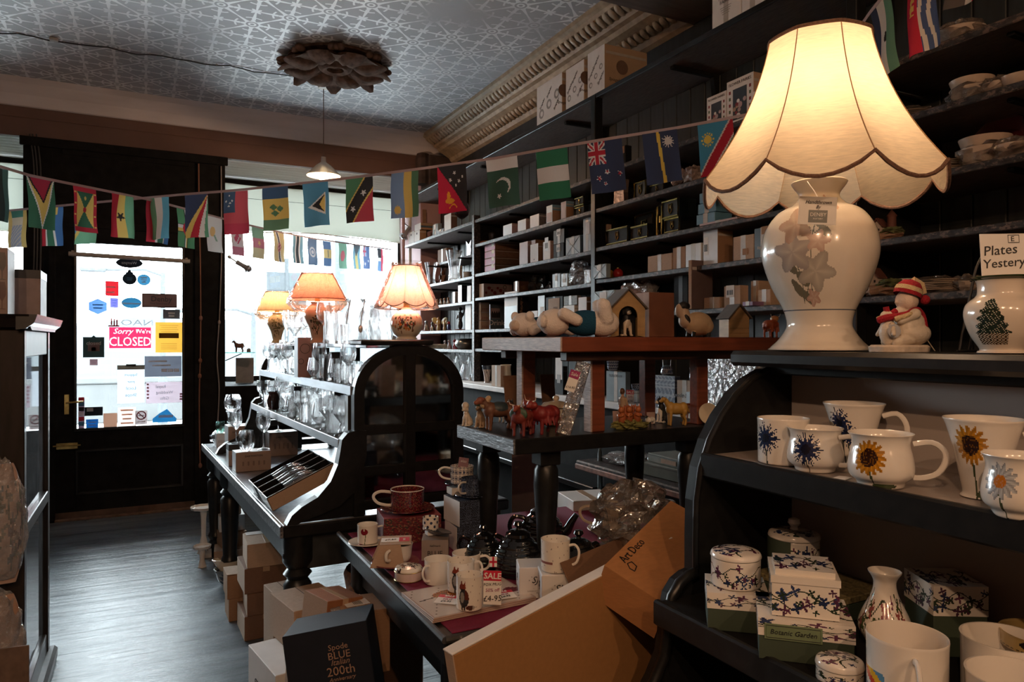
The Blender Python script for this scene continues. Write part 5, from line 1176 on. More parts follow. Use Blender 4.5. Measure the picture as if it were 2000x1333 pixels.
# ================================================================== GOODS ON THE WALL SHELVING
PALE = pm('pale_card_and_daylight', (.60,.63,.66),.32, var=.05); PINKC = pm('dusty_pink_card', (.42,.30,.29),.5, var=.05); MAG = pm('magenta_card', (.30,.04,.11),.5, var=.05)  # PALE doubles as window light painted on box fronts
WRAP = pm('grey_tissue_wrap', (.23,.29,.32),.45, var=.12, scale=9, bump=.25); SLATEB = pm('slate_blue_card', (.07,.11,.14),.5); BLACKC = pm('black_card', (.009,.009,.010),.6, spec=.12); GREENT = pm('dark_green_tin', (.012,.018,.017),.45, spec=.2)
GOLD = pm('gold_trim', (.55,.40,.13),.25,1., var=.25); BLUEB = pm('blue_card', (.10,.25,.36),.5); TISSUE = pm('brown_taped_card', (.28,.16,.1),.7, var=.1)
XF_ = XS+.035
def shelfbox(u0, u1, u2, vt, z, mat, label, X=XF_, side=None, extra=None, name='box', lid=False, cat='box', maxd=.33, lift=0., group=None, vb=None):
    """box on a wall shelf: photo columns of its far edge, near edge and the end of its near side, row of the near top corner"""
    a, b = P(u0,600, X=X), P(u1,600, X=X); y1, y0 = a.y, b.y
    x2 = P(u2,600, Y=y0).x; d = max(.03, min(maxd, x2-X)); d = min(d, XW-.02-X)
    zb = z+.0006+lift; h = P(u1, vt, X=X).z-zb; sy = max(.01, y1-y0); h = max(.012, h)
    t = thing(name, label, cat, (X+d/2,(y0+y1)/2, zb), group=group); s = (d, sy, h)
    ob('body', cbox(d, sy, h, min(.002, min(s)*.05)), mat, t)
    if side: ob('front_panel', xf(cbox(.001, sy-.001, h-.001,.0003),(-d/2-.0008,0,.0005)), side, t)  # some pale fronts carry the window's light in their colour
    if lid: ob('lid', xf(cbox(d+.004, sy+.004, h*.28,.001),(0,0, h*.73)), mat, t)
    elif name != 'tin': ob('tape', xf(cbox(d+.0015, min(.03, sy*.35), h+.001,.0003),(0,0,.0005)) if not side else xf(cbox(d*.94,.0012, h*.06,.0003),(0,-sy/2-.0007, h*.8)), pm('clear_tape', (.45,.42,.38),.3) if mat not in (BLACKC,) else INK, t)
    if extra: extra(t, s)
    t['size'] = s; return t
def tagx(w, h, cy=.0, cz=.6, mat=None, bars=True):
    """paper label on the aisle face"""
    def f(t, s):
        lb = ob('paper_label', xf(cbox(.0008, w*s[1], h*s[2], .0002),(-s[0]/2-.0018, cy*s[1], cz*s[2]-h*s[2]/2)), mat or PAPER, t)
        if bars:
            for k in range(4): ob('print_bar', xf(cbox(.0005, w*s[1]*(.1+.08*(k % 2)), h*s[2]*.4,.0001),(-s[0]/2-.0024, cy*s[1]+(k-1.5)*w*s[1]*.2, cz*s[2]-h*s[2]*.3)), INK, lb)
    return f
def tin(t, s):
    r = min(.006, s[2]*.08); x = -s[0]/2-.002; hy, h = s[1]/2*.93, s[2]
    ob('gold_border', mk('gold_border', tube([(x, -hy, h*.06),(x, hy, h*.06),(x, hy, h*.94),(x, -hy, h*.94)], r, 6, True), True), GOLD, t)
    em = ob('shield_emblem', mk('shield_emblem', tube([(x, -h*.13, h*.75),(x, h*.13, h*.75),(x, h*.13, h*.38),(x, 0, h*.22),(x, -h*.13, h*.38)], r*.5,5, True), True), GOLD, t)
    ob('emblem_mark', xf(cbox(.001, h*.06, h*.18,.0003),(x, 0, h*.5)), GOLD, em)
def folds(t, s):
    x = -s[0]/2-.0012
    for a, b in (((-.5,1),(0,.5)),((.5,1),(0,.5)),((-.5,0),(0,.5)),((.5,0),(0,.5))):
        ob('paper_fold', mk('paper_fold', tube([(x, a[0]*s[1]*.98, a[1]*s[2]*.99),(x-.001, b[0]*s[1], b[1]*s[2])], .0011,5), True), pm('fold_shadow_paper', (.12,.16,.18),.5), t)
    tagx(.34,.4,.05,.75, bars=False)(t, s)
def word(s_, size, mat, face='x', cz=.7, shear=0, up=False):
    def f(t, s):
        if face == 'x': decal(t, 'lettering', text(s_, size*s[2], shear), mat, (-s[0]/2-.002,0, cz*s[2]),(0,-1,0),(0,0,1))
        elif up: decal(t, 'lettering', text(s_, size*s[2], shear), mat, (0,-s[1]/2-.0015, cz*s[2]),(0,0,-1),(1,0,0))
        else: decal(t, 'lettering', text(s_, size*s[2], shear), mat, (0,-s[1]/2-.0015, cz*s[2]),(1,0,0),(0,0,1))
    return f
def many(*fs): return lambda t, s: [f(t, s) for f in fs]
z = SH[1]
# --- bay 2, second shelf
glass('tumbler', P(955,463, X=XS+.08)*1+Vector((0,0,0)), 'clear tumbler standing on orange plates by the shelf post', None, .8)
p = P(955,475, X=XS+.1); n0 = z[1]+.001
for k in range(3): single('plate', mk('plate', lathe([(0,0),(.05,0),(.09,.009),(.088,.0105),(.05,.003),(0,.003)], 28), True), pm('orange_glaze', (.4,.16,.06),.3),('lowest', 'middle', 'topmost')[k]+' plate of the orange stack by the shelf post', 'plate', (XS+.12, p.y, n0+.0045*k))
bpy.data.objects['tumbler'].location if False else None
for o in [q for q in COL.objects if q.get('label', '').startswith('clear tumbler standing on orange')]: o.location = (XS+.12, p.y, n0+.0145)
shelfbox(983,1000,1011,436, z[1], PINKC, 'pink box with window light painted on its front, first of three beside the plates', side=PALE); shelfbox(1011.5,1027.5,1035,427, z[1], PINKC, 'pink box with window light painted on its front, middle of three on the second shelf', side=PALE); shelfbox(1035.5,1053,1067,417, z[1], pm('mottled_grey_card', (.13,.12,.115),.6, var=.3, scale=80), 'grey box with window light painted on its front beside the blue topped cartons', side=PALE)
def bluetop(t, s): ob('blue_band', xf(cbox(s[0]+.002, s[1]+.002, s[2]*.3,.0006),(0,0, s[2]*.71)), pm('fading_blue_print', (.16,.3,.4),.5), t); ob('picture_label', xf(cbox(.001, s[1]*.8, s[2]*.5,.0003),(-s[0]/2-.0022,0, s[2]*.12)), PINKC, t)
shelfbox(1067.5,1079,1095,400, z[1], CARD, 'blue topped carton left of the gold tins', side=PALEB, extra=bluetop); shelfbox(1096,1106,1121,393, z[1], CARD, 'blue topped carton touching the gold tins', side=PINKC, extra=bluetop)
shelfbox(1123,1142,1150,401, z[1], BLACKC, 'small black tin with gold rim, lower of two by the post', extra=tin, name='tin', cat='tin'); tt = shelfbox(1122,1141,1149,382, z[1], BLACKC, 'small black tin with gold rim, upper of two by the post', extra=tin, name='tin', cat='tin', lift=.062); 
# --- bay 2, third shelf
t = thing('glass_bottle', 'clear glass bottle standing at the post on the third shelf', 'bottle', (XS+.08, P(938,500, X=XS+.08).y, z[2]+.001)); ob('glass_body', mk('glass_body', lathe([(0,0),(.03,0),(.033,.01),(.03,.1),(.014,.15),(.014,.2),(.017,.205),(.012,.205),(.012,.15),(.027,.1),(.03,.012),(0,.01)], 22), True), GLASS, t)
shelfbox(934,943,960,478, z[2], CARD, 'orange-brown card box behind the clear bottle', X=XS+.16)
hz = .053
for k in range(4): shelfbox(947,967,1014,540, z[2], CARD3,('lowest', 'second', 'third', 'topmost')[k]+' pink ended shoe-style box in the stack', side=MAG, lift=k*.0545, extra=lambda t, s: (tagx(.25,.5,-.3,.8, bars=False)(t, s)), name='stacked_box')
for o in [q for q in COL.objects if q.name.startswith('stacked_box')]:
    s = Vector(o['size']); f = .0525/s.z
    for ch in o.children: ch.scale.z = f
shelfbox(1015,1031,1034,471, z[2], PINKC, 'tall dusty pink box left of the white cartons', side=PINKC); shelfbox(1034,1046,1066,468, z[2], CARD3, 'tall pink ended box behind the white carton', X=XS+.1, side=PINKC)
shelfbox(1036,1051.5,1060,475, z[2], CARD, 'white fronted carton on the third shelf', side=WHITEC, extra=tagx(.12,.14,0,.2)); shelfbox(1061,1075,1080,470, z[2], PINKC, 'white fronted tall box beside the green tin', side=WHITEC, extra=tagx(.5,.7,0,.85, PALE))
a = shelfbox(1081,1101,1104,474, z[2], BLACKC, 'black box with barcode under the green tin', extra=tagx(.36,.5,0,.7)); shelfbox(1081,1102,1104,446, z[2], GREENT, 'dark green box with barcode on the black box', extra=tagx(.36,.5,0,.8), lift=Vector(a['size']).z+.001)
shelfbox(1105,1133,1136,459, z[2], WRAP, 'grey tissue wrapped parcel on the third shelf', extra=folds, name='wrapped_parcel', cat='parcel'); shelfbox(1139,1154,1156,424, z[2], WRAP, 'tall grey wrapped parcel against the post', extra=tagx(.55,.35,-.1,.7, bars=False), name='wrapped_parcel', cat='parcel')
# --- bay 2, fourth shelf
def hearts(t, s):
    for k in range(7): ob('heart_print', mk('heart_print', lathe([(0,0),(s[2]*.1*(1+.4*(k % 2)),0),(0,.0008)], 10)), RD_M, t, (s[0]*(-.42+.1*k),-s[1]/2-.0005, s[2]*(.35+.35*((k*2) % 3)/2)),(radians(90),0,0))
    decal(t, 'lettering', text('OUR', s[2]*.42), INK, (s[0]*.22,-s[1]/2-.0015, s[2]*.5),(0,0,-1),(1,0,0))
RD_M = pm('dull_red_print', (.22,.03,.04),.6)
shelfbox(936,945,1001,554, z[3], PINKC, 'long pink box printed with hearts beside the post', side=WHITEC, extra=hearts, maxd=.36)
shelfbox(1003,1014,1033,549, z[3], CARD3, 'dark brown hexagonal style box with orange tag', extra=lambda t, s: ob('orange_tag', xf(cbox(s[0]*.3,.001, s[2]*.35,.0003),(0,-s[1]/2-.001, s[2]*.3)), CARD, t))
def crystal(u, v, z_, lab, sc): 
    p = P(u, v, X=XS+.06); me = mk('crystal', join(ellipsoid((0,0,.03),(.03,.03,.03), su=8, sv=6), ellipsoid((.01,0,.075),(.016,.016,.022), su=7, sv=5), xf(lathe([(0,0),(.02,0),(.03,.012),(0,.02)], 8))))
    o = single('crystal_figure', me, GLASS, lab, 'figurine', (XS+.07, p.y, z_+.001)); o.scale = (sc,)*3
crystal(1037,565, z[3], 'faceted crystal figure at the left of the fourth shelf', 1.2); crystal(1051,565, z[3], 'faceted crystal figure beside the wrapped crystal', .95); crystal(1069,560, z[3], 'small clear crystal bird on the fourth shelf', .6)
shelfbox(1079,1094,1096,534, z[3], WRAP, 'angular grey packet with a round tag on the fourth shelf', extra=tagx(.3,.35,0,.7, bars=False), name='wrapped_parcel', cat='parcel'); shelfbox(1096,1108,1110,534, z[3], PALEB, 'pale blue upright box beside the cellophane bag', extra=tagx(.4,.3,0,.5, bars=False))
def crumple(R, seed, squash=(1,1,1), n=18, m=12, amp=.22):
    rn = random.Random(seed); V = []; F = []
    for j in range(m+1):
        for i in range(n):
            a = 2*pi*i/n; b = -pi/2+pi*j/m; k = R*(1+amp*(rn.random()-.5)*2)
            V.append((k*cos(a)*cos(b)*squash[0], k*sin(a)*cos(b)*squash[1], max(-R*squash[2]*.8, k*sin(b)*squash[2])))
    for j in range(m):
        for i in range(n): q = j*n+i; r = j*n+(i+1) % n; F.append((q, r, r+n, q+n))
    return V, F
BAGF = thinglass('clear_bag', (.9,.91,.92),.22,.08, bump=.8, bscale=40, haze=.16)
p = P(1124,556, X=XS+.05); single('cellophane_bag', mk('cellophane_bag', xf(crumple(.09,3,(.8,.95,.95)),(0,0,.07))), BAGF, 'crumpled clear cellophane bag on the fourth shelf', 'bag', (XS+.09, p.y, z[3]+.002))
shelfbox(1142,1154,1157,527, z[3], CARD2, 'clear lidded box at the post on the fourth shelf', extra=lambda t, s: ob('clear_cover', xf(cbox(s[0]+.006, s[1]+.004, s[2]*.99,.003),(0,0,.001)), BAGF, t))
# --- bay 2, fifth shelf
for k in range(3): 
    a = shelfbox(930+k % 2,939,956,641-17*(k+1)+.5, z[4], CARD2,('lowest', 'middle', 'topmost')[k]+' white fronted carton in the stack of three', side=WHITEC, lift=k*.0705, extra=lambda t, s: [ob('printed_glass', xf(cbox(s[0]*.06,.0006, s[2]*.25,.0002),(s[0]*(j-1.5)*.18,-s[1]/2-.0006, s[2]*.15)), RD_M, t) for j in range(4)])
def drink(t, s):
    decal(t, 'lettering', text('Drink!', s[2]*.3), PAPER, (0,-s[1]/2-.002, s[2]*.26),(1,0,0),(0,0,1))
    ob('photo_panel', xf(cbox(s[0]*.6,.001, s[2]*.4,.0002),(-s[0]*.15,-s[1]/2-.001, s[2]*.45)), PINKC, t)
    for k in range(4): ob('bottle_print', mk('bottle_print', xf(lathe([(0,0),(s[2]*.05,0),(s[2]*.05, s[2]*.18),(s[2]*.015, s[2]*.26),(0, s[2]*.3)], 8), sc=(1,.1,1))), INK, t, (s[0]*(-.36+.15*k),-s[1]/2-.0018, s[2]*.46))
shelfbox(956,957.5,986,595, z[4], SLATEB, 'grey drinks box printed with bottles', extra=drink, X=XS+.05)
def www(t, s): decal(t, 'lettering', text('www.dartington.co.uk', s[2]*.11), CARD, (-s[0]*.15,-s[1]/2-.0015, s[2]*.5),(0,0,-1),(1,0,0)); ob('blue_print', xf(cbox(.001, s[1]*.98, s[2]*.6,.0003),(-s[0]/2-.0022,0,.002)), PALEB, t)
shelfbox(985.5,1011,1033,568, z[4], BLACKC, 'tall white and black wine glass box on the fifth shelf', side=WHITEC, extra=www)
shelfbox(1038,1050,1052,607, z[4], WHITEC, 'small white box behind the plush bears', side=WHITEC); shelfbox(1051,1064,1066,577, z[4], BLACKC, 'slim pale blue fronted box on the fifth shelf', side=PALEB, extra=tagx(.5,.3,-.1,.5, bars=False))
shelfbox(1066,1099,1101,578, z[4], BLACKC, 'large black box with a photo label behind the bears', extra=lambda t, s: (tagx(.66,.45,0,.72, CARD2, False)(t, s), ob('photo_print', xf(cbox(.0006, s[1]*.25, s[2]*.3,.0002),(-s[0]/2-.0028,-s[1]*.1, s[2]*.36)), CARD3, t)))
a = shelfbox(1101,1122,1128,596, z[4], WHITEC, 'white box under the speckled grey box', side=WHITEC); shelfbox(1101,1127,1129,577, z[4], pm('speckled_grey_card', (.16,.16,.15),.6, var=.35, scale=120), 'speckled grey box on top of a white box', lift=Vector(a['size']).z+.001)
shelfbox(1130,1146,1153,580, z[4], CARD3, 'white fronted box next to the shelf post', side=WHITEC)
# --- sixth shelf, bottles
for k in range(5):
    p = P(935+9*k, 670, X=XS+.08); glass('decanter', (XS+.1, p.y, SH[1][5]+.001), 'clear decanter on the low shelf behind the stand', 'clear decanters on the low shelf', .8, cat='decanter')
for k in range(8):
    p = P(832+12*k, 720, X=2.3); glass('flared_vase' if k % 2 else 'jug', (2.32+.04*(k % 2), p.y, CTR+.001), 'clear glass %s on the white counter shelf by the window' % ('vase' if k % 2 else 'jug'), 'glass vessels on the white counter shelf', .75, cat='vase' if k % 2 else 'jug', name='glass_vase' if k % 2 else 'glass_jug')
# --- bay 1 (by the window)
z = SH[0]
shelfbox(803,826,833,409, z[0], TISSUE, 'tall rust-brown box at the window end of the shelf', X=XS+.2)
shelfbox(798,809,812,451, z[0], CARD, 'white fronted carton at the window end', side=WHITEC, extra=tagx(.25,.4,0,.8)); a = shelfbox(809.5,820,833,449, z[0], CARD, 'white fronted carton under the blue banded box', side=WHITEC, extra=tagx(.25,.4,0,.8)); shelfbox(810,822,845,435, z[0], CARD, 'carton with a blue band on top of white cartons', side=WHITEC, lift=Vector(a['size']).z+.001, extra=lambda t, s: ob('blue_band', xf(cbox(s[0]+.002, s[1]+.002, s[2]*.3,.0005),(0,0, s[2]*.3)), SLATEB, t))
shelfbox(845,855,863,436, z[0], WRAP, 'grey folded parcel near the tall grey box', name='wrapped_parcel', cat='parcel', extra=folds); shelfbox(855,866,870,446, z[0], WRAP, 'low grey folded parcel beside the tall grey box', name='wrapped_parcel', cat='parcel', extra=folds); shelfbox(868,881,893,416, z[0], CARD3, 'tall grey fronted box left of the wine goblet', side=PALE)
p = P(902,436, X=XS+.12); glass('balloon', (XS+.12, p.y, z[0]+.001), 'dark wine goblet on the shelf under the red flag', None, 1.2, glassmat('smoky_glass', (.5,.42,.42)))
p = P(906,488, X=XS+.15); single('foil_bag', mk('foil_bag', join(prism([(-.045,0),(.045,0),(.04,.08),(.055,.14),(.0,.1),(-.055,.14),(-.04,.08)], .05, 'yz', -.025))), pm('silver_foil', (.6,.62,.65),.22,.9, var=.2, scale=30, bump=.5), 'silver foil gift bag with pointed corners', 'bag', (XS+.22, p.y, z[1]+.001))
shelfbox(855,872,885,484, z[1], CARD3, 'dark brown box behind the tall glass vase', X=XS+.2)
for u, lab, sc in ((837, 'tall flared clear vase near the window', .82),(882, 'large flared clear vase with a ringed base', 1.0)):
    p = P(u, 550, X=XS+.06); glass('flared_vase', (XS+.085, p.y, z[2]+.001), lab, None, sc, cat='vase')
def wfig(key, u, X, z_, name, lab, cat, rot=0, sc=1.0, mat=None, base=False):
    p = P(u, 600, X=X); q = (X, p.y, z_+.001+(.012 if base else 0))
    o = fig(key, name, lab, cat, q, rot, sc, mat)
    if base: single('figure_plinth', lathe([(0,0),(.05,0),(.052,.008),(.047,.0115),(0,.0115)], 20), WOOD, 'round wooden plinth under the '+lab, 'plinth', (X, p.y, z_+.0005))
    return o
wfig('hare', 847, XS+.24, z[2], 'hare_sculpture', 'crouching brown hare sculpture behind the vases', 'sculpture', .6,1.1); wfig('tall_hare', 866, XS+.22, z[2], 'hare_sculpture', 'upright brown hare sculpture between the clear vases', 'sculpture', .8,1.15)
shelfbox(881,897,899,519, z[2], WHITEC, 'white card box behind the ringed vase', X=XS+.17, side=PALE)
single('glass_pot', mk('glass_pot', lathe([(0,0),(.035,0),(.04,.05),(.036,.075),(.04,.08),(0,.085)], 20), True), pm('pale_grey_pot', (.35,.37,.39),.3), 'small pale grey pot near the first post', 'pot', (XS+.17, P(913,600, X=XS+.17).y, z[2]+.001))
for k, u in enumerate((855,862,869,876)): wfig('brown_pup', u, XS+.08, z[3], 'dog_figurine', 'small brown and white dog figurine in a row', 'figurine', .7,.95).__setitem__('group', 'row of brown and white dog figurines')
shelfbox(895,902,912,557, z[3], BLACKC, 'black box with pale front on the dog shelf', side=PALE); shelfbox(913,920,922,558, z[3], WHITEC, 'narrow white box against the first post', side=WHITEC); shelfbox(884,889,893,570, z[3], WHITEC, 'small white card on the dog shelf', side=WHITEC)
wfig('grey_dog', 833, XS+.09, z[4], 'dog_figurine', 'grey dog figurine on a plinth near the window', 'figurine', .9,1.0, base=True); wfig('sitting_collie', 845, XS+.07, z[4], 'dog_figurine', 'black and white collie figurine beside the fairies', 'figurine', .6,1.1, base=False)
wfig('gold_fairy', 856, XS+.09, z[4], 'fairy_figurine', 'golden winged figurine on the left of its pair', 'figurine', .5,1.0); wfig('gold_fairy', 868, XS+.08, z[4], 'fairy_figurine', 'golden winged figurine nearest the parrot', 'figurine', -.4,.8); wfig('parrot', 877, XS+.06, z[4], 'parrot_figurine', 'small red and blue parrot figurine', 'figurine', .4,1.0); wfig('dark_figure', 899, XS+.1, z[4], 'bronze_statuette', 'tall dark statuette with a raised arm', 'statuette', .5,1.0, base=True)
shelfbox(909,920,922,594, z[4], WHITEC, 'tall white box beside the dark statuette', side=WHITEC)
wfig('clear_cat', 870, XS+.06, z[5], 'cat_figurine', 'pale glass cat figurine on the left of the pair', 'figurine', .5,.95); wfig('clear_cat', 878, XS+.06, z[5], 'cat_figurine', 'pale glass cat figurine next to the pink one', 'figurine', .5,1.0); wfig('pink_cat', 889, XS+.06, z[5], 'cat_figurine', 'dark pink cat figurine on the low shelf', 'figurine', .4,1.0)
single('pewter_bowl', mk('pewter_bowl', lathe(smoothprof([(0,0),(.05,0),(.085,.03),(.09,.06),(.07,.09),(.066,.09),(.08,.06),(.07,.03),(0,.01)], 30),26), True), pm('pewter', (.35,.37,.35),.3,.8), 'dull pewter bowl beside the first post', 'bowl', (XS+.13, P(909,600, X=XS+.13).y, z[5]+.001))
# --- bay 3
z = SH[2]
shelfbox(1209,1222,1234,283, z[0], BLACKC, 'black box with an orange square tag on the high shelf', extra=tagx(.5,.35,-.1,.8, CARD, False)); shelfbox(1180,1190,1205,296, z[0], BLACKC, 'black box with small pale label behind the navy flag', extra=tagx(.4,.2,0,.8))
def fairies(t, s):
    decal(t, 'lettering', text('FLOWER FAIRIES', s[1]*.115), INK, (-s[0]/2-.002,0, s[2]*.9),(0,-1,0),(0,0,1))
    pic = ob('picture', xf(cbox(.001, s[1]*.52, s[2]*.68,.0003),(-s[0]/2-.002,0, s[2]*.1)), pm('night_blue_print', (.03,.04,.055),.5), t); rn = random.Random(3)
    for k in range(9): ob('flower_print', mk('flower_print', lathe([(0,0),(s[1]*rn.uniform(.05,.1),0),(0,.001)], 9)),(PINKC, PAPER, RD_M, CARD2)[k % 4], pic, (-s[0]/2-.003, s[1]*rn.uniform(-.2,.2), s[2]*rn.uniform(.15,.55)),(0, radians(-90),0))
    for sg in (-1,1):
        for k in range(5): ob('leaf_print', xf(cbox(.0006, s[1]*.07, s[2]*.07,.0002),(-s[0]/2-.0018, sg*s[1]*.38, s[2]*(.14+.14*k))),(RD_M, pm('leaf_green_print', (.10,.14,.08),.6))[k % 2], t)
shelfbox(1381,1419,1424,176, z[0], CARD2, 'smaller flower picture box on the high shelf', side=WHITEC, extra=fairies); shelfbox(1420,1472,1500,139, z[0], CARD2, 'larger flower picture box on the high shelf', side=WHITEC, extra=fairies); shelfbox(1470,1500,1512,168, z[0], WHITEC, 'small cream box before the flower picture boxes', X=XS+.005, side=WHITEC)
p = P(1210,396, X=XS+.04); single('foil_packet', mk('foil_packet', prism([(-.05,0),(.05,.0),(.045,.08),(.055,.12),(-.055,.13),(-.045,.06)], .03, 'yz', -.015)), pm('bronze_foil', (.35,.26,.23),.25,.8, var=.3, scale=30, bump=.6), 'crinkled bronze foil packet at the shelf end', 'packet', (XS+.05, p.y, z[1]+.001))
shelfbox(1239,1262,1268,350, z[1], GREENT, 'dark green tin with gold rim on the upper shelf', extra=tin, name='tin', cat='tin'); shelfbox(1269,1297,1301,355, z[1], BLACKC, 'black tin with gold rim under the navy flag', extra=tin, name='tin', cat='tin')
for u, k in ((1332,5),(1354,6)): single('wrapped_ornament', mk('wrapped_ornament', xf(crumple(.05, k, (.9,.9,1)),(0,0,.04))), pm('bubble_wrap_brown', (.3,.23,.2),.3, var=.3, scale=30, bump=.6),('wrapped ornament left of its twin on the tin shelf' if k == 5 else 'wrapped ornament peeping out behind the last blue flag'), 'ornament', (XS+.07, P(u, 400, X=XS+.07).y, z[1]+.002))
shelfbox(1172,1186,1189,438, z[2], CARD2, 'cream and black box at the post beside the gold tins', X=XS+.08, extra=lambda t, s: ob('black_panel', xf(cbox(.001, s[1]*.6, s[2]*.4,.0003),(-s[0]/2-.0012,0, s[2]*.5)), INK, t))
ta = shelfbox(1184,1228,1234,440, z[2], BLACKC, 'wide black tin with gold rim at the shelf front', extra=tin, name='tin', cat='tin', X=XS+.012); tb = shelfbox(1232,1267,1272,436, z[2], BLACKC, 'black tin with gold rim, second along the shelf front', extra=tin, name='tin', cat='tin', X=XS+.012); shelfbox(1240,1277,1284,411, z[2], BLACKC, 'dim black tin stacked behind the front tins', extra=tin, name='tin', cat='tin', X=XS+.14)
a = shelfbox(1298,1328,1362,422, z[2], BLACKC, 'lower black tin of the tallest pair', extra=tin, name='tin', cat='tin', X=XS+.012); shelfbox(1293,1326,1361,385, z[2], GREENT, 'upper gold rimmed tin of the tallest pair', extra=tin, name='tin', cat='tin', X=XS+.012, lift=Vector(a['size']).z+.001); shelfbox(1284,1294,1298,398, z[2], BLACKC, 'half hidden tin behind the tallest pair', extra=tin, name='tin', cat='tin', X=XS+.15)
a = shelfbox(1366,1440,1460,425, z[2], PINKC, 'pale flat box at the bottom of the blue stack', X=XS+.012); h = Vector(a['size']).z+.001
for k in range(3): b = shelfbox(1360+3*k, 1396+2*k, 1430,410-17*k, z[2], BLUEB, ('lowest', 'middle', 'topmost')[k]+' blue flat box stacked behind the lampshade', X=XS+.03, lift=h); h += .05; [setattr(ch, 'scale', (1,1,.048/Vector(b['size']).z)) for ch in b.children]
p = P(1170,560, X=XS); 
shelfbox(1159,1184,1190,515, z[3], WRAP, 'grey wrapped parcel sticking out over the post', X=XS-.03, extra=folds, name='wrapped_parcel', cat='parcel'); shelfbox(1161,1200,1206,566, z[4], WRAP, 'large grey wrapped parcel behind the kennel roof', X=XS-.02, extra=folds, name='wrapped_parcel', cat='parcel')
for u, c, lab in ((1190, pm('yellow_bauble', (.45,.25,.05),.25), 'yellow round bauble in the dark of the shelf'),(1207, pm('red_bauble', (.35,.02,.02),.2), 'red round bauble in the dark of the shelf')):
    q = P(u, 530, X=XS+.1); t = thing('bauble', lab, 'bauble', (XS+.1, q.y, z[3]+.001)); ob('ball', mk('ball', ellipsoid((0,0,.032),(.03,.03,.031)), True), c, t); ob('cap', mk('cap', lathe([(0,.066),(.008,.066),(.009,.06),(.0,.06)], 10)), GOLD, t)
shelfbox(1265,1312,1315,494, z[3], CARD2, 'worn carton with peeling tape on the dark shelf'); shelfbox(1314,1338,1342,481, z[3], CARD, 'brown carton beside a grey box'); shelfbox(1339,1369,1373,474, z[3], PALE, 'grey box between brown cartons'); shelfbox(1374,1402,1432,446, z[3], CARD, 'large brown carton with grey front panel', side=PALE, extra=tagx(.3,.5,.3,.55)); shelfbox(1432,1472,1476,457, z[3], CARD2, 'brown carton with a small square tag', extra=tagx(.25,.25,-.1,.35, CARD, False)); shelfbox(1473,1509,1540,441, z[3], SLATEB, 'slate blue box with orange square behind the lamp', extra=many(tagx(.35,.25,-.1,.9, CARD, False), word('lily flame', .14, PAPER, 'x', .35)))
q = P(1238,600, X=XS+.06); t = thing('fabric_pack', 'bundle of cloth bags in clear plastic behind the kennel', 'packet', (XS+.1, q.y, z[4]+.001))
for k in range(5): ob('folded_cloth', xf(cbox(.16,.035,.16-.012*k, .006),(0,.09-.04*k, 0),(.25,0,0)), pm('mauve_linen', (.30,.24,.24),.8, var=.1), t)
ob('clear_wrap', mk('clear_wrap', xf(crumple(.1,8,(.9,1.3,.95)),(0,0,.09))), BAGF, t)
shelfbox(1316,1343,1347,534, z[4], BLACKC, 'dark box with dull red print behind the carton', X=XS+.1); shelfbox(1345,1351,1392,508, z[4], pm('mauve_brown_board', (.14,.095,.09),.6, var=.08), 'tall upright mauve-brown board box', side=CARD, maxd=.35, X=XS-.03)
shelfbox(1375,1406,1410,580, z[4], CARD2, 'small square carton next to the tall board'); shelfbox(1414,1446,1462,557, z[4], CARD2, 'carton with barcode label tipped on the clutter', extra=tagx(.5,.55,.1,.75)); shelfbox(1466,1482,1520,548, z[4], CARD2, 'carton behind the barcode carton', X=XS+.1); shelfbox(1480,1505,1535,565, z[4], CARD2, 'small carton partly hidden by the big lamp'); shelfbox(1450,1470,1512,589, z[4], pm('purple_book', (.22,.13,.24),.5), 'flat purple box below the small cartons', X=XS-.03)
# --- bay 4, tableware right of the big lamp
z = SH[3]
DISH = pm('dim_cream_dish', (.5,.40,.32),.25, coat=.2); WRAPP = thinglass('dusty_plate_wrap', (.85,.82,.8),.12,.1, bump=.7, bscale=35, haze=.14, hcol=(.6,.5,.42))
def wrapped_stack(u, X, z_, r, n, lab, kind='plate', wrap=True):
    q = P(u, 300, X=X); nm = 'plate_stack' if kind == 'plate' else 'bowl_stack'
    for k in range(n):
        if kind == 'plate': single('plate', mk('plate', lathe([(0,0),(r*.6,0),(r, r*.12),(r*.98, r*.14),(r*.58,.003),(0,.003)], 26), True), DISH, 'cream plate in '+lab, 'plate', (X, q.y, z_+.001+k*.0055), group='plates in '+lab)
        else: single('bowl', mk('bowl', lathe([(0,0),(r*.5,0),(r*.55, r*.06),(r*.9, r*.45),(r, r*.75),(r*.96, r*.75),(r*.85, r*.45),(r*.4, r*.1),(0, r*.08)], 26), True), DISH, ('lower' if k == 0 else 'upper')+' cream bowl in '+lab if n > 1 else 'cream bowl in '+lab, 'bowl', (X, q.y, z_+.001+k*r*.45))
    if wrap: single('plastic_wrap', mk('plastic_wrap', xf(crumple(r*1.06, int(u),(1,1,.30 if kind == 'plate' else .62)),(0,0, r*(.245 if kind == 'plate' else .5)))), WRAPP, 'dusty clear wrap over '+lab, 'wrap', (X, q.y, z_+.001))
wrapped_stack(1876, XS+.11, z[0], .075,1, 'the wrapped dish on the highest shelf', 'bowl'); wrapped_stack(1770, XS+.13, z[1], .10,5, 'the wrapped pile left on the second shelf'); wrapped_stack(1898, XS+.09, z[1], .065,2, 'the wrapped pair on the second shelf', 'bowl'); wrapped_stack(1952, XS+.1, z[1], .055,1, 'the small wrap at the right', 'bowl'); wrapped_stack(1995, XS+.1, z[1], .06,1, 'the heap at the right edge', 'bowl', False)
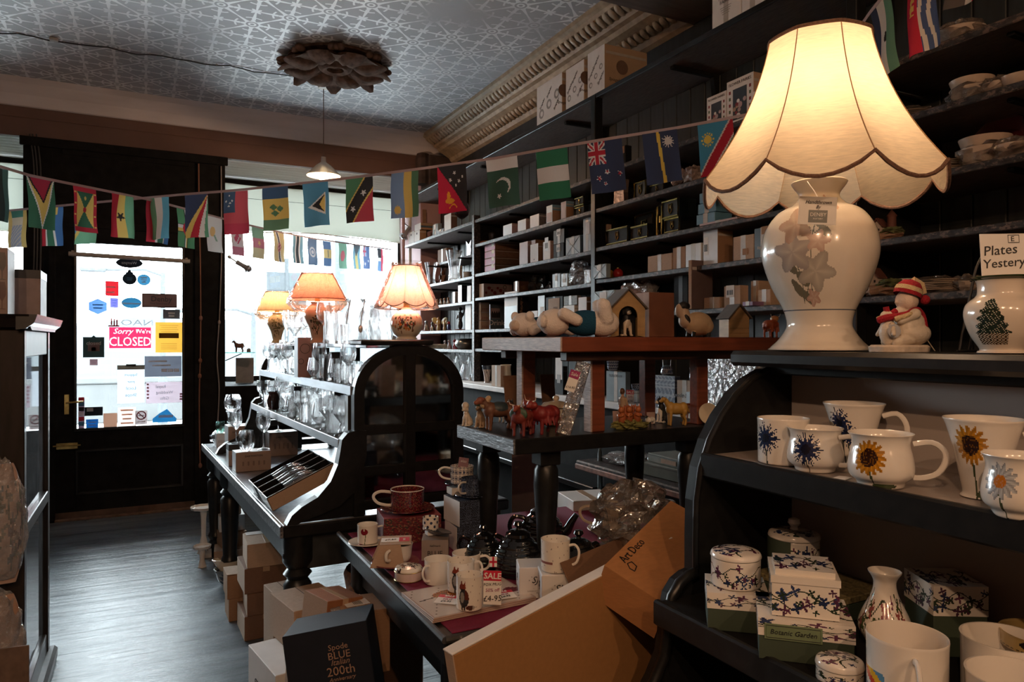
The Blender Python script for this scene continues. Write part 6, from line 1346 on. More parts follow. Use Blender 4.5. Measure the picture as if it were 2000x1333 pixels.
wrapped_stack(1858, XS+.12, z[2], .09,6, 'the fluted pile on the rusty shelf'); wrapped_stack(1924, XS+.085, z[2], .075,2, 'the tied cellophane on the rusty shelf', 'bowl'); wrapped_stack(1985, XS+.085, z[2], .062,1, 'the second tied cellophane', 'bowl')
single('serving_dish', mk('serving_dish', lathe([(0,0),(.065,0),(.1,.04),(.098,.043),(.06,.006),(0,.006)], 32), True), pm('maroon_glaze', (.07,.012,.014),.2, coat=.4), 'maroon oval dish propped behind the wrapped bowls', 'dish', (XS+.28, P(1965,300, X=XS+.28).y, z[2]+.1),(0, radians(-75),0))
def cottage(u, X, z_, lab, sc=1.0, tall=False):
    q = P(u, 500, X=X); t = thing('model_cottage', lab, 'model house', (X, q.y, z_+.001)); t.scale = (sc,)*3; WH = pm('cottage_white', (.55,.45,.38),.6); RO = pm('cottage_roof', (.14,.05,.035),.7); GN = pm('cottage_garden', (.10,.11,.04),.9, var=.4, scale=60, bump=.6)
    ob('rock_base', mk('rock_base', xf(crumple(.05,12,(1,1.3,.45)),(0,0,.018))), pm('cottage_rock', (.33,.2,.13),.9, var=.3, scale=50, bump=.6), t); ob('garden', mk('garden', xf(crumple(.034,5,(1,1.1,.5)),(0,-.03,.038))), GN, t)
    ob('house_wall', prism([(-.02,.03),(.02,.03),(.02,.06),(0,.082),(-.02,.06)], .035, 'yz', -.018), WH, t, (0,.02,0)); ob('roof', prism([(-.025,.057),(0,.087),(.025,.057),(.025,.062),(0,.093),(-.025,.062)], .042, 'yz', -.022), RO, t, (0,.02,0))
    for a in (-.009,.009): ob('window', cbox(.001,.006,.008,.0002), INK, t, (-.0185,.02+a, .045))
    ob('chimney', cbox(.008,.008,.022,.001), RO, t, (.005,.032,.075))
    if tall: ob('tower', mk('tower', lathe([(0,.03),(.016,.03),(.015,.09),(.018,.095),(0,.12)], 12), True), RO, t, (0,-.028,0))
cottage(1728, XS+.1, z[3], 'model castle cottage on the dark upper shelf', 1.0, True); cottage(1722, XS+.06, z[4], 'model cottage on a rock beside the big lamp', 1.15)
q = P(1762,540, X=XS+.16)
for k in range(2): single('ramekin', mk('ramekin', (lambda vf: ([(x*(1+.02*(1 if i % 2 else -1)), y*(1+.02*(1 if i % 2 else -1)), zz) for i, (x, y, zz) in enumerate(vf[0])], vf[1]))(lathe([(0,0),(.042,0),(.05,.032),(.046,.032),(.04,.006),(0,.006)], 40))), CHINA, ('lower', 'upper')[k]+' fluted white ramekin near the model cottage', 'ramekin', (XS+.16, q.y, z[4]+.001+.034*k+.02*0))
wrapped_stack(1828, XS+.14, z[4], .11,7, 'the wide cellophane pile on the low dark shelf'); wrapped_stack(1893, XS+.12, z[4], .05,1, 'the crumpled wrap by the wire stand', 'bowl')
# --- top shelf boxes
def spieg(t, s):
    rn = random.Random(9)
    for k in range(3):
        decal(t, 'lettering', text('Spiegelau', s[2]*.09,.3), INK, (-s[0]/2-.002, s[1]*(-.28+.28*k), s[2]*(.3+.2*((k*2) % 3))),(0,-.7,.7),(0,.7,.7)); ob('bowl_print', mk('bowl_print', xf(lathe([(0,0),(s[1]*.05,.0),(s[1]*.1,.001)], 12), rot=(0, radians(-90),0))), pm('grey_print', (.3,.29,.28),.6), t, (-s[0]/2-.0012, s[1]*(-.3+.3*k), s[2]*(.55-.15*k)))
    decal(t, 'lettering', text('Spiegelau', s[2]*.1,.3), INK, (-s[0]*.25,-s[1]/2-.002, s[2]*.25),(1,0,0),(0,0,1)); ob('bowl_print', mk('bowl_print', xf(lathe([(0,0),(s[2]*.13,0),(s[2]*.16,.001)], 14), rot=(radians(90),0,0))), pm('brown_print', (.16,.10,.07),.6), t, (-s[0]*.1,-s[1]/2-.0012, s[2]*.55))
CARDL = pm('printed_kraft', (.42,.3,.2),.7, var=.05)
shelfbox(1049,1098,1105,141, TOPZ, CARDL, 'white printed glass carton, leftmost on the top shelf', side=WHITEC, extra=spieg, X=XS+.01); shelfbox(1105.5,1141,1147,115, TOPZ, CARDL, 'white printed glass carton, middle of the top shelf', side=WHITEC, extra=spieg, X=XS+.01); shelfbox(1148,1181,1264,85, TOPZ, CARDL, 'white printed glass carton nearest on the top shelf', side=WHITEC, extra=spieg, X=XS+.01, maxd=.39)
shelfbox(1391,1446,1449,-60, TOPZ, WHITEC, 'white carton with printed crest at the top edge', extra=lambda t, s: (decal(t, 'lettering', text('FLOWER\nFAIRIES', s[1]*.13), INK, (-s[0]/2-.002,0, s[2]*.55),(0,-1,0),(0,0,1)), [ob('small_print', xf(cbox(.0005, s[1]*(.4-.05*k),.003,.0001),(-s[0]/2-.0018,0, s[2]*(.36-.05*k))), pm('grey_print', (.3,.29,.28),.6), t) for k in range(4)]), X=XS+.01); shelfbox(1449,1491,1500,-85, TOPZ, WHITEC, 'plain white carton next to the crested carton', X=XS+.01)

# ================================================================== CHINA
BASEC = (.76,.71,.64)
def china_prof(kind, r, h):
    if kind == 'straight': o = [(0,0),(r*.86,0),(r*.96, h*.03),(r*.97, h*.12),(r*.98, h*.8),(r, h)]
    elif kind == 'bulge': o = [(0,0),(r*.66,0),(r*.70, h*.03),(r*.74, h*.1),(r*.93, h*.2),(r*.99, h*.36),(r*.93, h*.6),(r*.86, h*.78),(r*.9, h*.92),(r, h)]
    elif kind == 'flare': o = [(0,0),(r*.56,0),(r*.56, h*.02),(r*.5, h*.06),(r*.55, h*.2),(r*.72, h*.6),(r*.9, h*.9),(r, h)]
    elif kind == 'cup': o = [(0,0),(r*.5,0),(r*.55, h*.05),(r*.75, h*.14),(r*.88, h*.35),(r*.93, h*.7),(r, h)]
    o = smoothprof(o[1:], 40); w = max(.0022, r*.045)
    inn = [(max(.001, a-w), b) for a, b in reversed(o) if b > h*.12]; return [(0,0)]+o+inn+[(0, h*.1)]
def handle_vf(r, h, w, th=.0055, z0=.22, z1=.82, fl=.7):
    pts = [(r*.93,0, h*z1),(r+w*.55,0, h*(z1+.05)),(r+w*.95,0, h*(z1-.08)),(r+w, 0, h*(z0+z1)*.52),(r+w*.75,0, h*(z0+.1)),(r+w*.3,0, h*z0),(r*.93,0, h*(z0-.02))]
    return tube(smooth3(pts, 22), th, 8, flat=fl)
def smooth3(pts, n):
    out = []; m = len(pts)
    for i in range(m-1):
        p = [Vector(pts[max(0, min(m-1, i+k))]) for k in (-1,0,1,2)]; k = max(2, n//(m-1))
        for j in range(k):
            t = j/k; out.append(.5*((2*p[1])+(-p[0]+p[2])*t+(2*p[0]-5*p[1]+4*p[2]-p[3])*t*t+(-p[0]+3*p[1]-3*p[2]+p[3])*t**3))
    out.append(Vector(pts[-1])); return out
def china(name, label, cat, u, v, Z, wpx, hpx, kind, hand=None, fn=None, hw=.5, mat=None, seg=72, group=None, D=None, loc=None):
    """cup or mug placed by the photo column of its centre and the row of its foot; size in photo pixels at that distance"""
    q = Vector(loc) if loc is not None else P(u, v, Z=Z); q.z = Z+.0008 if loc is None else q.z
    k = dep(q)/FPX; r = wpx*k/2; h = hpx*k-2*r*max(0, EYE-q.z-hpx*k)/dep(q); a = camang(q)
    t = thing(name, label, cat, q, group=group); pr = china_prof(kind, r, h)
    if fn: ob('cup_body', lathe_print(resample(pr, 110),150, lambda th, z, rr: fn(dtheta(th, a)*r, z, rr, r, h)), PRINT, t)
    else: ob('cup_body', mk('cup_body', lathe(pr, seg), True), mat or CHINA, t)
    if hand is not None: ob('handle', mk('handle', handle_vf(r, h, r*hw*1.3, max(.0032, r*.09)), True), mat or CHINA, t, rot=(0,0, a+hand))
    return t
def sauc(t, r, mat, z=0.): return ob('saucer', mk('saucer', lathe([(0,0),(r*.5,0),(r*.55,.003),(r, r*.16),(r*.98, r*.19),(r*.5,.006),(0,.006)], 40), True), mat, t, (0,0, z))
def saucer(label, q, r, mat, fn=None):
    if fn: me = lathe_print(resample([(0,0),(r*.5,0),(r*.55,.003),(r, r*.16),(r*.98, r*.19),(r*.5,.006),(0,.006)], 50),80, fn); return single('saucer', me, PRINT, label, 'saucer', q)
    return single('saucer', mk('saucer', lathe([(0,0),(r*.5,0),(r*.55,.003),(r, r*.16),(r*.98, r*.19),(r*.5,.006),(0,.006)], 40), True), mat, label, 'saucer', q)
def flower(x0, z0, R, petals, cp, cc, core, stem=None, leaf=None, cs=(.05,.07,.03), jag=.0, base=BASEC):
    def f(x, z, rr, r, h):
        x_, z_ = x-x0*r, z-z0*h; R_ = R*h; d = sqrt(x_*x_+z_*z_); a = atan2(z_, x_)
        if d < core*R_: return cc if int(a*6+d*900) % 5 else mixc(cc, cp, .2)
        lim = R_*(.66+.34*abs(cos(a*petals/2)))*(1-.18*jag*((int(a*petals*1.7) % 3)))
        if d < lim and (jag == 0 or abs(cos(a*petals/2)) > .35 or d < R_*.45): return mixc(cp, mixc(cp, (0,0,0),.45),.5+.5*sin(a*petals+d*300))
        if stem and 0 < z < (z0-R*.6)*h and abs(x-(x0*r+stem*r*(1-z/(z0*h)))) < .0016*h/.09: return cs
        if leaf and ((x-(x0+leaf[0])*r)/(leaf[2]*r))**2+((z-leaf[1]*h)/(.05*h))**2 < 1: return cs
        return base
    return f
def both(f, g, base=BASEC): return lambda *a: (lambda c: g(*a) if c == base else c)(f(*a))
SUN, CORNF = hx('c88a1e'), hx('1e2c55')
# ------------------------------------------------------------------ mugs on the near dresser
sunf = lambda x0, z0=.62, R=.34: flower(x0, z0, R, 16, SUN, hx('2a1208'),.5,.15,(.55,.06,.5))
corn = lambda x0, z0=.58, R=.36: flower(x0, z0, R, 11, CORNF, hx('0d1226'),.28,.1, None, (.06,.07,.06),1)
china('mug', 'straight mug with a blue cornflower at the dresser end', 'mug', 1530,905, DZ1,98,98, 'straight', None, corn(-.75))
china('mug', 'rounded mug with a large blue cornflower', 'mug', 1592,920, DZ1,105,96, 'bulge', radians(60), corn(-.35,.55,.4),.6)
china('mug', 'rounded mug with a sunflower and scrolled handle', 'mug', 1720,950, DZ1,120,118, 'bulge', radians(85), sunf(-.38,.58,.33),.62)
china('mug', 'flared mug with cornflowers at the back of the dresser shelf', 'mug', 1668,911, DZ1,114,132, 'flare', radians(70), both(corn(-.62,.72,.24), corn(-.3,.52,.22)),.5)
china('mug', 'tall flared mug with a sunflower near the right edge', 'mug', 1921,972, DZ1,142,168, 'flare', radians(75), sunf(-.42,.68,.26),.4)
china('mug', 'rounded mug with a white daisy at the right edge', 'mug', 1992,1010, DZ1,132,140, 'bulge', radians(100), flower(-.55,.60,.30,14,(.46,.49,.52), hx('b06a1c'),.35,.1))
q = P(1645,936, Z=DZ1); single('price_ticket', xf(cbox(.03,.022,.0015,.0004), rot=(0,0,.3)), PAPER, 'small price ticket lying in front of the cornflower mug', 'ticket', (q.x, q.y, DZ1+.001))
# ------------------------------------------------------------------ botanic china on the lower dresser shelf
def sprig(seed, n, base=BASEC, cols=None):
    rn = random.Random(seed); cols = cols or [hx('1f2a4f'), hx('4a2440'), hx('24331f'), hx('24331f'), hx('5b2a4a'), hx('2b3a63')]
    sp_ = [(rn.uniform(-1,1), rn.uniform(.15,.85), rn.uniform(.07,.2), rn.choice(cols), rn.uniform(0,6)) for _ in range(n)]
    def f(x, y):
        for a, b, s, c, ph in sp_:
            dx, dy = x-a, y-b; d = sqrt(dx*dx+dy*dy)
            if d < s*(.6+.4*cos(4*atan2(dy, dx)+ph)): return c
        for k in range(2):
            if abs(y-(.35+.3*k+.14*sin(x*5+k*2))) < .02: return hx('2a3520')
        return base
    return f
def botan(seed, n=16): 
    g = sprig(seed, n); return lambda x, z, rr, r, h: g(x/r, z/h) if rr > r*.5 else BASEC
def printed_box(s, fn, n=56):
    """china or card box with print on its four sides and top"""
    V, F, C = [], [], []
    def face(o, a, b, wa, hb, key):
        nonlocal V, F, C
        k0 = len(V); na = nb = n
        for j in range(nb+1):
            for i in range(na+1): V.append(tuple(Vector(o)+Vector(a)*(wa*i/na)+Vector(b)*(hb*j/nb)))
        for j in range(nb):
            for i in range(na): q = k0+j*(na+1)+i; F.append((q, q+1, q+na+2, q+na+1)); C.append(fn(key, (i+.5)/na*2-1,(j+.5)/nb))
    x, y, z = s[0]/2, s[1]/2, s[2]
    face((-x, -y, 0),(1,0,0),(0,0,1), s[0], z, 'f'); face((x, -y, 0),(0,1,0),(0,0,1), s[1], z, 'r'); face((x, y, 0),(-1,0,0),(0,0,1), s[0], z, 'b'); face((-x, y, 0),(0,-1,0),(0,0,1), s[1], z, 'l'); face((-x, -y, z),(1,0,0),(0,1,0), s[0], s[1], 't')
    me = mk('body', (V, F), False, recalc=False); setcol(me, C); return me
GREENC = pm('sage_green_card', (.045,.065,.042),.55, var=.06)
def greenbox(u, v, Z, s, rot, label, seed):
    q = P(u, v, Z=Z); t = thing('gift_box', label, 'box', (q.x, q.y, Z+.0008), rot); g = sprig(seed, 22)
    ob('base', cbox(s[0]*.98, s[1]*.98, s[2]*.6,.001), GREENC, t); ob('lid', printed_box((s[0], s[1], s[2]*.42), lambda k, x, y: g(x, y)), PRINTP, t, (0,0, s[2]*.58)); return t, q
RD_ = radians(-38)
t, q = greenbox(1437,1215, DZ2,(.11,.11,.07), radians(-40), 'green floral gift box under the round china box', 4)
def lidded(u_loc, r, h, label, seed, hl=.3, knob=False, name='china_box', sleeve=False, cat='china box'):
    t = thing(name, label, cat, u_loc); a = camang(u_loc); g = sprig(seed, 18)
    ob('body', lathe_print(resample([(0,0),(r*.92,0),(r*.97, h*.05),(r*.97, h),(r*.9, h),(r*.9, h*.9),(0, h*.9)], 70),110, lambda th, z, rr: g(dtheta(th, a), z/h) if rr > r*.9 else BASEC), PRINT, t)
    pl = smoothprof([(r*.995, h+.001),(r, h+h*hl*.3),(r*.9, h+h*hl*.75),(r*.5, h+h*hl),(.0001, h+h*hl*1.08)], 40)
    li = ob('lid', lathe_print(resample([(0, h+.0005)]+pl+[(0, h+h*hl*1.08)], 60),110, lambda th, z, rr: g(rr/r*cos(dtheta(th, a))*.9,.5+.45*rr/r*sin(dtheta(th, a))) if rr < r*.9 else BASEC), PRINT, t)
    if knob: ob('knob', mk('knob', xf(lathe([(0,0),(.009,0),(.007,.006),(.013,.014),(.011,.022),(0,.026)], 16),(0,0, h+h*hl)), True), CHINA, li)
    if sleeve: ob('card_sleeve', mk('card_sleeve', lathe([(r*1.01,.002),(r*1.012, h*1.02)], 24,(a-1.5, a-.12))), GREENC, t)
    return t
lidded(Vector((q.x, q.y, DZ2+.072)),.047,.052, 'round lidded china box with dragonfly on a green gift box', 7)
q = P(1545,1108, Z=DZ2); q = Vector((1.20,1.06, DZ2+.05)); gb = thing('gift_box', 'dark gift box with basket weave lid at the back', 'box', (1.225,1.02, DZ2+.0008)); ob('base', cbox(.15,.2,.034,.002), GREENC, gb); ob('lid', xf(cbox(.154,.204,.014,.002),(0,0,.034)), pm('basket_weave_print', (.16,.13,.06),.6, var=.6, scale=160), gb)
lidded(Vector((1.205,1.065, DZ2+.050)),.052,.075, 'lidded sugar jar with green card sleeve and white knob', 9,.22, True, 'china_jar', True, 'jar')
t, q = greenbox(1567,1268, DZ2,(.15,.13,.07), radians(-44), 'green labelled gift box under the square china box', 12)
lb = ob('green_label', cbox(.09,.0012,.026,.0004), pm('label_green', (.16,.22,.12),.5), t, (-.02,-.0665,.036)); decal(lb, 'lettering', text('Botanic Garden', .0115,.25), INK, (.0,-.0015,.013),(1,0,0),(0,0,1)); ob('label_border', mk('label_border', tube([(-.042,-.001,.003),(.042,-.001,.003),(.042,-.001,.023),(-.042,-.001,.023)], .0006,4, True)), INK, lb)
t = thing('china_box', 'square lidded china box with blue flowers on the green box', 'china box', (q.x, q.y, DZ2+.0725), radians(-44)); g = sprig(21,26)
ob('body', printed_box((.105,.105,.055), lambda k, x, y: g(x, y)), PRINT, t); li = ob('lid', printed_box((.109,.109,.012), lambda k, x, y: BASEC), PRINT, t, (0,0,.0555)); ob('lid_dome', printed_box((.094,.094,.010), lambda k, x, y: g(x*.8, y) if k == 't' else BASEC), PRINT, li, (0,0,.0118))
q = P(1728,1268, Z=DZ2); q.z = DZ2+.001; t = thing('bud_vase', 'small flowered bud vase with a wavy rim', 'vase', q); k = dep(q)/FPX; r = .043; h = .135; pr = smoothprof([(0,0),(r*.55,0),(r*.6,.004),(r*.98, h*.24),(r*.9, h*.42),(r*.52, h*.68),(r*.42, h*.86),(r*.62, h*.985),(r*.58, h*.99),(r*.36, h*.86),(r*.4, h*.7),(0, h*.65)], 70); g = sprig(33,20, BASEC, [hx('6a3550'), hx('4a5a35'), hx('8a4a4a'), hx('3f4a2c')]); a = camang(q)
ob('body', lathe_print(resample(pr, 110),110, lambda th, z, rr: g(dtheta(th, a)*.9, z/h*1.2)), PRINT, t)
q = P(1640,1330, Z=DZ2); lidded(Vector((1.02, q.y, DZ2+.001)) if False else Vector((q.x, q.y, DZ2+.001)),.036,.022, 'small round trinket box with fruit on its lid', 15,.7)
china('mug', 'plain white mug with bright stripes on the lower dresser shelf', 'mug', 1771,1382, DZ2,146,196, 'straight', radians(10), lambda x, z, rr, r, h: (hx('c23a2a'), hx('e0b030'), hx('5a90b8'), BASEC)[int((z/h*9+x/r*3) % 4)] if (x < -.55*r and z < h*.55 and rr > r*.8) else BASEC, .5)
china('mug', 'plain white mug at the lower right edge', 'mug', 1962,1375, DZ2,152,186, 'straight', radians(100), None); china('mug', 'front white mug cut by the lower right corner', 'mug', 1985,1452, DZ2,175,205, 'straight', radians(100), None)
t, q = greenbox(1845,1262, DZ2,(.09,.10,.12), radians(-30), 'dark green boxed mug at the back of the lower shelf', 40)
for k in range(2): china('mug', ('lower', 'upper')[k]+' yellow cream mug of a stacked pair with dark print', 'mug', 1985,1215, DZ2,150,84, 'straight', None, lambda x, z, rr, r, h: hx('15141a') if ((x+.1*r)/(.45*r))**2+((z-.6*h)/(.3*h))**2 < 1 else (hx('15141a') if abs(z-.14*h) < .03*h and (int(x*900) % 3) and x < 0 else hx('b39a63')), loc=Vector((1.21,.60, DZ2+.001+.07*k)))
# ------------------------------------------------------------------ on top of the dresser
q = P(1955,690, Z=DTOP); q = Vector((1.28,.697, DTOP+.001)); k = dep(q)/FPX; a = camang(q); H_ = 150*k; R_ = 64*k
t = thing('china_jug', 'white china jug with a fir tree and green rim', 'jug', q)
def firtree(th, z, rr):
    x = dtheta(th, a)*R_+.30*R_; zz = z/H_
    if zz > .955: return hx('2f3d1f')
    if .12 < zz < .70:
        tier = (zz-.12)/.58; w = R_*(.10+.62*(1-tier))*(.72+.28*abs(sin(tier*19)))
        if tier > .24 and abs(x+.0015*sin(zz*60)) < w and (int(x*2100)+int(zz*170)) % 9: return (hx('1f2c22'), hx('16211c'), hx('2a3a2a'))[int(zz*150+x*1700) % 3]
        if tier <= .24 and abs(x) < R_*.5 and (int(x*1500)+int(zz*140)) % 3 != 1: return (hx('3a2a20'), hx('5a4426'), hx('26302a'))[int(x*1200) % 3]
    return (.72,.63,.53)
ob('body', lathe_print(resample(smoothprof([(0,0),(R_*.62,0),(R_*.65, H_*.03),(R_*.6, H_*.06),(R_*.86, H_*.25),(R_*1.02, H_*.48),(R_*.96, H_*.64),(R_*.72, H_*.74),(R_*.66, H_*.8),(R_*.68, H_*.93),(R_*.82, H_*.985),(R_*.8, H_),(R_*.62, H_*.93),(R_*.6, H_*.8),(0, H_*.72)], 90),200),220, firtree), PRINT, t)
sg = thing('price_card', 'handwritten plates card propped on the china jug', 'sign', Vector((q.x, q.y, q.z+H_*.985)),(radians(-6), radians(0),-YAW-.1))
ob('card', cbox(108*k, .0015,88*k, .0004), PAPER, sg, (16*k, 0,0)); decal(sg, 'lettering', text('Plates', 27*k, .15, align='LEFT'), INK, (-34*k, -.0015,52*k),(1,0,.08),(-.08,0,1)); decal(sg, 'lettering', text('Yestery', 25*k, .15, align='LEFT'), INK, (-36*k, -.0015,26*k),(1,0,.08),(-.08,0,1)); ob('box_mark', mk('box_mark', tube([(14*k, -.0015,70*k),(14*k, -.0015,85*k),(34*k, -.0015,85*k),(34*k, -.0015,70*k)], .0006,4, True)), INK, sg); decal(sg, 'lettering', text('E', 14*k), INK, (22*k, -.0015,77*k),(1,0,0),(0,0,1))
q = P(1905,693, Z=DTOP); q = Vector((1.365,.77, DTOP+.001)); t = thing('plate_stand', 'black wire plate stand beside the china jug', 'plate stand', q, -YAW)
for sx in (0,.018): ob('wire', mk('wire', tube(smooth3([(-.05+sx, 0,.004),(-.035+sx, 0,.08),(-.02+sx, 0,.15),(.0+sx, 0,.185),(.04+sx*.3,0,.215)], 24),.0025,6), True), INK, t)
ob('cross_wire', mk('cross_wire', tube([(-.03,0,.13),(.06,0,.13)], .0018,6), True), INK, t); ob('foot_wire', mk('foot_wire', tube([(-.055,0,.003),(.08,0,.003),(.08,.05,.003)], .0025,6), True), INK, t)
# child and penguin ornament
q = Vector((1.30,.895, DTOP+.001)); t = thing('snow_ornament', 'white child and penguin ornament with red knitted hat and scarf', 'ornament', q, -YAW+.05); t.scale = (.8,)*3
ob('ice_base', mk('ice_base', (lambda vf: ([(x*(1+.04*sin(9*atan2(y, x))), y*(1+.04*sin(9*atan2(y, x))), z) for x, y, z in vf[0]], vf[1]))(xf(lathe([(0,0),(.06,0),(.062,.012),(.056,.017),(0,.018)], 54), sc=(1.15,.75,1))), True), pm('ice_bisque', (.62,.52,.42),.55, bump=.2, scale=90), t)
ob('child', BM['snow_child'], FIGURE, t, (.024,0,.016)); ob('penguin', BM['snow_penguin'], FIGURE, t, (-.034,-.008,.016))
KR, KC = pm('red_knit', (.34,.008,.02),.9, var=.25, scale=300, bump=.8), pm('cream_knit', (.6,.45,.25),.9, var=.2, scale=300, bump=.8)
ht = ob('knitted_hat', mk('knitted_hat', xf(lathe([(.031,0),(.032,.008),(.029,.022),(.02,.035),(0,.042)], 24),(.018,0,.136),(0,.35,0)), True), KR, t); ob('hat_band', mk('hat_band', xf(lathe([(.0325,.009),(.0305,.02),(.0285,.021)], 24),(.018,0,.136),(0,.35,0)), True), KC, ht); ob('hat_tail', mk('hat_tail', tube([(.03,0,.17),(.05,-.004,.16),(.056,-.006,.14)], [.014,.011,.008], 8), True), KC, ht); ob('pompom', mk('pompom', ellipsoid((.058,-.007,.126),(.012,.012,.012)), True), KR, ht)
ob('scarf', mk('scarf', tube(smooth3([(-.06,-.012,.075),(-.045,-.022,.082),(-.02,-.02,.085),(.004,-.026,.09),(.03,-.02,.1),(.048,-.012,.085),(.05,-.02,.05)], 26),.0085,8), True), KR, t); ob('scarf_end', mk('scarf_end', tube([(-.06,-.012,.075),(-.04,-.01,.082),(-.016,-.012,.1)], .007,8), True), KR, t); ob('ear_bow', mk('ear_bow', tube([(-.035,-.01,.086),(-.04,-.01,.108)], .007,8), True), KR, t)
ob('scarf_stripe', mk('scarf_stripe', tube([(-.03,-.028,.078),(-.004,-.033,.086),(.012,-.033,.092)], .006,8), True), KC, t)
md = ob('hang_tag', mk('hang_tag', xf(lathe([(0,0),(.016,0),(.016,.0012),(0,.0012)], 24),(-.034,-.034,.05),(radians(90),0,0))), pm('pearl_tag', (.42,.42,.44),.4), t)
ob('string', mk('string', tube([(.04,.02,.09),(.06,.01,.05),(.085,-.005,.002)], .0012,5), True), CREAM, t)

# ================================================================== ON THE MIDDLE TABLE
ZT = TZ-.0008
def tulip(x, z, rr, r, h):
    x_, z_ = x+.35*r, z-.68*h
    if (x_/(.38*r))**2+(z_/(.17*h))**2 < 1 and not (abs(x_) < .06*r and z_ > .05*h): return hx('7d0f1c')
    if z < .55*h and abs(x+.3*r-.2*r*(z/h)) < .035*r: return hx('5b6a3a')
    return BASEC
c1 = P(718,1064, Z=ZT)
saucer('saucer with red petals under the tulip cup', Vector((c1.x, c1.y, ZT+.0008)),.066, CHINA, lambda th, z, rr: hx('8f2a32') if .03 < rr < .048 and abs(dtheta(th, camang(c1)-.8)) < .22 else BASEC)
china('espresso_cup', 'white espresso cup with a red tulip', 'cup', 0,0, ZT, 40,46, 'straight', radians(85), tulip, .7, loc=Vector((c1.x, c1.y, ZT+.0075)))
# teacup in a card sleeve
q = P(772,1105, Z=ZT); q.z = ZT+.001; t = thing('boxed_teacup', 'teacup and saucer held in a tan card sleeve', 'teacup set', q, radians(-20)); k = dep(q)/FPX
sauc(t, .075, pm('maroon_saucer', (.18,.04,.045),.2, coat=.4)); ob('cup', mk('cup', xf(lathe(china_prof('cup', .045,.06),40),(.01,0,.008)), True), CHINA, t)
ob('card_sleeve', mk('card_sleeve', join(prism([(-.075,.008),(.03,.008),(.018,.078),(-.045,.078)], .002, 'xz', -.05), prism([(-.075,.008),(.03,.008),(.018,.078),(-.045,.078)], .002, 'xz', .05), bx(-.045,.05,-.05,.052,.076,.078,.001))), CARD2, t); ob('sleeve_handle', mk('sleeve_handle', tube(smooth3([(-.015,-.052,.06),(-.024,-.066,.055),(-.024,-.066,.035),(-.015,-.052,.03)], 14),.005,8), True), CHINA, t)
sl = ob('sale_ticket', xf(cbox(.085,.045,.001,.0003),(.0,0,.0785)), PAPER, t); ob('red_end', xf(cbox(.032,.045,.001,.0003),(.028,0,.0796)), RED, sl); decal(sl, 'lettering', text('SALE', .011), PAPER, (.028,-.002,.0808),(0,1,0),(-1,0,0)); decal(sl, 'lettering', text('£7.50', .016,.2), INK, (-.015,0,.0798),(1,.2,0),(-.2,1,0))
q = P(798,1132, Z=ZT); q.z = ZT+.001; k = dep(q)/FPX; t = thing('trinket_box', 'round white trinket box with gilt rings and rose lid', 'trinket box', q); r = 27*k; g = sprig(51,14, BASEC, [hx('7a4a44'), hx('5a4a52'), hx('3d3030')])
ob('body', mk('body', lathe([(0,0),(r*.98,0),(r, .003),(r, .026),(r*.95,.027),(0,.027)], 40), True), pm('blush_china', (.66,.53,.5),.15, coat=.4), t); ob('lid', lathe_print(resample([(0,.0275),(r*1.01,.0275),(r*1.01,.032),(r*.9,.038),(r*.4,.042),(0,.043)], 50),80, lambda th, z, rr: g(rr/r*cos(th),.5+.5*rr/r*sin(th))), PRINT, t)
for z_ in (.002,.027): ob('gilt_ring', mk('gilt_ring', tube([(r*1.012*cos(a*pi/16), r*1.012*sin(a*pi/16), z_) for a in range(32)], .0011,5, True), True), GOLD, t)
# strawberry pattern cup, saucer and box
STR = lambda key, x, y: (lambda c: c)((hx('6e1c28'), hx('4a141c'), hx('8a5a44'), hx('30302a'), hx('6e1c28'), hx('5c1822'))[int(abs(3*sin(x*11)*cos(y*9)+2*sin(x*23+y*17)+x*y*4)) % 6])
q = P(803,1058, Z=ZT); t = thing('gift_box', 'red patterned box under the strawberry teacup', 'box', (q.x+.01, q.y+.06, ZT+.001), radians(-8)); ob('body', printed_box((.2,.17,.09), STR, 44), PRINTP, t); c2 = Vector((q.x+.005, q.y+.055, ZT+.0915)); ob('edge_band', xf(cbox(.201,.171,.002,.0005),(0,0,.0885)), RD_M, t)
saucer('red patterned saucer under the strawberry teacup', c2+Vector((0,0,.0005)),.097, CHINA, lambda th, z, rr: STR('t', rr*14*cos(th)*1.0, rr*14*sin(th)) if (rr > .02 and z > rr*.02+.0015) else BASEC)
china('teacup', 'red strawberry-patterned teacup on its box', 'teacup', 0,0, ZT, 66,54, 'straight', radians(-95), lambda x, z, rr, r, h: STR('f', x/r*1.3, z/h*1.3) if rr > r*.9 and z < h*.95 and z > h*.02 else BASEC, .75, loc=c2+Vector((0,0,.0085)))
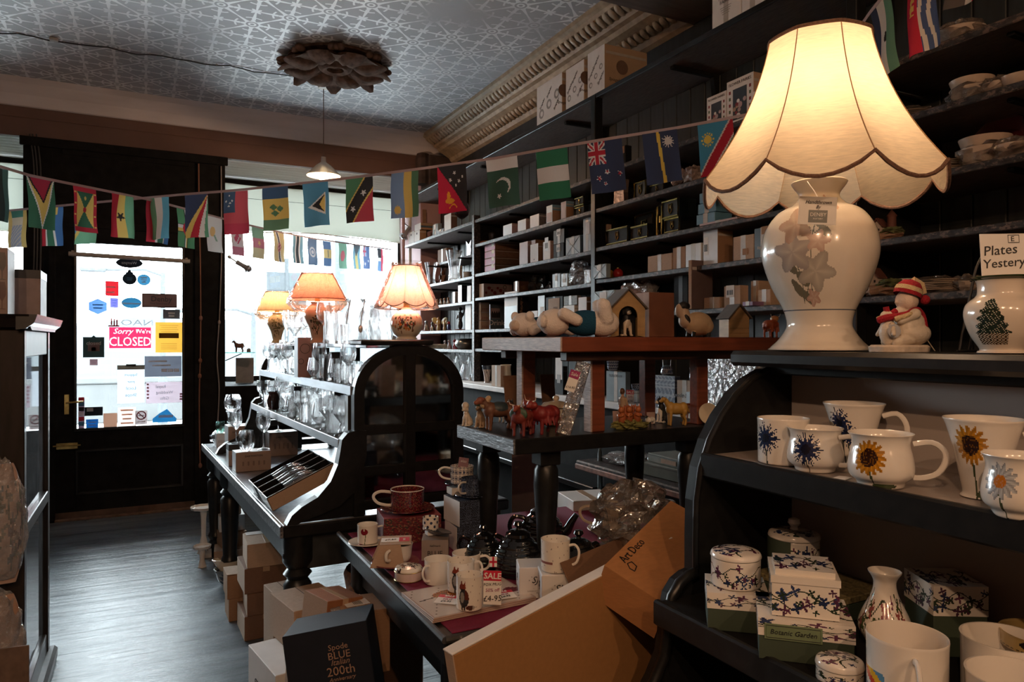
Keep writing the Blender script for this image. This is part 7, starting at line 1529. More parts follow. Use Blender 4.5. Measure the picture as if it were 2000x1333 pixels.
# blue calico boxes, cups and saucers
CAL = lambda key, x, y: (lambda s: hx('232a3a') if s > .55 else hx('56627a') if s > .2 else hx('161b28'))(abs(sin(x*14+2*sin(y*11))*cos(y*15+2*cos(x*9))))
q = P(928,1075, Z=ZT); b0 = Vector((q.x, q.y+.05, ZT+.001))
for k in range(2): t = thing('gift_box', ('lower', 'upper')[k]+' dark blue flower-patterned box of the stack', 'box', b0+Vector((0,0,.0855*k)), radians(-4+6*k)); ob('body', printed_box((.13,.13,.085), CAL, 44), PRINTP, t); ob('white_side', bx(-.0662,-.0652,-.064,.064,.001,.084,.0003), WHITEC, t)
for k, (dx, dy, lab, hn) in enumerate(((-.005,.05, 'rear blue calico teacup under the sale tag', -100),(.0,-.028, 'front dark blue calico teacup with handle towards us', -35))):
    q = b0+Vector((dx, dy, .1725+.0008)); saucer(('rear', 'front')[k]+' blue calico saucer on the patterned boxes', q+Vector((0,0,.026*(1-k))),.062, CHINA, lambda th, z, rr: CAL('t', rr*16*cos(th), rr*16*sin(th)) if z > rr*.02+.0015 else BASEC)
    china('teacup', lab, 'teacup', 0,0, ZT, 46,42, 'straight', radians(hn),(lambda x, z, rr, r, h: CAL('f', x/r, z/h) if rr > r*.9 else BASEC) if k else (lambda x, z, rr, r, h: (hx('3c4660') if int(abs(4*sin(x/r*9)*cos(z/h*9))) % 2 else BASEC)),.75, loc=q+Vector((0,0,.0075+.026*(1-k))))
single('saucer_riser', cbox(.1,.05,.025,.002), WHITEC, 'white block raising the rear calico saucer', 'box', b0+Vector((-.005,.045,.1725)))
t = thing('sale_tag', 'pink sale tag seen from behind above the calico cups', 'tag', b0+Vector((-.005,.05,.245)),(0,.15,-YAW)); ob('card', cbox(.034,.001,.05,.0003), pm('faded_pink_ticket', (.3,.16,.18),.6), t); decal(t, 'lettering', text('sale', .014, sx=-1), PAPER, (0,-.0012,.038),(1,0,0),(0,0,1)); decal(t, 'lettering', text('25%', .011, sx=-1), PAPER, (0,-.0012,.015),(1,0,0),(0,0,1))
# egg cup, 'BLUE' box
def sprigblue(x, z, rr, r, h): return hx('2f3a58') if sin(x/r*7+1)*cos(z/h*10) > .45 else BASEC
q = P(846,1095, Z=ZT); t = thing('gift_box', 'blue room box with dark saucer in front of the red box', 'box', (q.x+.02, q.y+.03, ZT+.001), radians(-24)); ob('body', printed_box((.085,.085,.065), lambda k, x, y: CAL(k, x, y) if k == 'l' else hx('8f837c'),36), PRINTP, t); decal(t, 'lettering', text('BLUE', .022), INK, (.0,-.0435,.022),(1,0,0),(0,0,1)); decal(t, 'lettering', text('hallmark', .010,.3), INK, (0,-.0435,.047),(1,0,0),(0,0,1)); bq = Vector(t.location)
single('dark_saucer', mk('dark_saucer', xf(lathe([(0,0),(.025,0),(.045,.008),(.044,.01),(.02,.003),(0,.003)], 30), rot=(0,.25,0)), True), pm('dark_glaze', (.03,.032,.035),.2, coat=.4), 'small dark saucer tipped on the blue room box', 'saucer', bq+Vector((.005,-.005,.078)))
china('egg_cup', 'tiny white egg cup with blue sprigs', 'egg cup', 0,0, ZT, 32,32, 'straight', None, sprigblue, loc=bq+Vector((-.01,.02,.0855)))
single('china_stand', cbox(.03,.03,.016,.002), WHITEC, 'small white block lifting the sprigged egg cup', 'block', bq+Vector((-.01,.02,.0675)))
# black beehive teapots
def teapot(u, v, sc, lab, rot, tag=False, loc=None):
    q = Vector(loc) if loc else P(u, v, Z=ZT); q.z = ZT+.001; t = thing('teapot', lab, 'teapot', q, rot); s = sc; G = pm('gloss_black_glaze', (.006,.006,.007),.06, coat=.8, var=.1)
    pr = []
    for i in range(45):
        z = i/44; r = .072*(1-.55*max(0,(z-.35)/.65)**2)*(.86+.14*min(1, z*4)); pr.append((r*(1+.022*sin(z*50))*s, z*.105*s))
    ob('body', mk('body', lathe([(0,0)]+pr+[(0,.105*s)], 40), True, 60), G, t); li = ob('lid', mk('lid', lathe([(0,.104*s),(.036*s, .104*s),(.034*s, .112*s),(.018*s, .121*s),(0,.123*s)], 28), True), G, t); ob('knob', mk('knob', lathe([(0,.121*s),(.007*s, .122*s),(.006*s, .127*s),(.014*s, .135*s),(.011*s, .143*s),(0,.145*s)], 18), True), G, li)
    ob('spout', mk('spout', tube(smooth3([(-.06*s, 0,.035*s),(-.085*s, 0,.055*s),(-.098*s, 0,.085*s),(-.112*s, 0,.1*s)], 14), [.018*s]*4+[.012*s]*5+[.0085*s]*4,10), True), G, t) if False else ob('spout', mk('spout', join(tube([(-.055*s, 0,.035*s),(-.08*s, 0,.052*s),(-.094*s, 0,.08*s),(-.108*s, 0,.1*s)], [.02*s, .015*s, .011*s, .009*s], 10)), True), G, t)
    ob('handle', mk('handle', tube(smooth3([(.05*s, 0,.085*s),(.085*s, 0,.09*s),(.1*s, 0,.06*s),(.085*s, 0,.03*s),(.062*s, 0,.028*s)], 18),.007*s, 8), True), G, t)
    if tag:
        tg = ob('flag_tag', cbox(.022,.001,.03,.0003), PAPER, t); tg.matrix_local = Matrix.Rotation(-YAW-rot, 4, 'Z') @ Matrix.Translation((-.068*s, -.06*s, .035*s)); 
        for a in (0,1): ob('tag_cross', (cbox(.022,.0006,.006,.0002) if a else cbox(.006,.0006,.03,.0002)), RED, tg, (0,-.001,.012 if a else 0))
teapot(944,1108,.9, 'black glazed teapot beside the patterned boxes', 2.2); teapot(1012,1120,1.08, 'black glazed teapot with a union flag tag', 2.0, True); teapot(1058,1068,1.1, 'black glazed teapot furthest back', 2.6); teapot(1130,1142,1.08, 'black glazed teapot nearest the big carton', .4)
# mugs, boxes and placemats at the front
FOXC = (.028,.026,.028)
def foxfn(off, sc_=1.0):
    def f(x, z, rr, r, h):
        if rr < r*.88: return BASEC if not (abs(x-.5*r) < .08*r and z > .8*h) else hx('2a2a2c')
        X, Zz = (x-off*r)/r/1.35, z/h
        body = ((X)/(.30))**2+((Zz-.40)/(.27))**2 < 1; chest = ((X+.1)/.13)**2+((Zz-.42)/.16)**2 < 1
        head = ((X+.08)/.2)**2+((Zz-.72)/.10)**2 < 1; ear = tri(X, Zz, (-.2,.78),(-.12,.93),(-.04,.78)) or tri(X, Zz, (-.02,.78),(.08,.90),(.12,.76)); tail = ((X-.38)/.26)**2+((Zz-.13)/.07)**2 < 1; legs = abs(X+.1) < .05 and Zz < .2 and Zz > .05 or abs(X-.06) < .05 and .05 < Zz < .2
        if head or ear: return hx('7a2f16') if Zz > .68 else hx('2a1a16')
        if chest: return hx('8e8a86')
        if body: return hx('5a2412') if X > .05 and Zz > .35 else FOXC
        if tail: return hx('4a2a1c') if X < .5 else hx('a09a94')
        if legs: return FOXC
        q = (int(X*9)*7+int(Zz*11)*13) % 11
        if q == 0 and ((X*9) % 1-.5)**2+((Zz*11) % 1-.5)**2 < .06: return hx('8a8078')
        return BASEC
    return f
mm = P(915,1190, Z=ZT)
# placemats: stacked boards
pa, pb, pc = P(884,1226, Z=ZT), P(796,1154, Z=ZT), P(1042,1192, Z=ZT); ea, eb = (pb-pa),(pc-pa); ang = atan2(eb.y, eb.x)
ctr = pa+(ea+eb)*.5; mw, mh = .30,.215
for k in range(3):
    def matfn(x, y, k=k):
        if x < .02 or x > .98 or y < .03 or y > .97: return hx('b9a8a0')
        if ((x-.36)/.16)**2+((y-.66)/.13)**2 < 1: return (hx('8a3a1c'), hx('5a2414'), hx('b0763a'))[int(x*60+y*40) % 3]
        if abs(y-.62-.3*(x-.2)) < .012 and .04 < x < .24: return hx('4a3c38')
        if ((x-.9)/.08)**2+((y-.38)/.09)**2 < 1: return hx('7a3a44')
        if ((x-.74)/.07)**2+((y-.34)/.05)**2 < 1: return hx('9a9a9c')
        if (int(x*31)*7+int(y*23)*5) % 17 == 0 and ((x*31) % 1-.5)**2+((y*23) % 1-.5)**2 < .09: return hx('6e625c')
        return hx('cfc3ba')
    m = thing('placemat', ('lowest', 'middle', 'topmost')[k]+' bird-printed placemat of the stack by the fox mugs', 'placemat', (ctr.x, ctr.y, ZT+.001+.0046*k), ang+.01*k)
    ob('board', cbox(mw, mh, .0042,.001), pm('mat_edge', (.42,.3,.25),.6), m)
    V, F, C = [], [], []; nx, ny = 64,44
    for j in range(ny+1):
        for i in range(nx+1): V.append((-mw/2+.001+(mw-.002)*i/nx, -mh/2+.001+(mh-.002)*j/ny, .0044))
    for j in range(ny):
        for i in range(nx): a_ = j*(nx+1)+i; F.append((a_, a_+1, a_+nx+2, a_+nx+1)); C.append(matfn((i+.5)/nx, (j+.5)/ny))
    if k == 2: me = mk('print', (V, F), recalc=False); setcol(me, C); ob('print', me, paintmat('laminated_print', .2,.4), m)
MZ = ZT+.0152
china('mug', 'front fox mug on the placemat beside the price card', 'mug', 917,1188, MZ, 53,82, 'straight', radians(150), foxfn(-.45),.55); china('mug', 'fox mug behind the front fox mug', 'mug', 900,1153, MZ, 54,74, 'straight', radians(110), foxfn(-.3),.5)
china('mug', 'plain white bone china mug with handle on its left', 'mug', 856,1138, ZT, 55,62, 'straight', radians(-40), None, .5); china('mug', 'white mug with dark foot print behind the fox mugs', 'mug', 911,1122, ZT, 56,58, 'straight', radians(80), lambda x, z, rr, r, h: hx('2d2a2c') if z < .2*h and x < -.5*r else BASEC, .5)
def ssbox(t, s):
    for fa, o, xa in (('x', (-s[0]/2-.001,0, s[2]*.6),(0,-1,0)),('y', (0,-s[1]/2-.001, s[2]*.6),(1,0,0))): decal(t, 'lettering', text('SJ', s[2]*.3,.35), INK, o, xa, (0,0,1)); decal(t, 'lettering', text('SARAH STOKES', s[2]*.07), pm('grey_print', (.3,.29,.28),.6),(o[0], o[1], s[2]*.25), xa, (0,0,1))
    rn = random.Random(2)
    for k in range(10): ob('splash_print', mk('splash_print', lathe([(0,0),(s[2]*rn.uniform(.01,.03),0),(0,.0005)], 8)), pm('grey_print', (.3,.29,.28),.6), t, (s[0]*rn.uniform(-.45,.45),-s[1]/2-.0005, s[2]*rn.uniform(.05,.95)),(radians(90),0,0))
BW = pm('white_gift_box', (.66,.64,.63),.45, var=.03)
s1 = near(1014,1172, ZT, .085,.085,.085, BW, 'rear white signature mug box by the teapots', radians(-22), ssbox, lid=False); s2 = near(1058,1193, ZT, .085,.085,.09, BW, 'front white signature mug box carrying a mug', radians(-22), ssbox, lid=False)
q = Vector(s2.location)+Vector((-.0,.0,.0912)); china('mug', 'splash-printed mug standing on the white mug box', 'mug', 0,0, ZT, 58,76, 'straight', radians(70), lambda x, z, rr, r, h: hx('8a5a58') if (abs(z-.32*h) < .03*h and x < -.2*r and rr > r*.9) else (hx('857b74') if (int(x/r*9)*7+int(z/h*11)*5) % 13 == 0 and ((x/r*9) % 1-.5)**2+((z/h*11) % 1-.5)**2 < .07 else BASEC),.5, loc=q)
def salecard(label, q, w, h, rot, lines, name='sale_card'):
    t = thing(name, label, 'price card', q, rot); ob('card', cbox(w, .0012, h, .0003), PAPER, t); ob('red_header', xf(cbox(w, .0013, h*.3,.0003),(0,-.0004, h*.7)), RED, t)
    decal(t, 'lettering', text('SALE', h*.25,.1, bold=.0004), PAPER, (0,-.0022, h*.84),(1,0,0),(0,0,1))
    for s_, sz, y, m in lines: decal(t, 'lettering', text(s_, sz*h, .15), m, (0,-.0018, y*h),(1,0,.08),(-.08,0,1))
    return t
PINKI = pm('pink_ink', (.3,.02,.12),.6)
q = P(958,1190, Z=MZ); salecard('upright sale card for the fox mug reading 4-95', Vector((q.x, q.y-.01, MZ+.014)),.046,.085,(radians(-4),0,-YAW-.12), [('FOX MUG', .12,.6, INK),('50% off', .14,.43, PINKI),('£4-95', .24,.18, INK)])
for u, v, lab, r in ((868,1182, 'flat sale card lying on the placemat by the fox mug', -.25),(990,1172, 'flat sale card half hidden behind the upright card', .35)): q = P(u, v, Z=MZ); salecard(lab, Vector((q.x, q.y, MZ+.003)),.06,.05,(radians(-86),0,-YAW+r), [('50% off', .16,.48, PINKI),('£4-95', .24,.22, INK)])
# coffee cup, bag, cartons at the back right of the table
q = P(1192,1040, Z=ZT); q.z = ZT+.001; saucer('white saucer under the coffee cup', q, .085, CHINA); china('coffee_cup', 'large cream cup printed COFFEE beside the plastic bag', 'cup', 0,0, ZT, 62,64, 'cup', radians(-95), None, .7, loc=q+Vector((0,0,.008)), mat=CREAM); a = camang(q)
decal(bpy.data.objects[[o.name for o in COL.objects if o.name.startswith('coffee_cup')][0]], 'lettering', text('COFFEE', .018), INK, (cos(a)*.0585, sin(a)*.0585,.05),(cos(YAW),-sin(YAW),0),(0,0,1))
q = P(1255,1010, D=2.02); single('plastic_bag', mk('plastic_bag', xf(crumple(.115,21,(1.1,.9,.85),26,18,.16),(0,0,.09)), False), thinglass('crumpled_bag', (.86,.83,.80),.2,.12, bump=1.0, bscale=16, haze=.15, hcol=(.5,.42,.36)), 'crumpled clear plastic bag above the big carton', 'bag', (1.30,1.75, ZT+.09))
single('carton_support', cbox(.18,.16,.088,.003), CARD3, 'brown carton under the crumpled bag', 'carton', (1.31,1.76, ZT+.001),.3)
# ================================================================== ON THE TWO-TIER STAND
def on_tier(u, Y, z_): q = P(u, 700, Y=Y); return Vector((q.x, Y, z_+.001))
o = fig('plush_bear', 'plush_bear', 'white plush bear in a blue jumper lying on its back', 'plush toy', on_tier(1130,1.86, UZ), radians(-25),1.0, PLUSH)
o = fig('plush_bear_side', 'plush_bear', 'white plush bear with a red bow lying at the board end', 'plush toy', on_tier(1052,2.12, UZ), radians(12),.95, PLUSH)
def kennel(u, Y, w, h, d, lab, dog):
    q = on_tier(u, Y, UZ); t = thing('toy_kennel', lab, 'toy kennel', q, radians(-14)); WD = pm('kennel_ply', (.42,.27,.12),.6, var=.2, scale=12, stretch=(1,1,4)); RF = pm('kennel_roof_slate', (.10,.085,.075),.8, var=.2)
    e_ = h*.62; hole = [(w*.28*cos(pi*i/12), e_*.72+w*.28*sin(pi*i/12)) for i in range(13)]
    if dog:
        out = [(-w/2,0),(-w/2, e_*.7),(-w/2, e_)]+[(-w/2*(1-i/5), e_+(h-e_)*i/5) for i in range(1,5)]+[(w/2*(i/5), h-(h-e_)*i/5) for i in range(0,6)]+[(w/2, e_*.7),(w/2,0)]
        inn = [(-w*.28,.004),(-w*.28, e_*.5)]+[(x, z) for x, z in reversed(hole)]+[(w*.28, e_*.5),(w*.28,.004)]
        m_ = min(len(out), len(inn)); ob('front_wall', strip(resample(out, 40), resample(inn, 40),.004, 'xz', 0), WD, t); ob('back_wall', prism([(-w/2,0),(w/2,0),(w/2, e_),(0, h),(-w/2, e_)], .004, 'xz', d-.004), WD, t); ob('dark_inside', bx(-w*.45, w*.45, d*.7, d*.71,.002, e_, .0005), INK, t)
    else: ob('front_wall', prism([(-w/2,0),(w/2,0),(w/2, e_),(0, h),(-w/2, e_)], d, 'xz', 0), WD, t)
    for s_ in (-1,1):
        ob('side_wall', bx(s_*w/2-.002, s_*w/2+.002,.002, d-.002,0, e_, .0005), WD, t)
        L = sqrt((w/2)**2+(h-e_)**2)+.012; an = atan2(h-e_, w/2)
        rf = ob('roof_slope', xf(cbox(L, d+.02,.005,.001),(s_*(w/4+.002), d/2,(h+e_)/2-.001),(0, s_*an, 0)), RF, t)
        for r_ in range(5):
            for c_ in range(5): ob('shingle', xf(cbox(L/5*1.1,(d+.02)/5*.94,.0018,.0004),(s_*(w/2+.004-(w/2+.006)*(r_+.5)/5),-.01+(d+.02)*(c_+.5)/5, e_-.004+(h-e_+.004)*(r_+.5)/5+.0045),(0, s_*an*1.06,0)), RF, rf)
    for z_ in (.2,.45): ob('board_line', bx(-w/2, w/2 if not dog else -w*.3,-.0006,.0, e_*z_, e_*z_+.001,.0002), pm('kennel_gap', (.12,.07,.03),.8), t)
    return t, q
kt, kq = kennel(1227,1.84,.112,.147,.09, 'wooden toy kennel with a dog in its doorway', True); f_ = fig('kennel_dog', 'toy_dog', 'black and white toy dog sitting in the kennel doorway', 'figurine', kq+Vector((.006,.022,.001)), radians(84),1.55)
c = on_tier(1266,1.86, UZ); gbox(Vector((c.x+.055,1.9, UZ+.001)),(.098,.09,.145), pm('rust_carton', (.22,.085,.045),.7, var=.08), 'rust-brown carton between the kennel and the sheep', rot=radians(-4), name='carton', lid=False, extra=lambda t, s: ob('pale_side', xf(cbox(.001, s[1], s[2], .0003),(-s[0]/2-.0006,0,0)), pm('pink_beige_card', (.45,.33,.28),.7), t))
fig('sheep', 'sheep_figurine', 'round cream sheep figurine with black head', 'figurine', on_tier(1356,1.86, UZ), radians(-14),1.05)
kennel(1444,1.86,.075,.11,.07, 'smaller wooden toy kennel with a shingled roof', False); fig('orange_bull', 'bull_figurine', 'orange shaggy bull figurine left of the big lamp', 'figurine', on_tier(1505,1.88, UZ), radians(-160),.85)
# lower tier, left cluster
def lt(key, name, lab, u, Y, rot, sc=1.0): return fig(key, name, lab, 'figurine', on_tier(u, Y, LZ), radians(rot), sc*1.12)
lt('poodle', 'dog_figurine', 'small cream poodle figurine at the board corner', 912,2.16,20,1.0); lt('hat_bear', 'bear_figurine', 'beige bear figurine wearing a green hat', 938,2.10,30,1.0); lt('collie_cow', 'cow_figurine', 'black and white calf figurine behind the horse', 968,2.19,10,1.0); lt('brown_horse', 'horse_figurine', 'brown horse figurine in a dark rug', 975,2.02,-5,1.05); lt('black_cat', 'cat_figurine', 'black cat figurine behind the red bulls', 1000,2.14,20,1.0)
lt('red_bull', 'bull_figurine', 'red-brown bull figurine with a green scarf', 1020,1.87,40,.95); lt('red_bear', 'bear_figurine', 'tall red-brown bear figurine by the wooden post', 1030,1.96,50,1.05); lt('shaggy_bull', 'bull_figurine', 'bright red shaggy bull figurine', 1064,1.88,15,.95)
q = on_tier(1086,2.06, LZ); t = thing('sugar_bowl', 'lidded cream tureen with gold rim and green sprigs', 'tureen', q); g = sprig(61,16,(.6,.5,.38), [hx('5a5a2a'), hx('7a5a2a')]); a = camang(q)
ob('body', lathe_print(resample(smoothprof([(0,0),(.034,0),(.052,.02),(.056,.045),(.052,.058)], 30)+[(0,.056)], 50),80, lambda th, z, rr: g(dtheta(th, a), z/.06) if z < .035 else (.6,.5,.38)), PRINT, t); li = ob('lid', mk('lid', lathe([(.054,.058),(.055,.061),(.04,.074),(.012,.08),(0,.081)], 36), True), CREAM, t); ob('knob', mk('knob', ellipsoid((0,0,.088),(.011,.011,.01)), True), CREAM, li); ob('gilt_ring', mk('gilt_ring', tube([(.055*cos(k*pi/16),.055*sin(k*pi/16),.059) for k in range(32)], .0012,5, True), True), GOLD, t)
# cutlery in a clear sleeve leaning on the post
t = thing('cutlery_pack', 'serving cutlery in a shiny clear sleeve leaning with a sale tag', 'cutlery', on_tier(1100,1.83, LZ),(0, radians(16),-YAW)); L_ = .225
ob('clear_sleeve', mk('clear_sleeve', xf(bx(-.022,.022,-.006,.006,0, L_, .004))), thinglass('shiny_sleeve', (.85,.87,.9),.5,.05, bump=1.0, bscale=30, haze=.06), t); ob('knife', mk('knife', join(tube([(-.006,0,.02),(-.004,0,.11)], .004,6), xf(cbox(.014,.002,.09,.0008),(-.004,0,.11)))), CHROME, t); ob('spoon', mk('spoon', join(tube([(.008,0,.06),(.008,0,.19)], .0025,6), ellipsoid((.008,0,.04),(.012,.004,.024))), True), CHROME, t)
tk = ob('sale_ticket', xf(cbox(.03,.001,.062,.0003),(-.02,-.009,.13),(0,.06,0)), PAPER, t); ob('pink_header', xf(cbox(.03,.001,.024,.0003),(-.0185,-.0096,.17),(0,.06,0)), PINKI, tk); decal(tk, 'lettering', text('Sale', .014,.1), PAPER, (-.018,-.0112,.182),(1,0,0),(0,0,1)); decal(tk, 'lettering', text('£16.95', .010,.2), INK, (-.02,-.0108,.142),(1,0,.1),(-.1,0,1))
for u, Y, w_, h_, lab in ((1006,2.21,.07,.16, 'brown cardboard sheet propped behind the wooden posts'),(1075,2.225,.06,.16, 'grey-brown cardboard sheet beside the far post')): single('cardboard_sheet', cbox(w_, .003, h_, .001), CARD3, lab, 'cardboard', on_tier(u, Y, LZ+.06 if False else LZ),(radians(-8),0,.1))
# lower tier, right cluster
q = on_tier(1226,1.86, LZ); t = thing('squirrel_group', 'three orange squirrels on leafy ground, one ornament', 'ornament', q)
for k, (dx, dy) in enumerate(((-.022,0),(.008,.004),(.036,.0))): ob('squirrel', BM['squirrel'], FIGURE, t, (dx, dy, .012),(0,0,.5+.5*k))
ob('leafy_ground', mk('leafy_ground', xf(crumple(.05,31,(1.2,.6,.3),24,10,.35),(.008,0,.012))), pm('figure_leaves', (.16,.15,.04),.7, var=.6, scale=120, bump=.6), t); single('price_card', cbox(.04,.001,.055,.0003), pm('pinkish_card', (.36,.25,.23),.7), 'blank pinkish card standing behind the squirrels', 'card', q+Vector((-.012,.03,0)),(radians(-6),0,-.2)); single('price_card', cbox(.03,.001,.04,.0003), pm('pinkish_card', (.36,.25,.23),.7), 'small blank card right of the squirrels', 'card', on_tier(1272,1.93, LZ),(radians(-6),0,-.2))
lt('boy_figure', 'boy_figurine', 'boy figurine in a cream top above the squirrels', 1216,1.98,200,1.25); lt('lamb', 'lamb_figurine', 'white lamb figurine with black face beside the boy', 1236,2.06,20,1.0); lt('sitting_collie', 'dog_figurine', 'black and white sitting collie figurine', 1294,1.95,-10,1.0); lt('yellow_dog', 'dog_figurine', 'yellow labrador figurine standing on the near edge', 1322,1.86,-20,.88); lt('lamb', 'lamb_figurine', 'small black-legged lamb figurine below the card', 1270,1.86,20,.75); lt('small_piglet', 'piglet_figurine', 'pinkish piglet figurine behind the labrador', 1352,2.0,20,1.1); lt('red_bear', 'bear_figurine', 'dark red bear figurine beside the fence post', 1375,1.97,10,.8)
q = on_tier(1352,1.9, LZ); t = thing('fence_ornament', 'small brown wooden fence post ornament', 'ornament', q); ob('post', cbox(.008,.008,.07,.001), WOOD, t); ob('rail', xf(cbox(.05,.006,.007,.001),(-.002,0,.06)), WOOD, t); ob('base', cbox(.08,.03,.004,.001), WOOD, t)
single('plate', mk('plate', xf(lathe([(0,0),(.025,0),(.036,.006),(.0355,.0075),(.02,.003),(0,.003)], 34),(0,0,.036),(radians(78),0,0)), True), CREAM, 'small cream plate leaning at the end of the lower board', 'plate', on_tier(1383,1.83, LZ),-YAW*.6)
# ------------------------------------------------------------------ on the counter behind
def cb(u0, u1, u2, vt, mat, lab, X=2.2, **k): return shelfbox(u0, u1, u2, vt, CTR, mat, lab, X=X, **k)
china('plant_pot', 'small patterned cup with dark rim on the white counter', 'pot', 951,748, CTR, 20,34, 'flare', None, lambda x, z, rr, r, h: hx('39404a') if z > .78*h else (hx('3a2a26') if (int(x/r*8)+int(z/h*9)) % 5 == 0 else (.5,.4,.34))); cb(960,978,983,715, CARD2, 'beige box on the white counter near the patterned cup'); china('cream_jar', 'round cream jar with a moulded badge', 'jar', 988,752, CTR, 22,40, 'bulge', None, None, mat=CREAM)
cb(1084,1100,1104,716, BLACKC, 'black mug box with a mug picture', side=BLACKC, extra=lambda t, s: (tagx(.8,.85,0,.95, PAPER, False)(t, s), ob('mug_print', xf(cbox(.0008, s[1]*.4, s[2]*.3,.0002),(-s[0]/2-.0028,0, s[2]*.4)), pm('grey_print', (.3,.29,.28),.6), t)))
BLW = lambda key, x, y: hx('26314f') if abs(sin(x*9+1.3*sin(y*7))*cos(y*8)) > .35 else hx('8e949e')
def bluebox(u0, u1, u2, vt, lab, X=2.2, lift=0.):
    t = cb(u0, u1, u2, vt, SLATEB, lab, X=X, lift=lift); s = Vector(t['size']); ob('willow_print', printed_box((s.x+.002, s.y+.002, s.z+.001), BLW, 26), PRINTP, t); return t
def willow(x, z, rr, r, h): return BLW('f', x/r, z/h*1.4) if rr > r*.4 else hx('8e949e')
cb(1184,1222,1230,727, pm('dull_teal_card', (.10,.14,.16),.6), 'grey-blue gift box behind the boy figurine', extra=word('BLUE ITALIAN', .12, INK, 'x', .85)); b_ = [o for o in COL.objects if o.get('label') == 'grey-blue gift box behind the boy figurine'][0]; s = Vector(b_['size'])
for k in range(2): china('willow_bowl', ('lower', 'upper')[k]+' blue willow bowl stacked on the grey-blue box', 'bowl', 0,0, CTR, 24,20, 'cup', None, willow, loc=Vector(b_.location)+Vector((-.02,.02, s.z+.001+.045*k)))
china('willow_bowl', 'wide blue willow bowl on a pale blue box', 'bowl', 0,0, CTR, 28,14, 'cup', None, willow, loc=Vector((2.3, P(1246,700, X=2.3).y, CTR+.061))); gbox(Vector((2.3, P(1246,700, X=2.3).y, CTR+.0008)),(.1,.12,.06), PALEB, 'pale blue box under the wide willow bowl', rot=0)
tb_ = bluebox(1276,1318,1322,757, 'lower blue willow patterned box behind the collie'); tb2 = bluebox(1278,1318,1322,736, 'upper blue willow patterned box under the kettle', lift=Vector(tb_['size']).z+.001); s = Vector(tb2['size']); q = Vector(tb2.location)+Vector((0,0, s.z+.002)); t = thing('china_kettle', 'blue willow teapot with a wire hoop handle', 'teapot', q)
ob('body', lathe_print(resample(china_prof('bulge', .03,.04),60),70, lambda th, z, rr: BLW('f', th, z*20)), PRINT, t); ob('hoop_handle', mk('hoop_handle', tube([(0,-.026,.035),(0,-.032,.085),(0,.032,.085),(0,.026,.035)], .0018,6), True), CHROME, t); ob('lid', mk('lid', ellipsoid((0,0,.042),(.022,.022,.008)), True), SLATEB, t)
cb(1322,1352,1362,745, CARD2, 'pale printed box with diagonal lettering on the counter', extra=word('Spode Spode', .22, INK, 'x', .5,.3)); cb(1340,1362,1368,768, PALEB, 'small blue and white box before the printed box', X=2.17); china('willow_jug', 'small blue willow jug on the counter boxes', 'jug', 0,0, CTR, 22,36, 'bulge', radians(90), willow, loc=Vector((2.29, P(1357,700, X=2.29).y, CTR+.11))); gbox(Vector((2.29, P(1357,700, X=2.29).y, CTR+.0008)),(.1,.07,.108), PINKC, 'dusty pink box under the willow jug', rot=0)
for k, (u, lab, m_, w_) in enumerate(((1388, 'white bathrobe cloth in clear plastic on the counter', pm('white_towel', (.55,.57,.6),.9, bump=.5, scale=120),.13),(1420, 'blue toile cloth in clear plastic on the counter', None, .1),(1450, 'white folded cloth in clear plastic behind the dresser', pm('white_towel', (.55,.57,.6),.9, bump=.5, scale=120),.09))):
    q = Vector((2.17, P(u, 700, X=2.17).y, CTR+.001)); t = thing('wrapped_cloth', lab, 'packet', q, (0, radians(14),0))
    if m_: ob('cloth', cbox(.03, w_, .25,.012), m_, t)
    else: ob('cloth', printed_box((.03, w_, .25), lambda key, x, y: hx('3a4152') if sin(x*6+2*sin(y*12))*cos(y*17) > .35 else hx('a49c9a'),30), PRINTP, t)
    ob('clear_wrap', cbox(.038, w_+.01,.255,.014), BAGF, t)
salecard('sale ticket hanging before the willow bowls', Vector((2.14, P(1215,700, X=2.14).y, CTR+.14)),.04,.07,(0,0,-YAW-.4), [('50%', .2,.5, PINKI),('£16', .24,.2, INK)], 'sale_ticket'); [setattr(o, 'location', (2.19, o.location.y, CTR+.001)) for o in COL.objects if o.get('label') == 'sale ticket hanging before the willow bowls']
# base counter goods
q = P(1300,868, Z=.9)
gbox(Vector((1.96,2.25,.901)),(.26,.3,.05), pm('grey_green_card', (.16,.18,.15),.6), 'grey-green flat box on the worn counter', rot=.05); gbox(Vector((1.97,2.25,.9515)),(.24,.28,.035), pm('grey_green_lid', (.2,.22,.19),.6), 'second grey-green flat box lying on top', rot=-.04, extra=lambda t, s: ob('paper_label', xf(cbox(.001, s[1]*.35, s[2]*.5,.0003),(-s[0]/2-.001,0, s[2]*.2)), CARD2, t)); single('plastic_sheet', mk('plastic_sheet', xf(crumple(.11,41,(1,1.5,.22)),(0,0,.02))), BAGF, 'crumpled clear plastic on the worn counter', 'bag', (1.95,2.6,.901))

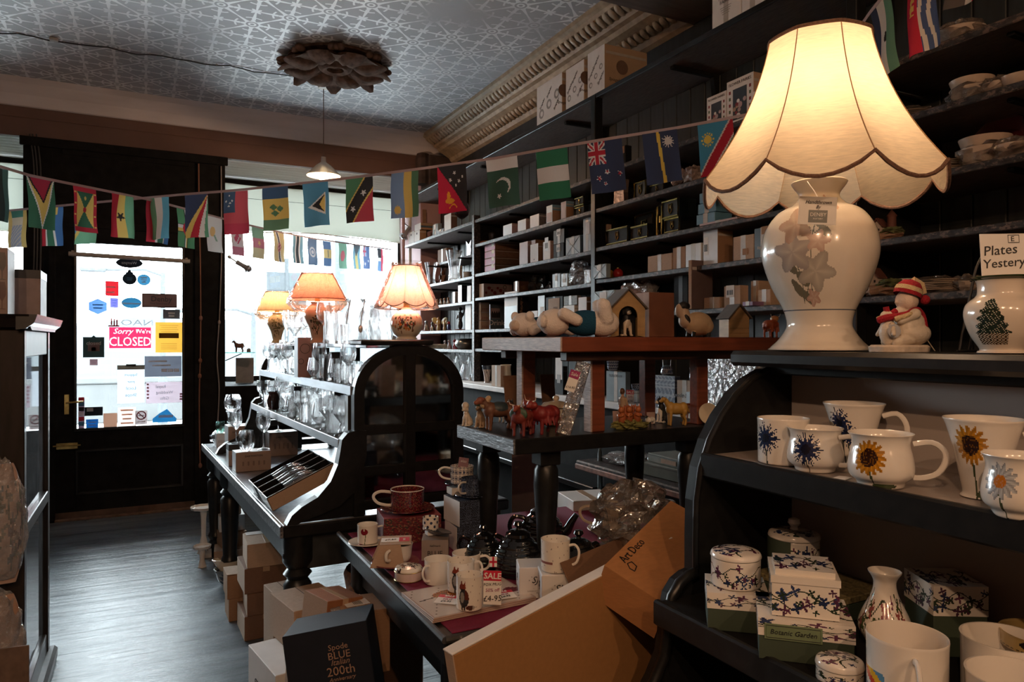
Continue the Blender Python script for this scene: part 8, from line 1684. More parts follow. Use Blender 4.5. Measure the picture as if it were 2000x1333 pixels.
# ================================================================== CARTONS ON THE FLOOR
def corner_box(c, s, rot, mat, label, name='carton', tape=True, side=None, extra=None, tilt=(0,0)):
    """carton given by the top of its nearest upright edge"""
    m = Matrix.Rotation(rot, 3, 'Z'); ctr = Vector(c)+m @ Vector((s[0]/2, s[1]/2,0)); ctr.z = c[2]-s[2]
    t = thing(name, label, 'carton', ctr, (tilt[0], tilt[1], rot)); ob('body', cbox(s[0], s[1], s[2], .002), mat, t)
    if tape: ob('tape', xf(cbox(s[0]*.16, s[1]+.0012, s[2]*.2,.0003),(0,0, s[2]*.8+.0008)), pm('buff_tape', (.42,.28,.17),.4), t)
    ob('flap_seam', xf(cbox(.0025, s[1]*.99,.0006,.0001),(0,0, s[2])), pm('card_slot', (.08,.045,.025),.9), t)
    if side: ob('pale_side', xf(cbox(.001, s[1]-.002, s[2]-.002,.0003),(-s[0]/2-.0007,0,.001)), side, t)
    if extra: extra(t, s)
    return t
q = P(478,1254, Z=0); z_ = 0
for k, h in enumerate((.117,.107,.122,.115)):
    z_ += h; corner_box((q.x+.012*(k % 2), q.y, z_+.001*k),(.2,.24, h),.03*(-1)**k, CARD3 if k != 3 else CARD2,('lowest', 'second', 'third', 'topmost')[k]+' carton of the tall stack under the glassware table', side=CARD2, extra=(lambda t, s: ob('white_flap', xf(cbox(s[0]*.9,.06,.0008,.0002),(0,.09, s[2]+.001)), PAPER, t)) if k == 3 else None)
q = P(447,1216, Z=0); z_ = 0
for k, h in enumerate((.115,.12)): z_ += h; corner_box((q.x-.008*k, q.y, z_+.001*k),(.13,.17, h),.02, CARD, ('lower', 'upper')[k]+' carton of the pair beside the table leg', extra=(lambda t, s: ob('torn_paper', xf(cbox(s[0]*1.02, s[1]*.9,.003,.001),(0,0, s[2]+.001),(0,.02,0)), CARD2, t)) if k else None)
q = P(430,1146, Z=0); t = thing('patterned_bowl', 'blue patterned bowl on the floor beneath the table', 'bowl', (q.x+.05, q.y, .001)); ob('body', lathe_print(resample(smoothprof([(0,0),(.035,0),(.06,.03),(.075,.075),(.085,.1),(.08,.1),(.06,.04),(0,.02)], 40),70),80, lambda th, z, rr: hx('6a6660') if z > .085 else (hx('2d3140') if sin(th*7+z*80)*cos(z*110) > .1 else hx('8d8780'))), PRINT, t); single('gravy_boat', mk('gravy_boat', (lambda vf: ([(x*(1.6 if x < 0 else 1.1), y*.8, z+(.015 if x < -.03 and z > .03 else 0)) for x, y, z in vf[0]], vf[1]))(lathe([(0,0),(.03,0),(.045,.03),(.06,.055),(.057,.056),(.04,.03),(0,.012)], 30)), True), CREAM, 'cream sauce boat resting on the patterned bowl', 'sauce boat', (q.x+.05, q.y, .0905))
q = P(418,1106, Z=0); corner_box((q.x, q.y, .09),(.19,.22,.09),-.1, CARD2, 'flat pale carton at the far table leg', side=CARD); corner_box((q.x+.05, q.y+.05,.185),(.16,.18,.094),.12, CARD, 'brown carton stacked on the flat pale carton'); corner_box((q.x+.04, q.y+.1,.29),(.16,.2,.104),.0, WHITEC, 'white printed carton of the far pile', extra=lambda t, s: decal(t, 'lettering', text('Spode', s[2]*.3,.3), RD_M, (0,-s[1]/2-.0015, s[2]*.5),(1,0,0),(0,0,1))); corner_box((q.x+.06, q.y+.12,.36),(.12,.14,.069),.1, CARD2, 'small carton topping the far pile'); corner_box((P(405,1095, Z=0).x-.02, P(405,1095, Z=0).y+.05,.06),(.05,.12,.06),0, WHITEC, 'narrow white carton beside the cake stands')
def cakestand(x, y, z_, r, h, lab):
    t = thing('cake_stand', lab, 'cake stand', (x, y, z_)); ob('plate', mk('plate', (lambda vf: ([(a*(1+.03*sin(12*atan2(b, a))), b*(1+.03*sin(12*atan2(b, a))), c) for a, b, c in vf[0]], vf[1]))(lathe([(0, h),(r*.9, h),(r, h+.015),(r*.97, h+.018),(r*.85, h+.006),(0, h+.005)], 60)), True), CHINA, t); ob('pedestal', mk('pedestal', lathe([(0,0),(r*.5,0),(r*.45,.008),(.015, h*.4),(.018, h*.8),(r*.3, h)], 24), True), CHINA, t)
qq = P(403,1100, Z=0); cakestand(qq.x, qq.y+.25,.001,.085,.30, 'tall white scalloped cake stand by the door'); cakestand(qq.x-.005, qq.y+.06,.061,.06,.06, 'small white cake stand on the narrow carton') if False else cakestand(qq.x-.03, qq.y-.08,.001,.055,.12, 'low white cake stand in front of the far pile')
# near pile
wb = P(538,1322, D=2.33); wb.z = .36
corner_box(wb, (.2,.30,.359),.16, WHITEC, 'tall white carton at the bottom of the near pile', tape=False, extra=lambda t, s: (decal(t, 'lettering', text('SJ', s[2]*.16,.3), INK, (-s[0]/2-.0015,.06, s[2]*.7),(0,-1,0),(0,0,1)), decal(t, 'lettering', text('SJ', s[2]*.14,.3), INK, (.05,-.06, s[2]+.0015),(.7,.7,0),(-.7,.7,0))))
pb_ = P(575,1196, D=2.48); corner_box((pb_.x, pb_.y, .5125),(.19,.24,.15),.19, CARD2, 'large pale carton on the white carton', side=CARD2, tape=False)
c = P(534,1150, D=3.05); corner_box((c.x, c.y, .375),(.12,.14,.374),.15, CARD2, 'narrow pale carton behind the large pale carton', tape=False)
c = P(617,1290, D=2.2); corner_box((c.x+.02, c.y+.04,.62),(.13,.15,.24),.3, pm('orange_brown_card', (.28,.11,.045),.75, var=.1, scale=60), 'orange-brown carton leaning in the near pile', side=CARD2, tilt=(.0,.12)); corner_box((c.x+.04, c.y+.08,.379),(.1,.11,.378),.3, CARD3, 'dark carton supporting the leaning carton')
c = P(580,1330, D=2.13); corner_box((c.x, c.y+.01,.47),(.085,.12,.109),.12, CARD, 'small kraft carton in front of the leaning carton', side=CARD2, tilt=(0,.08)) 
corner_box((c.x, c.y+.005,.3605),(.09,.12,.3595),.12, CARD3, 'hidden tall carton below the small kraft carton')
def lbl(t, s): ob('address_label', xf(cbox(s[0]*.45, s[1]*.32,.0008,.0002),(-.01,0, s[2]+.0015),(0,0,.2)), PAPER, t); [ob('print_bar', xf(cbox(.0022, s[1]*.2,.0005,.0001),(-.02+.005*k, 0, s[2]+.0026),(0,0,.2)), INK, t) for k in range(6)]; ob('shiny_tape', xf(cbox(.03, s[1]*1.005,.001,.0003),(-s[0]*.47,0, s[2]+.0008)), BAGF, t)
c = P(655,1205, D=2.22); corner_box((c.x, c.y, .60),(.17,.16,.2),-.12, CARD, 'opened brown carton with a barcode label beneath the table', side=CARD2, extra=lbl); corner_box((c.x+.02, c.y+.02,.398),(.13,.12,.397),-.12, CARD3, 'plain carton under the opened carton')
# navy anniversary box
c = P(602,1246, D=2.0); t = thing('gift_box', 'large navy box with gilt anniversary lettering', 'box', (c.x+.115, c.y+.03,.295),(radians(-7), radians(-9),-.36)); NV = pm('navy_card', (.009,.012,.021),.65, var=.1, spec=.2); GLD = pm('rose_gilt_print', (.42,.26,.18),.4,.3); s = (.235,.2,.34)
ob('body', cbox(*s, .002), NV, t); ob('lid_seam', xf(cbox(s[0]+.001, s[1]+.001,.0014,.0003),(0,0, s[2]*.3)), INK, t)
for w_, sz, z_, sh_ in (('Spode', .022,.285,0),('BLUE', .028,.262,0),('Italian', .022,.244,.35),('200th', .034,.220,0),('Anniversary', .015,.199,.35)): decal(t, 'lettering', text(w_, sz, sh_), GLD, (.03,-s[1]/2-.0015, z_),(1,0,0),(0,0,1))
decal(t, 'lettering', text('Spode', .03,.3), PALE, (-s[0]/2-.0015,0,.2),(0,-1,0),(0,0,1))
c = Vector(t.location); corner_box((c.x-.10, c.y-.055,.27),(.2,.18,.269),-.36, CARD2, 'buff carton under the navy anniversary box', extra=lambda t, s: decal(t, 'lettering', text('Spode', .03,.3), INK, (.05,-s[1]/2-.0015, s[2]*.88),(1,0,0),(0,0,1)))
single('bin_bag', mk('bin_bag', xf(crumple(.13,51,(.8,1,1.5),22,16,.2),(0,0,.156)), False), pm('black_polythene', (.012,.012,.013),.22, bump=.6, scale=20), 'black polythene bag stuffed under the red table', 'bag', (.80,1.78,.001))
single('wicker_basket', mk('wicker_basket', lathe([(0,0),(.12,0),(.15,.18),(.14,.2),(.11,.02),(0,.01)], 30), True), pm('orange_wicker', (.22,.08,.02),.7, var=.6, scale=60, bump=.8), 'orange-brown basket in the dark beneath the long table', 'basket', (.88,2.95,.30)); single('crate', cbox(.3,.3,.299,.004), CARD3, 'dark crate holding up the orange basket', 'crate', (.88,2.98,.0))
single('grey_tin', cbox(.13,.1,.47,.004), pm('grey_tin_paint', (.10,.13,.14),.4,.4), 'grey-blue metal tin between the two tables', 'tin', (.72,2.72,.001))
# big leaning carton and the hand-lettered carton
A_, B_2 = P(886,1277, D=1.38), P(1214,1103, D=1.668); d_ = (B_2-A_); an = atan2(d_.y, d_.x); Lg = .66; tl = atan2(d_.z, sqrt(d_.x**2+d_.y**2)); A_ = A_-Euler((0,-tl, an)).to_matrix() @ Vector((0,0,.842))
t = thing('large_carton', 'big flat mustard-brown carton standing beside the dresser', 'carton', (A_.x, A_.y, A_.z),(0,-tl, an)); MUS = pm('mustard_card', (.34,.165,.055),.75, var=.06, scale=90, bump=.03)
ob('body', bx(0, Lg, 0,.032,0,.838,.002), MUS, t); ob('white_top_edge', bx(-.004, Lg, .0,.033,.838,.842,.001), WHITEC, t); ob('white_end', bx(-.003,.0,.001,.031,.001,.838,.0005), CARD2, t)
nl = P(1180,1106, D=1.62); e1, e2 = Vector((.349,.192,.073)), Vector((.07,-.13,-.06)); n_ = e1.cross(e2).normalized(); n_ = -n_ if n_.z > 0 else n_; e3 = n_*.09
t = thing('carton', 'orange cardboard carton hand-lettered Art Deco', 'carton', nl); OC = pm('orange_kraft', (.40,.18,.065),.75, var=.08, scale=50, bump=.06, stretch=(1,1,6))
V = [Vector((0,0,0)), e1, e1+e2, e2, e3, e1+e3, e1+e2+e3, e2+e3]; ob('body', mk('body', ([tuple(v) for v in V], [(0,1,2,3),(4,5,6,7),(0,1,5,4),(1,2,6,5),(2,3,7,6),(3,0,4,7)])), OC, t)
up = -n_; x_, y_ = e1.normalized(), up.cross(e1.normalized()); y_ = -y_ if y_.dot(e2) > 0 else y_
ob('lid_edge', mk('lid_edge', ([tuple(v+up*.0015) for v in (Vector((0,0,0)), e1, e1+e2, e2)]+[tuple(v*1.0+up*.0002) for v in (Vector((0,0,0)), e1, e1+e2, e2)], [(0,1,2,3),(0,1,5,4),(1,2,6,5),(2,3,7,6),(3,0,4,7)])), OC, t)
decal(t, 'lettering', text('Art Deco', .030,.1), INK, e1*.26+e2*.14+up*.003, x_, y_); ob('heart_mark', mk('heart_mark', tube([e1*.1+e2*.3+up*.003+x_*a+y_*b for a, b in ((0,0),(.012,.012),(.026,.008),(.02,-.008),(0,-.012))], .0013,5, True)), INK, t)
# brown flap board behind it
single('cardboard_flap', cbox(.4,.004,.14,.001), CARD3, 'dark brown cardboard flap behind the hand-lettered carton', 'cardboard', (1.17,1.62, TZ+.002),(radians(-30),0, radians(24)))
# ================================================================== LEFT CABINET GOODS
def flutes(t, s):
    for r_ in range(2):
        for c_ in range(2): ob('flute_print', mk('flute_print', xf(lathe([(.012,0),(.012,.001),(.0015,.004),(.0015,.03),(.011,.05),(.0125,.075),(.009,.1)], 14),(s[0]*(.1+.27*c_),-s[1]/2-.001, s[2]*(.52-.44*r_)), sc=(1,.05,1))), pm('flute_grey', (.16,.15,.15),.5) if r_ == 0 else pm('flute_pink', (.16,.10,.10),.5), t)
b = gbox(Vector((-.515,3.25,1.546)),(.13,.16,.245), pm('mauve_box', (.34,.26,.24),.6), 'champagne flute box on top of the glass cabinet', rot=0, extra=flutes, lid=False); gbox(Vector((-.425,3.55,1.546)),(.09,.2,.19), pm('mauve_box2', (.28,.21,.2),.6), 'second glassware box behind the flute box', rot=0, extra=lambda t, s: ob('black_top', xf(cbox(s[0]+.002, s[1]+.002,.035,.001),(0,0, s[2]-.034)), INK, t), lid=False)
for k, (z_, lab, pat) in enumerate(((.60, 'flowered cushion in clear plastic hanging at the left edge', 1),(.14, 'pink oven glove in clear plastic hanging at the left edge', 0))):
    t = thing('packed_textile', lab, 'packet', (-.455,3.05, z_)); g = sprig(70,20,(.5,.34,.27), [hx('3f2a35'), hx('4a5a3a'), hx('2d3a28')])
    def sack(w, h_, d, seed, prn):
        V, F, C = [], [], []; n, m = 70,80
        for j in range(m+1):
            for i in range(n):
                a_ = 2*pi*i/n; s_ = j/m; ww = w*(.35+.65*sin(pi*min(.98, s_*.9+.07))**.5); V.append((ww*cos(a_), d*sin(a_)*(.3+.7*sin(pi*s_)), s_*h_))
        for j in range(m):
            for i in range(n): q = j*n+i; r = j*n+(i+1) % n; F.append((q, r, r+n, q+n)); C.append(g(cos(2*pi*i/n)*1.0, j/m) if prn else ((.42,.26,.18) if j > m*.22 else hx('3a3440')))
        me = mk('cloth', (V, F), True, None); setcol(me, C); return me
    ob('cloth', sack(.07,.42,.035, k, pat), paintmat('printed_cotton', .9,0., .1,.2, bump=.3), t); ob('clear_bag', mk('clear_bag', xf(crumple(.1,60+k, (.8,.42,2.3),20,18,.08),(0,0,.2))), BAGF, t)
single('flat_picture', cbox(.008,.3,.42,.002), pm('mottled_board', (.17,.11,.08),.7, var=.35, scale=20), 'mottled brown board leaning on the glass cabinet foot', 'board', (-.50,2.92,.002),(0,0, radians(82)))
# ================================================================== DOOR STICKERS AND NOTICES
YS = YF+.0185
def backlit(nm, c): return cloth('notice_'+nm, tuple(min(.9, x*1.05+.01) for x in c),.55, False, 300, var=.04)
def sticker(u, v, w, h, nm, col, label, shape='rect', cat='sticker', extra=None, name='window_sticker', mat=None):
    q = P(u, v, Y=YS); k = dep(q)/FPX; w, h = w*k*1.03, h*k; m = mat or backlit(nm, hx(col))
    if shape == 'rect': o_ = [(-w/2,-h/2),(w/2,-h/2),(w/2, h/2),(-w/2, h/2)]
    elif shape == 'oval': o_ = [(w/2*cos(a*pi/14), h/2*sin(a*pi/14)) for a in range(28)]
    elif shape == 'hex': o_ = [(w/2*cos(radians(30+60*a)), h/2*sin(radians(30+60*a))) for a in range(6)]
    elif shape == 'round': o_ = [(x, y) for x, y in [(w*.12*cos(a*pi/14), h/2*.86*sin(a*pi/14)) for a in ()]]+[(w*.05, h*.5),(-w*.05, h*.5),(-w*.14, h*.36),(-w*.3, h*.32)]+[(w/2*cos(radians(120+300*a/18)),-h*.1+h*.4*sin(radians(120+300*a/18))) for a in range(19)]+[(w*.3, h*.32),(w*.14, h*.36)]
    elif shape == 'house': o_ = [(-w/2,-h*.4),(w/2,-h*.4),(w/2,-h*.2),(w*.1, h*.45),(-w*.2, h*.2),(-w/2,-h*.15)]
    elif shape == 'tab': o_ = [(-w/2,-h/2),(w/2,-h/2),(w/2, h*.42),(w*.1, h*.42),(0, h/2),(-w*.1, h*.42),(-w/2, h*.42)]
    t = thing(name, label, cat, q); ob('sheet', prism(o_, .0008, 'xz', 0), m, t)
    def put(nm_, me, mt, x, z): decal(t, nm_, me, mt, (x*w, -.0012, z*h),(1,0,0),(0,0,1))
    def bar(x, z, bw, bh, mt, nm_='print_bar'): ob(nm_, xf(cbox(bw*w, .0006, bh*h, .0002),(x*w, -.0008, z*h-bh*h/2)), mt, t)
    if extra: extra(put, bar, w, h)
    return t
WHP, DKP, BLP = backlit('white', (.8,.8,.8)), backlit('dark', (.05,.05,.055)), backlit('blue', (.15,.36,.5))
def lines(n, mt, x=.0, wd=.6, z0=.3, dz=.15, hh=.03): return lambda put, bar, w, h: [bar(x, z0-dz*i, wd*(1-.15*(i % 3)), hh, mt) for i in range(n)]
sticker(252.7,514,45,19, 'slate', '22262c', 'dark oval sticker at the top of the door glass', 'oval', extra=lambda put, bar, w, h: put('lettering', text('Wemyss', h*.4,.2, sx=-1), WHP, 0,0)); sticker(253,542,24,29, 'ink', '2a343c', 'dark round sticker with a crown on the door', 'round', extra=lines(2, BLP, 0,.4,-.05,.12,.05)); sticker(281,547,23,22, 'teal', '6aa0b8', 'round blue sticker on the door glass', 'oval', extra=lines(3, WHP, 0,.5,.2,.2,.1)); sticker(218.7,564,22,29, 'coral', 'cf5560', 'red rectangular sticker on the door glass', extra=lines(2, WHP, -.1,.7,.1,.35,.1)); sticker(191,599,35,31, 'sky', '94b4d8', 'pale blue hexagonal sticker on the door glass', 'hex', extra=lines(2, BLP, 0,.5,.1,.2,.08)); sticker(223,592,14,19, 'lilac', 'a4a4dc', 'small lilac square sticker', extra=lines(3, BLP, 0,.6,.25,.25,.05))
sticker(257,592,34,21, 'sea', '5d96b0', 'oval blue sticker with a white stripe', 'oval', extra=lines(1, WHP, 0,.94,-.06,0,.14)); sticker(312,588,60,27, 'umber', '6a5650', 'brown plaque sticker lettered Denby', mat=backlit('umber', hx('6a5650')), extra=lambda put, bar, w, h: (put('lettering', text('Denby', h*.52, bold=.0006), DKP, .05,.12), put('lettering', text('Fine Stoneware', h*.2), DKP, 0,-.2), put('lettering', text('HANDCRAFTED', h*.12), DKP, 0,.4), bar(0,-.45,.96,.05, DKP), bar(0,.5,.96,.05, DKP))); sticker(335,614,29,18, 'charcoal', '5c5a5a', 'grey sticker with a white crown mark', extra=lines(2, WHP, 0,.4,.1,.3,.2))
sticker(251,631,74,18, 'clearvinyl', 'e8eaec', 'white vinyl lettering with a red ship mark', mat=thinglass('clear_vinyl', (.97,.97,.97),.04), extra=lambda put, bar, w, h: (put('lettering', text('NAO', h*.9, sx=-1.6), backlit('faint', (.55,.57,.6)),.2,.0), [bar(-.38+.06*i, .1-.05*i, .03,.7, RED) for i in range(3)], bar(-.33,-.35,.24,.14, RED)))
q = P(254.6,660, Y=YS); k = dep(q)/FPX; w_, h_ = 70*k*1.03,41*k; t = thing('closed_sign', "bright red Sorry We're CLOSED sign", 'sign', q)
for wd, sz, sx_, sh_, b_, x0, x1, z0, z1 in (('CLOSED', .6,.8,0,0,-.5,.5,-.5,.09),('Sorry', .36,1,.35,0,-.5,.13,.09,.5),("We're", .27,1,0,0,.13,.5,.09,.5)):
    # the letters are let into the red sheet, so both let the daylight through
    m = frame(((x0+x1)/2*w_, 0,(z0+z1)/2*h_),(1,0,0),(0,0,1)); lt_ = text(wd, h_*sz, sh_, sx_, b_, ext=0); o = ob('lettering', lt_, WHP, t); o.matrix_local = m
    c = bpy.data.curves.new('sheet', 'FONT'); c.body = wd; c.size = h_*sz; c.shear = sh_; c.align_x = c.align_y = 'CENTER'; c.offset = b_; c.resolution_u = 2; fo = bpy.data.objects.new('sheet', c); COL.objects.link(fo)
    dg = bpy.context.evaluated_depsgraph_get(); src = fo.evaluated_get(dg).to_curve(dg); cu = bpy.data.curves.new('sheet', 'CURVE'); cu.dimensions = '2D'; cu.fill_mode = 'BOTH'; cu.resolution_u = 2
    for s0 in src.splines:
        s1 = cu.splines.new('BEZIER'); s1.use_cyclic_u = True; s1.bezier_points.add(len(s0.bezier_points)-1)
        for p0, p1 in zip(s0.bezier_points, s1.bezier_points): p1.handle_left_type = p1.handle_right_type = 'FREE'; p1.co, p1.handle_left, p1.handle_right = p0.co, p0.handle_left, p0.handle_right
    bpy.data.objects.remove(fo)
    sp0 = cu.splines.new('POLY'); sp0.points.add(3); sp0.use_cyclic_u = True
    for pt, (a, b) in zip(sp0.points, ((x0, z0),(x1, z0),(x1, z1),(x0, z1))): pt.co = ((a-(x0+x1)/2)*w_/sx_, (b-(z0+z1)/2)*h_, 0,1)
    so = bpy.data.objects.new('sheet', cu); me = bpy.data.meshes.new_from_object(so); bpy.data.objects.remove(so); me.materials.clear()
    for v in me.vertices: v.co.x *= sx_
    o = ob('sheet', me, backlit('cerise', hx('d8103a')), t); o.matrix_local = m
sticker(183,677,35,43, 'forest', '3f4a48', 'dark hanging sign reading closed on the door', 'tab', 'sign', name='closed_sign', extra=lambda put, bar, w, h: (put('lettering', text('closed', h*.23), WHP, 0,.14), bar(0,-.02,.55,.4, backlit('rose', hx('9a7f80'))), bar(0,-.12,.22,.16, RED))); sticker(183,708,13,12, 'mauve', 'a08c90', 'small mauve label below the dark closed sign', extra=lines(2, DKP, 0,.8,.2,.3,.08))
sticker(330,659.5,46,59, 'straw', 'e0c27a', 'yellow printed poster taped to the door glass', 'rect', 'poster', name='poster', extra=lambda put, bar, w, h: ([bar(0,.40-.07*i, .7-.1*(i % 2),.012, backlit('ochre', hx('a98a45'))) for i in range(4)], bar(.0,.06,.74,.17, backlit('sepia', hx('7a6130'))), [bar(0,-.2-.06*i, .6,.012, backlit('ochre', hx('a98a45'))) for i in range(4)]))
t = sticker(256,755,46,66, 'milk', 'e2e6ea', 'clipboard notice reading Support your Local Shops from outside', 'rect', 'notice', name='clipboard_notice', extra=lambda put, bar, w, h: [put('lettering', text(s_, h*.105*(1.2 if i > 1 else 1), sx=-1, bold=.0003), BLP, 0,.34-.2*i) for i, s_ in enumerate(('Support', 'your', 'Local', 'Shops'))]+[bar(0,.56,1.0,.13, backlit('board', hx('6e6860'))), bar(0,.62,.36,.07, backlit('board', hx('6e6860')))])
sticker(319,716,63,40, 'fog', '8b8f98', 'grey mirrored card above the wedding notice', 'rect', 'notice', name='notice', extra=lambda put, bar, w, h: ([bar(-.15+.1*i, .25-.2*i, .5,.08, WHP) for i in range(2)], [bar(.02+.17*i, -.2,.15,.16, WHP) for i in range(3)]))
sticker(321.5,767,63,41, 'blush', 'cfc6cc', 'pale notice reading Royal Wedding Gifts from outside', 'rect', 'notice', name='notice', extra=lambda put, bar, w, h: [put('lettering', text(s_, h*.2, sx=-1), backlit('slateink', hx('8a93a0')), x, .28-.28*i) for i, (s_, x) in enumerate((('Royal', -.1),('Wedding', 0),('Gifts', 0)))]+[bar(-.45,.4-.16*i, .06,.08, backlit('rosebud', hx('b98a92'))) for i in range(5)]+[bar(.45,-.1-.12*i, .07,.08, backlit('rosebud', hx('b98a92'))) for i in range(3)])
sticker(159,808,10,60, 'strip', '8a7a84', 'narrow strip of payment stickers by the door handle', extra=lambda put, bar, w, h: [bar(0,.46-.16*i, .9,.13,(RED, BLP, DKP, WHP)[i % 4]) for i in range(6)]); sticker(183,804,30,17, 'jet', '2a2c30', 'black payment card sticker at the bottom left', extra=lines(1, WHP, -.2,.35,.2,0,.4)); sticker(180,829,20,19, 'royal', '3b78a4', 'blue payment card sticker in the lower corner', extra=lines(2, WHP, 0,.7,.2,.3,.1)); sticker(215.6,822,23,29, 'tan', 'b39a8c', 'tan paper square at the bottom of the door glass'); sticker(248,815,30,38, 'shell', 'eadfda', 'faint pinkish map print near the glass bottom', extra=lines(4, backlit('peach', hx('d8b8a8')),0,.7,.35,.22,.08)); sticker(276,816,20,27, 'smoke', 'b8b0b0', 'no smoking sticker low on the door glass', extra=lambda put, bar, w, h: (decal_ring(w, h), bar(0,-.3,.7,.1, WHP))[1:] if False else bar(0,-.3,.7,.1, WHP)); sticker(321.5,813,41,30, 'delta', '4f93b4', 'blue mountain-shaped sticker at the bottom right', 'house', extra=lines(1, WHP, .05,.6,-.02,0,.18))
ns = [o for o in COL.objects if o.get('label') == 'no smoking sticker low on the door glass'][0]; ob('red_ring', mk('red_ring', tube([(.033*cos(a*pi/12),-.0015,.018+.033*sin(a*pi/12)) for a in range(24)], .005,5, True)), RD_M, ns); ob('red_bar', mk('red_bar', tube([(-.023,-.0015,.041),(.023,-.0015,-.005)], .004,5)), RD_M, ns); ob('cigarette', bx(-.022,.022,-.0012,-.0006,.014,.02,.0002), INK, ns)
# rail across the door
t = thing('door_rail', 'pale metal curtain rail across the top of the door glass', 'rail', P(250,500, Y=YF-.03)); a, b = P(134,496, Y=YF-.03)-Vector(t.location), P(371,511, Y=YF-.03)-Vector(t.location); ob('rail', mk('rail', tube([a, b], .019,10), True), pm('beige_rail', (.33,.3,.27),.45), t)
for s_ in (.03,.97): ob('bracket', xf(cbox(.02,.04,.05,.003), a.lerp(b, s_)+Vector((0,.02,-.02))), pm('beige_rail', (.33,.3,.27),.45), t)
# ropes, cables and spotlights
def rope(nm, label, cat, pts, r, mat, knots=()):
    q0 = pts[len(pts)//2]; t = thing(nm, label, cat, q0); ob('strand', mk('strand', tube(smooth3([p_-q0 for p_ in pts], 30), r, 6), True), mat, t)
    for i in knots: ob('knot', mk('knot', ellipsoid(pts[i]-q0,(r*2.6, r*2.6, r*4)), True), mat, t)
RP = pm('brown_sash_cord', (.24,.11,.07),.85, var=.2, scale=200); yy = YF-.02
rope('sash_cord', 'brown knotted sash cord hanging beside the door', 'cord', [P(388,320, Y=yy), P(389,420, Y=yy), P(391,500, Y=yy), P(392,622, Y=yy), P(391,705, Y=yy), P(390,735, Y=yy), P(389,800, Y=yy), P(391,910, Y=yy)], .006, RP, (3,4,5,7)); rope('white_flex', 'thin pale flex trailing down the black door frame', 'flex', [P(432,325, Y=yy), P(433,480, Y=yy), P(431,560, Y=yy), P(428,630, Y=yy), P(424,700, Y=yy), P(428,760, Y=yy), P(425,830, Y=yy)], .005, pm('grey_flex', (.28,.25,.24),.6),(3,))
for u, lab in ((66, 'left black electric cable down the door surround'),(72, 'middle black electric cable down the door surround'),(79, 'right black electric cable down the door surround')): rope('wall_cable', lab, 'cable', [P(u-8,262, Y=yy), P(u, 330, Y=yy), P(u+1,450, Y=yy), P(u-1,560, Y=yy), P(u, 640, Y=yy), P(u+2,780, Y=yy)], .006, pm('grey_black_cable', (.03,.03,.032),.5))
def spot(u, v, Y, d, lab):
    q = P(u, v, Y=Y); d = Vector(d).normalized(); t = thing('spotlight', lab, 'spotlight', q)
    ob('lamp_body', mk('lamp_body', tube([Vector((0,0,0)), d*.07, d*.1, d*.135], [.022,.022,.026,.05], 14), True), CHROME, t); ob('wall_mount', mk('wall_mount', join(tube([Vector((0,0,0)), Vector((-.06,0,.04))], .007,6), ellipsoid((-.065,0,.045),(.018,.018,.018))), True), CHROME, t); ob('lens', mk('lens', ellipsoid(d*.13,(.03,.03,.03)), True), pm('dull_reflector', (.3,.3,.32),.3,.8), t)
spot(462,512,7.3,(.8,-.3,-.5), 'chrome spotlight at the left of the right window'); spot(800,445,6.98,(-.6,-.3,-.8), 'chrome spotlight at the window end of the shelving')
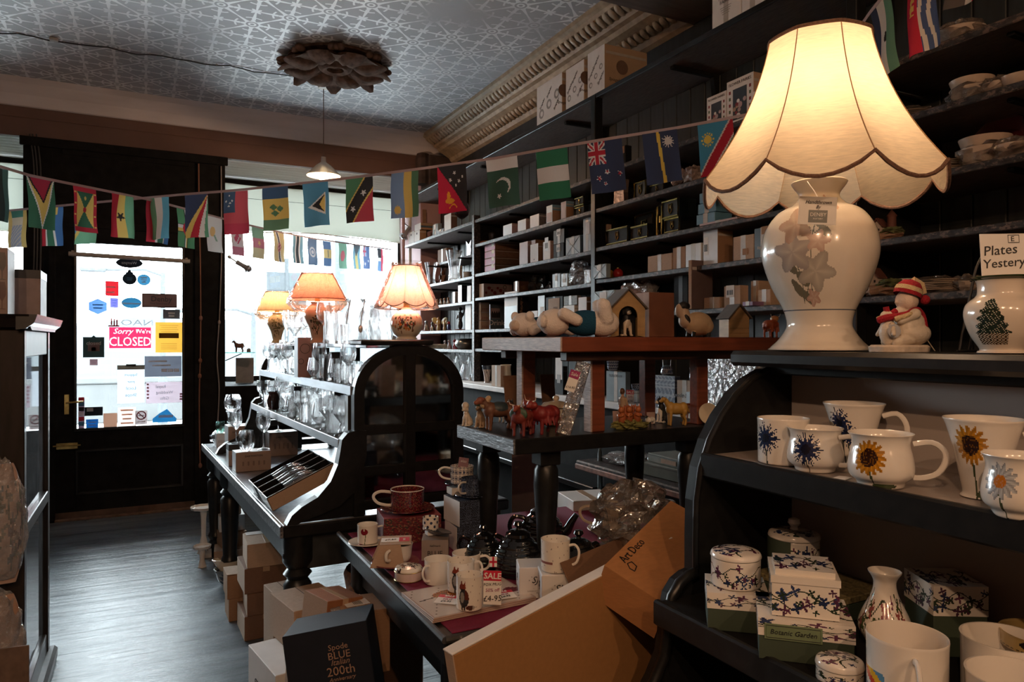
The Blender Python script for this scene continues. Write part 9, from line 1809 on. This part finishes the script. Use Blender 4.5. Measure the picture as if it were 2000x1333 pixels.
# pipes by the window and corner bracket shelf with a deer
for u, lab in ((788, 'pinkish painted pipe at the right edge of the window'),(801, 'thin pale pipe beside the shelving end')): q = P(u, 500, Y=6.97 if u < 795 else 6.99); single('wall_pipe', mk('wall_pipe', lathe([(0,1.14),(.016,1.14),(.016,2.84),(0,2.84)], 12), True), PINKW if u < 795 else SOFF, lab, 'pipe', (q.x, q.y, 0))
q = P(472,690, Y=7.1); t = thing('corner_shelf', 'tiny green glass bracket shelf by the window', 'shelf', q); ob('glass_plate', prism([(-.14,0),(.09,-.05),(.12,.0),(-.14,.1)], .006, 'xy', 0), glassmat('green_glass', (.3,.7,.6)), t); ob('bracket', mk('bracket', tube([(-.14,.02,-.07),(.0,0,-.005)], .005,6), True), INK, t)
blk = q+Vector((0,0,.007)); fig('deer', 'deer_figurine', 'dark deer figurine on the glass bracket shelf', 'figurine', blk+Vector((-.02,.0,0)), radians(10),1.0); single('milestone_ornament', mk('milestone_ornament', lathe([(0,0),(.018,0),(.016,.03),(0,.042)], 12), True), pm('stone_grey', (.2,.19,.18),.8), 'little stone ornament beside the deer', 'ornament', blk+Vector((.06,-.02,0)))
single('window_board', cbox(.16,.02,.24,.004), pm('window_card_grey', (.3,.3,.3),.7), 'grey board standing in the window behind the stand', 'board', (P(478,740, Y=7.2).x, 7.2,1.051))
# ================================================================== GOODS BEHIND THE MIDDLE TABLE
def back(u, v, D, s, mat, lab, rot=0., zb=None, **k):
    """carton standing on stacked cartons behind the table, placed by its near top corner"""
    c = P(u, v, D=D); corner_box(c, (s[0], s[1], c.z-.001), rot, mat, lab, **k)
back(1120,980,2.95,(.2,.2), WHITEC, 'white printed carton standing behind the black teapots', -.2, extra=lambda t, s: [ob('print_bar', xf(cbox(.08-.01*j, .0006,.005,.0002),(.02,-s[1]/2-.0006, s[2]-.06-.02*j)), pm('grey_print', (.3,.29,.28),.6), t) for j in range(5)])
back(1066,936,3.3,(.1,.16), CARD2, 'pinkish carton in the gap between the table legs', .5); back(1040,958,3.6,(.12,.12), PALEB, 'pale blue carton beside the pinkish carton', .2)
single('paper_roll', cbox(.11,.004,1.14,.001), pm('mauve_wrapping_paper', (.17,.125,.12),.8, var=.1), 'mauve sheet of wrapping paper standing behind the stand leg', 'paper', (P(1025,900, Y=2.68).x, 2.68,.001),(0,0,-YAW))
t = thing('wooden_chair', 'orange wooden chair back half hidden behind the teapots', 'chair', (P(1062,980, Y=3.3).x, 3.3,0)); OW = pm('orange_pine', (.33,.12,.05),.5, var=.2)
for x in (-.05,.05): ob('leg', bx(x-.014, x+.014,-.014,.014,0,.86), OW, t)
ob('back_rail', bx(-.05,.05,-.01,.01,.78,.86,.006), OW, t); ob('back_rail', bx(-.05,.05,-.008,.008,.62,.67,.004), OW, t); ob('seat', bx(-.06,.06,.0,.22,.42,.45), OW, t)
single('grey_post', mk('grey_post', lathe([(0,0),(.012,0),(.011,.93),(.004,.97),(0,.97)], 12), True), pm('grey_enamel', (.1,.13,.14),.4), 'thin grey metal post behind the coffee cup', 'post', (P(1172,950, Y=2.75).x, 2.75,.0))
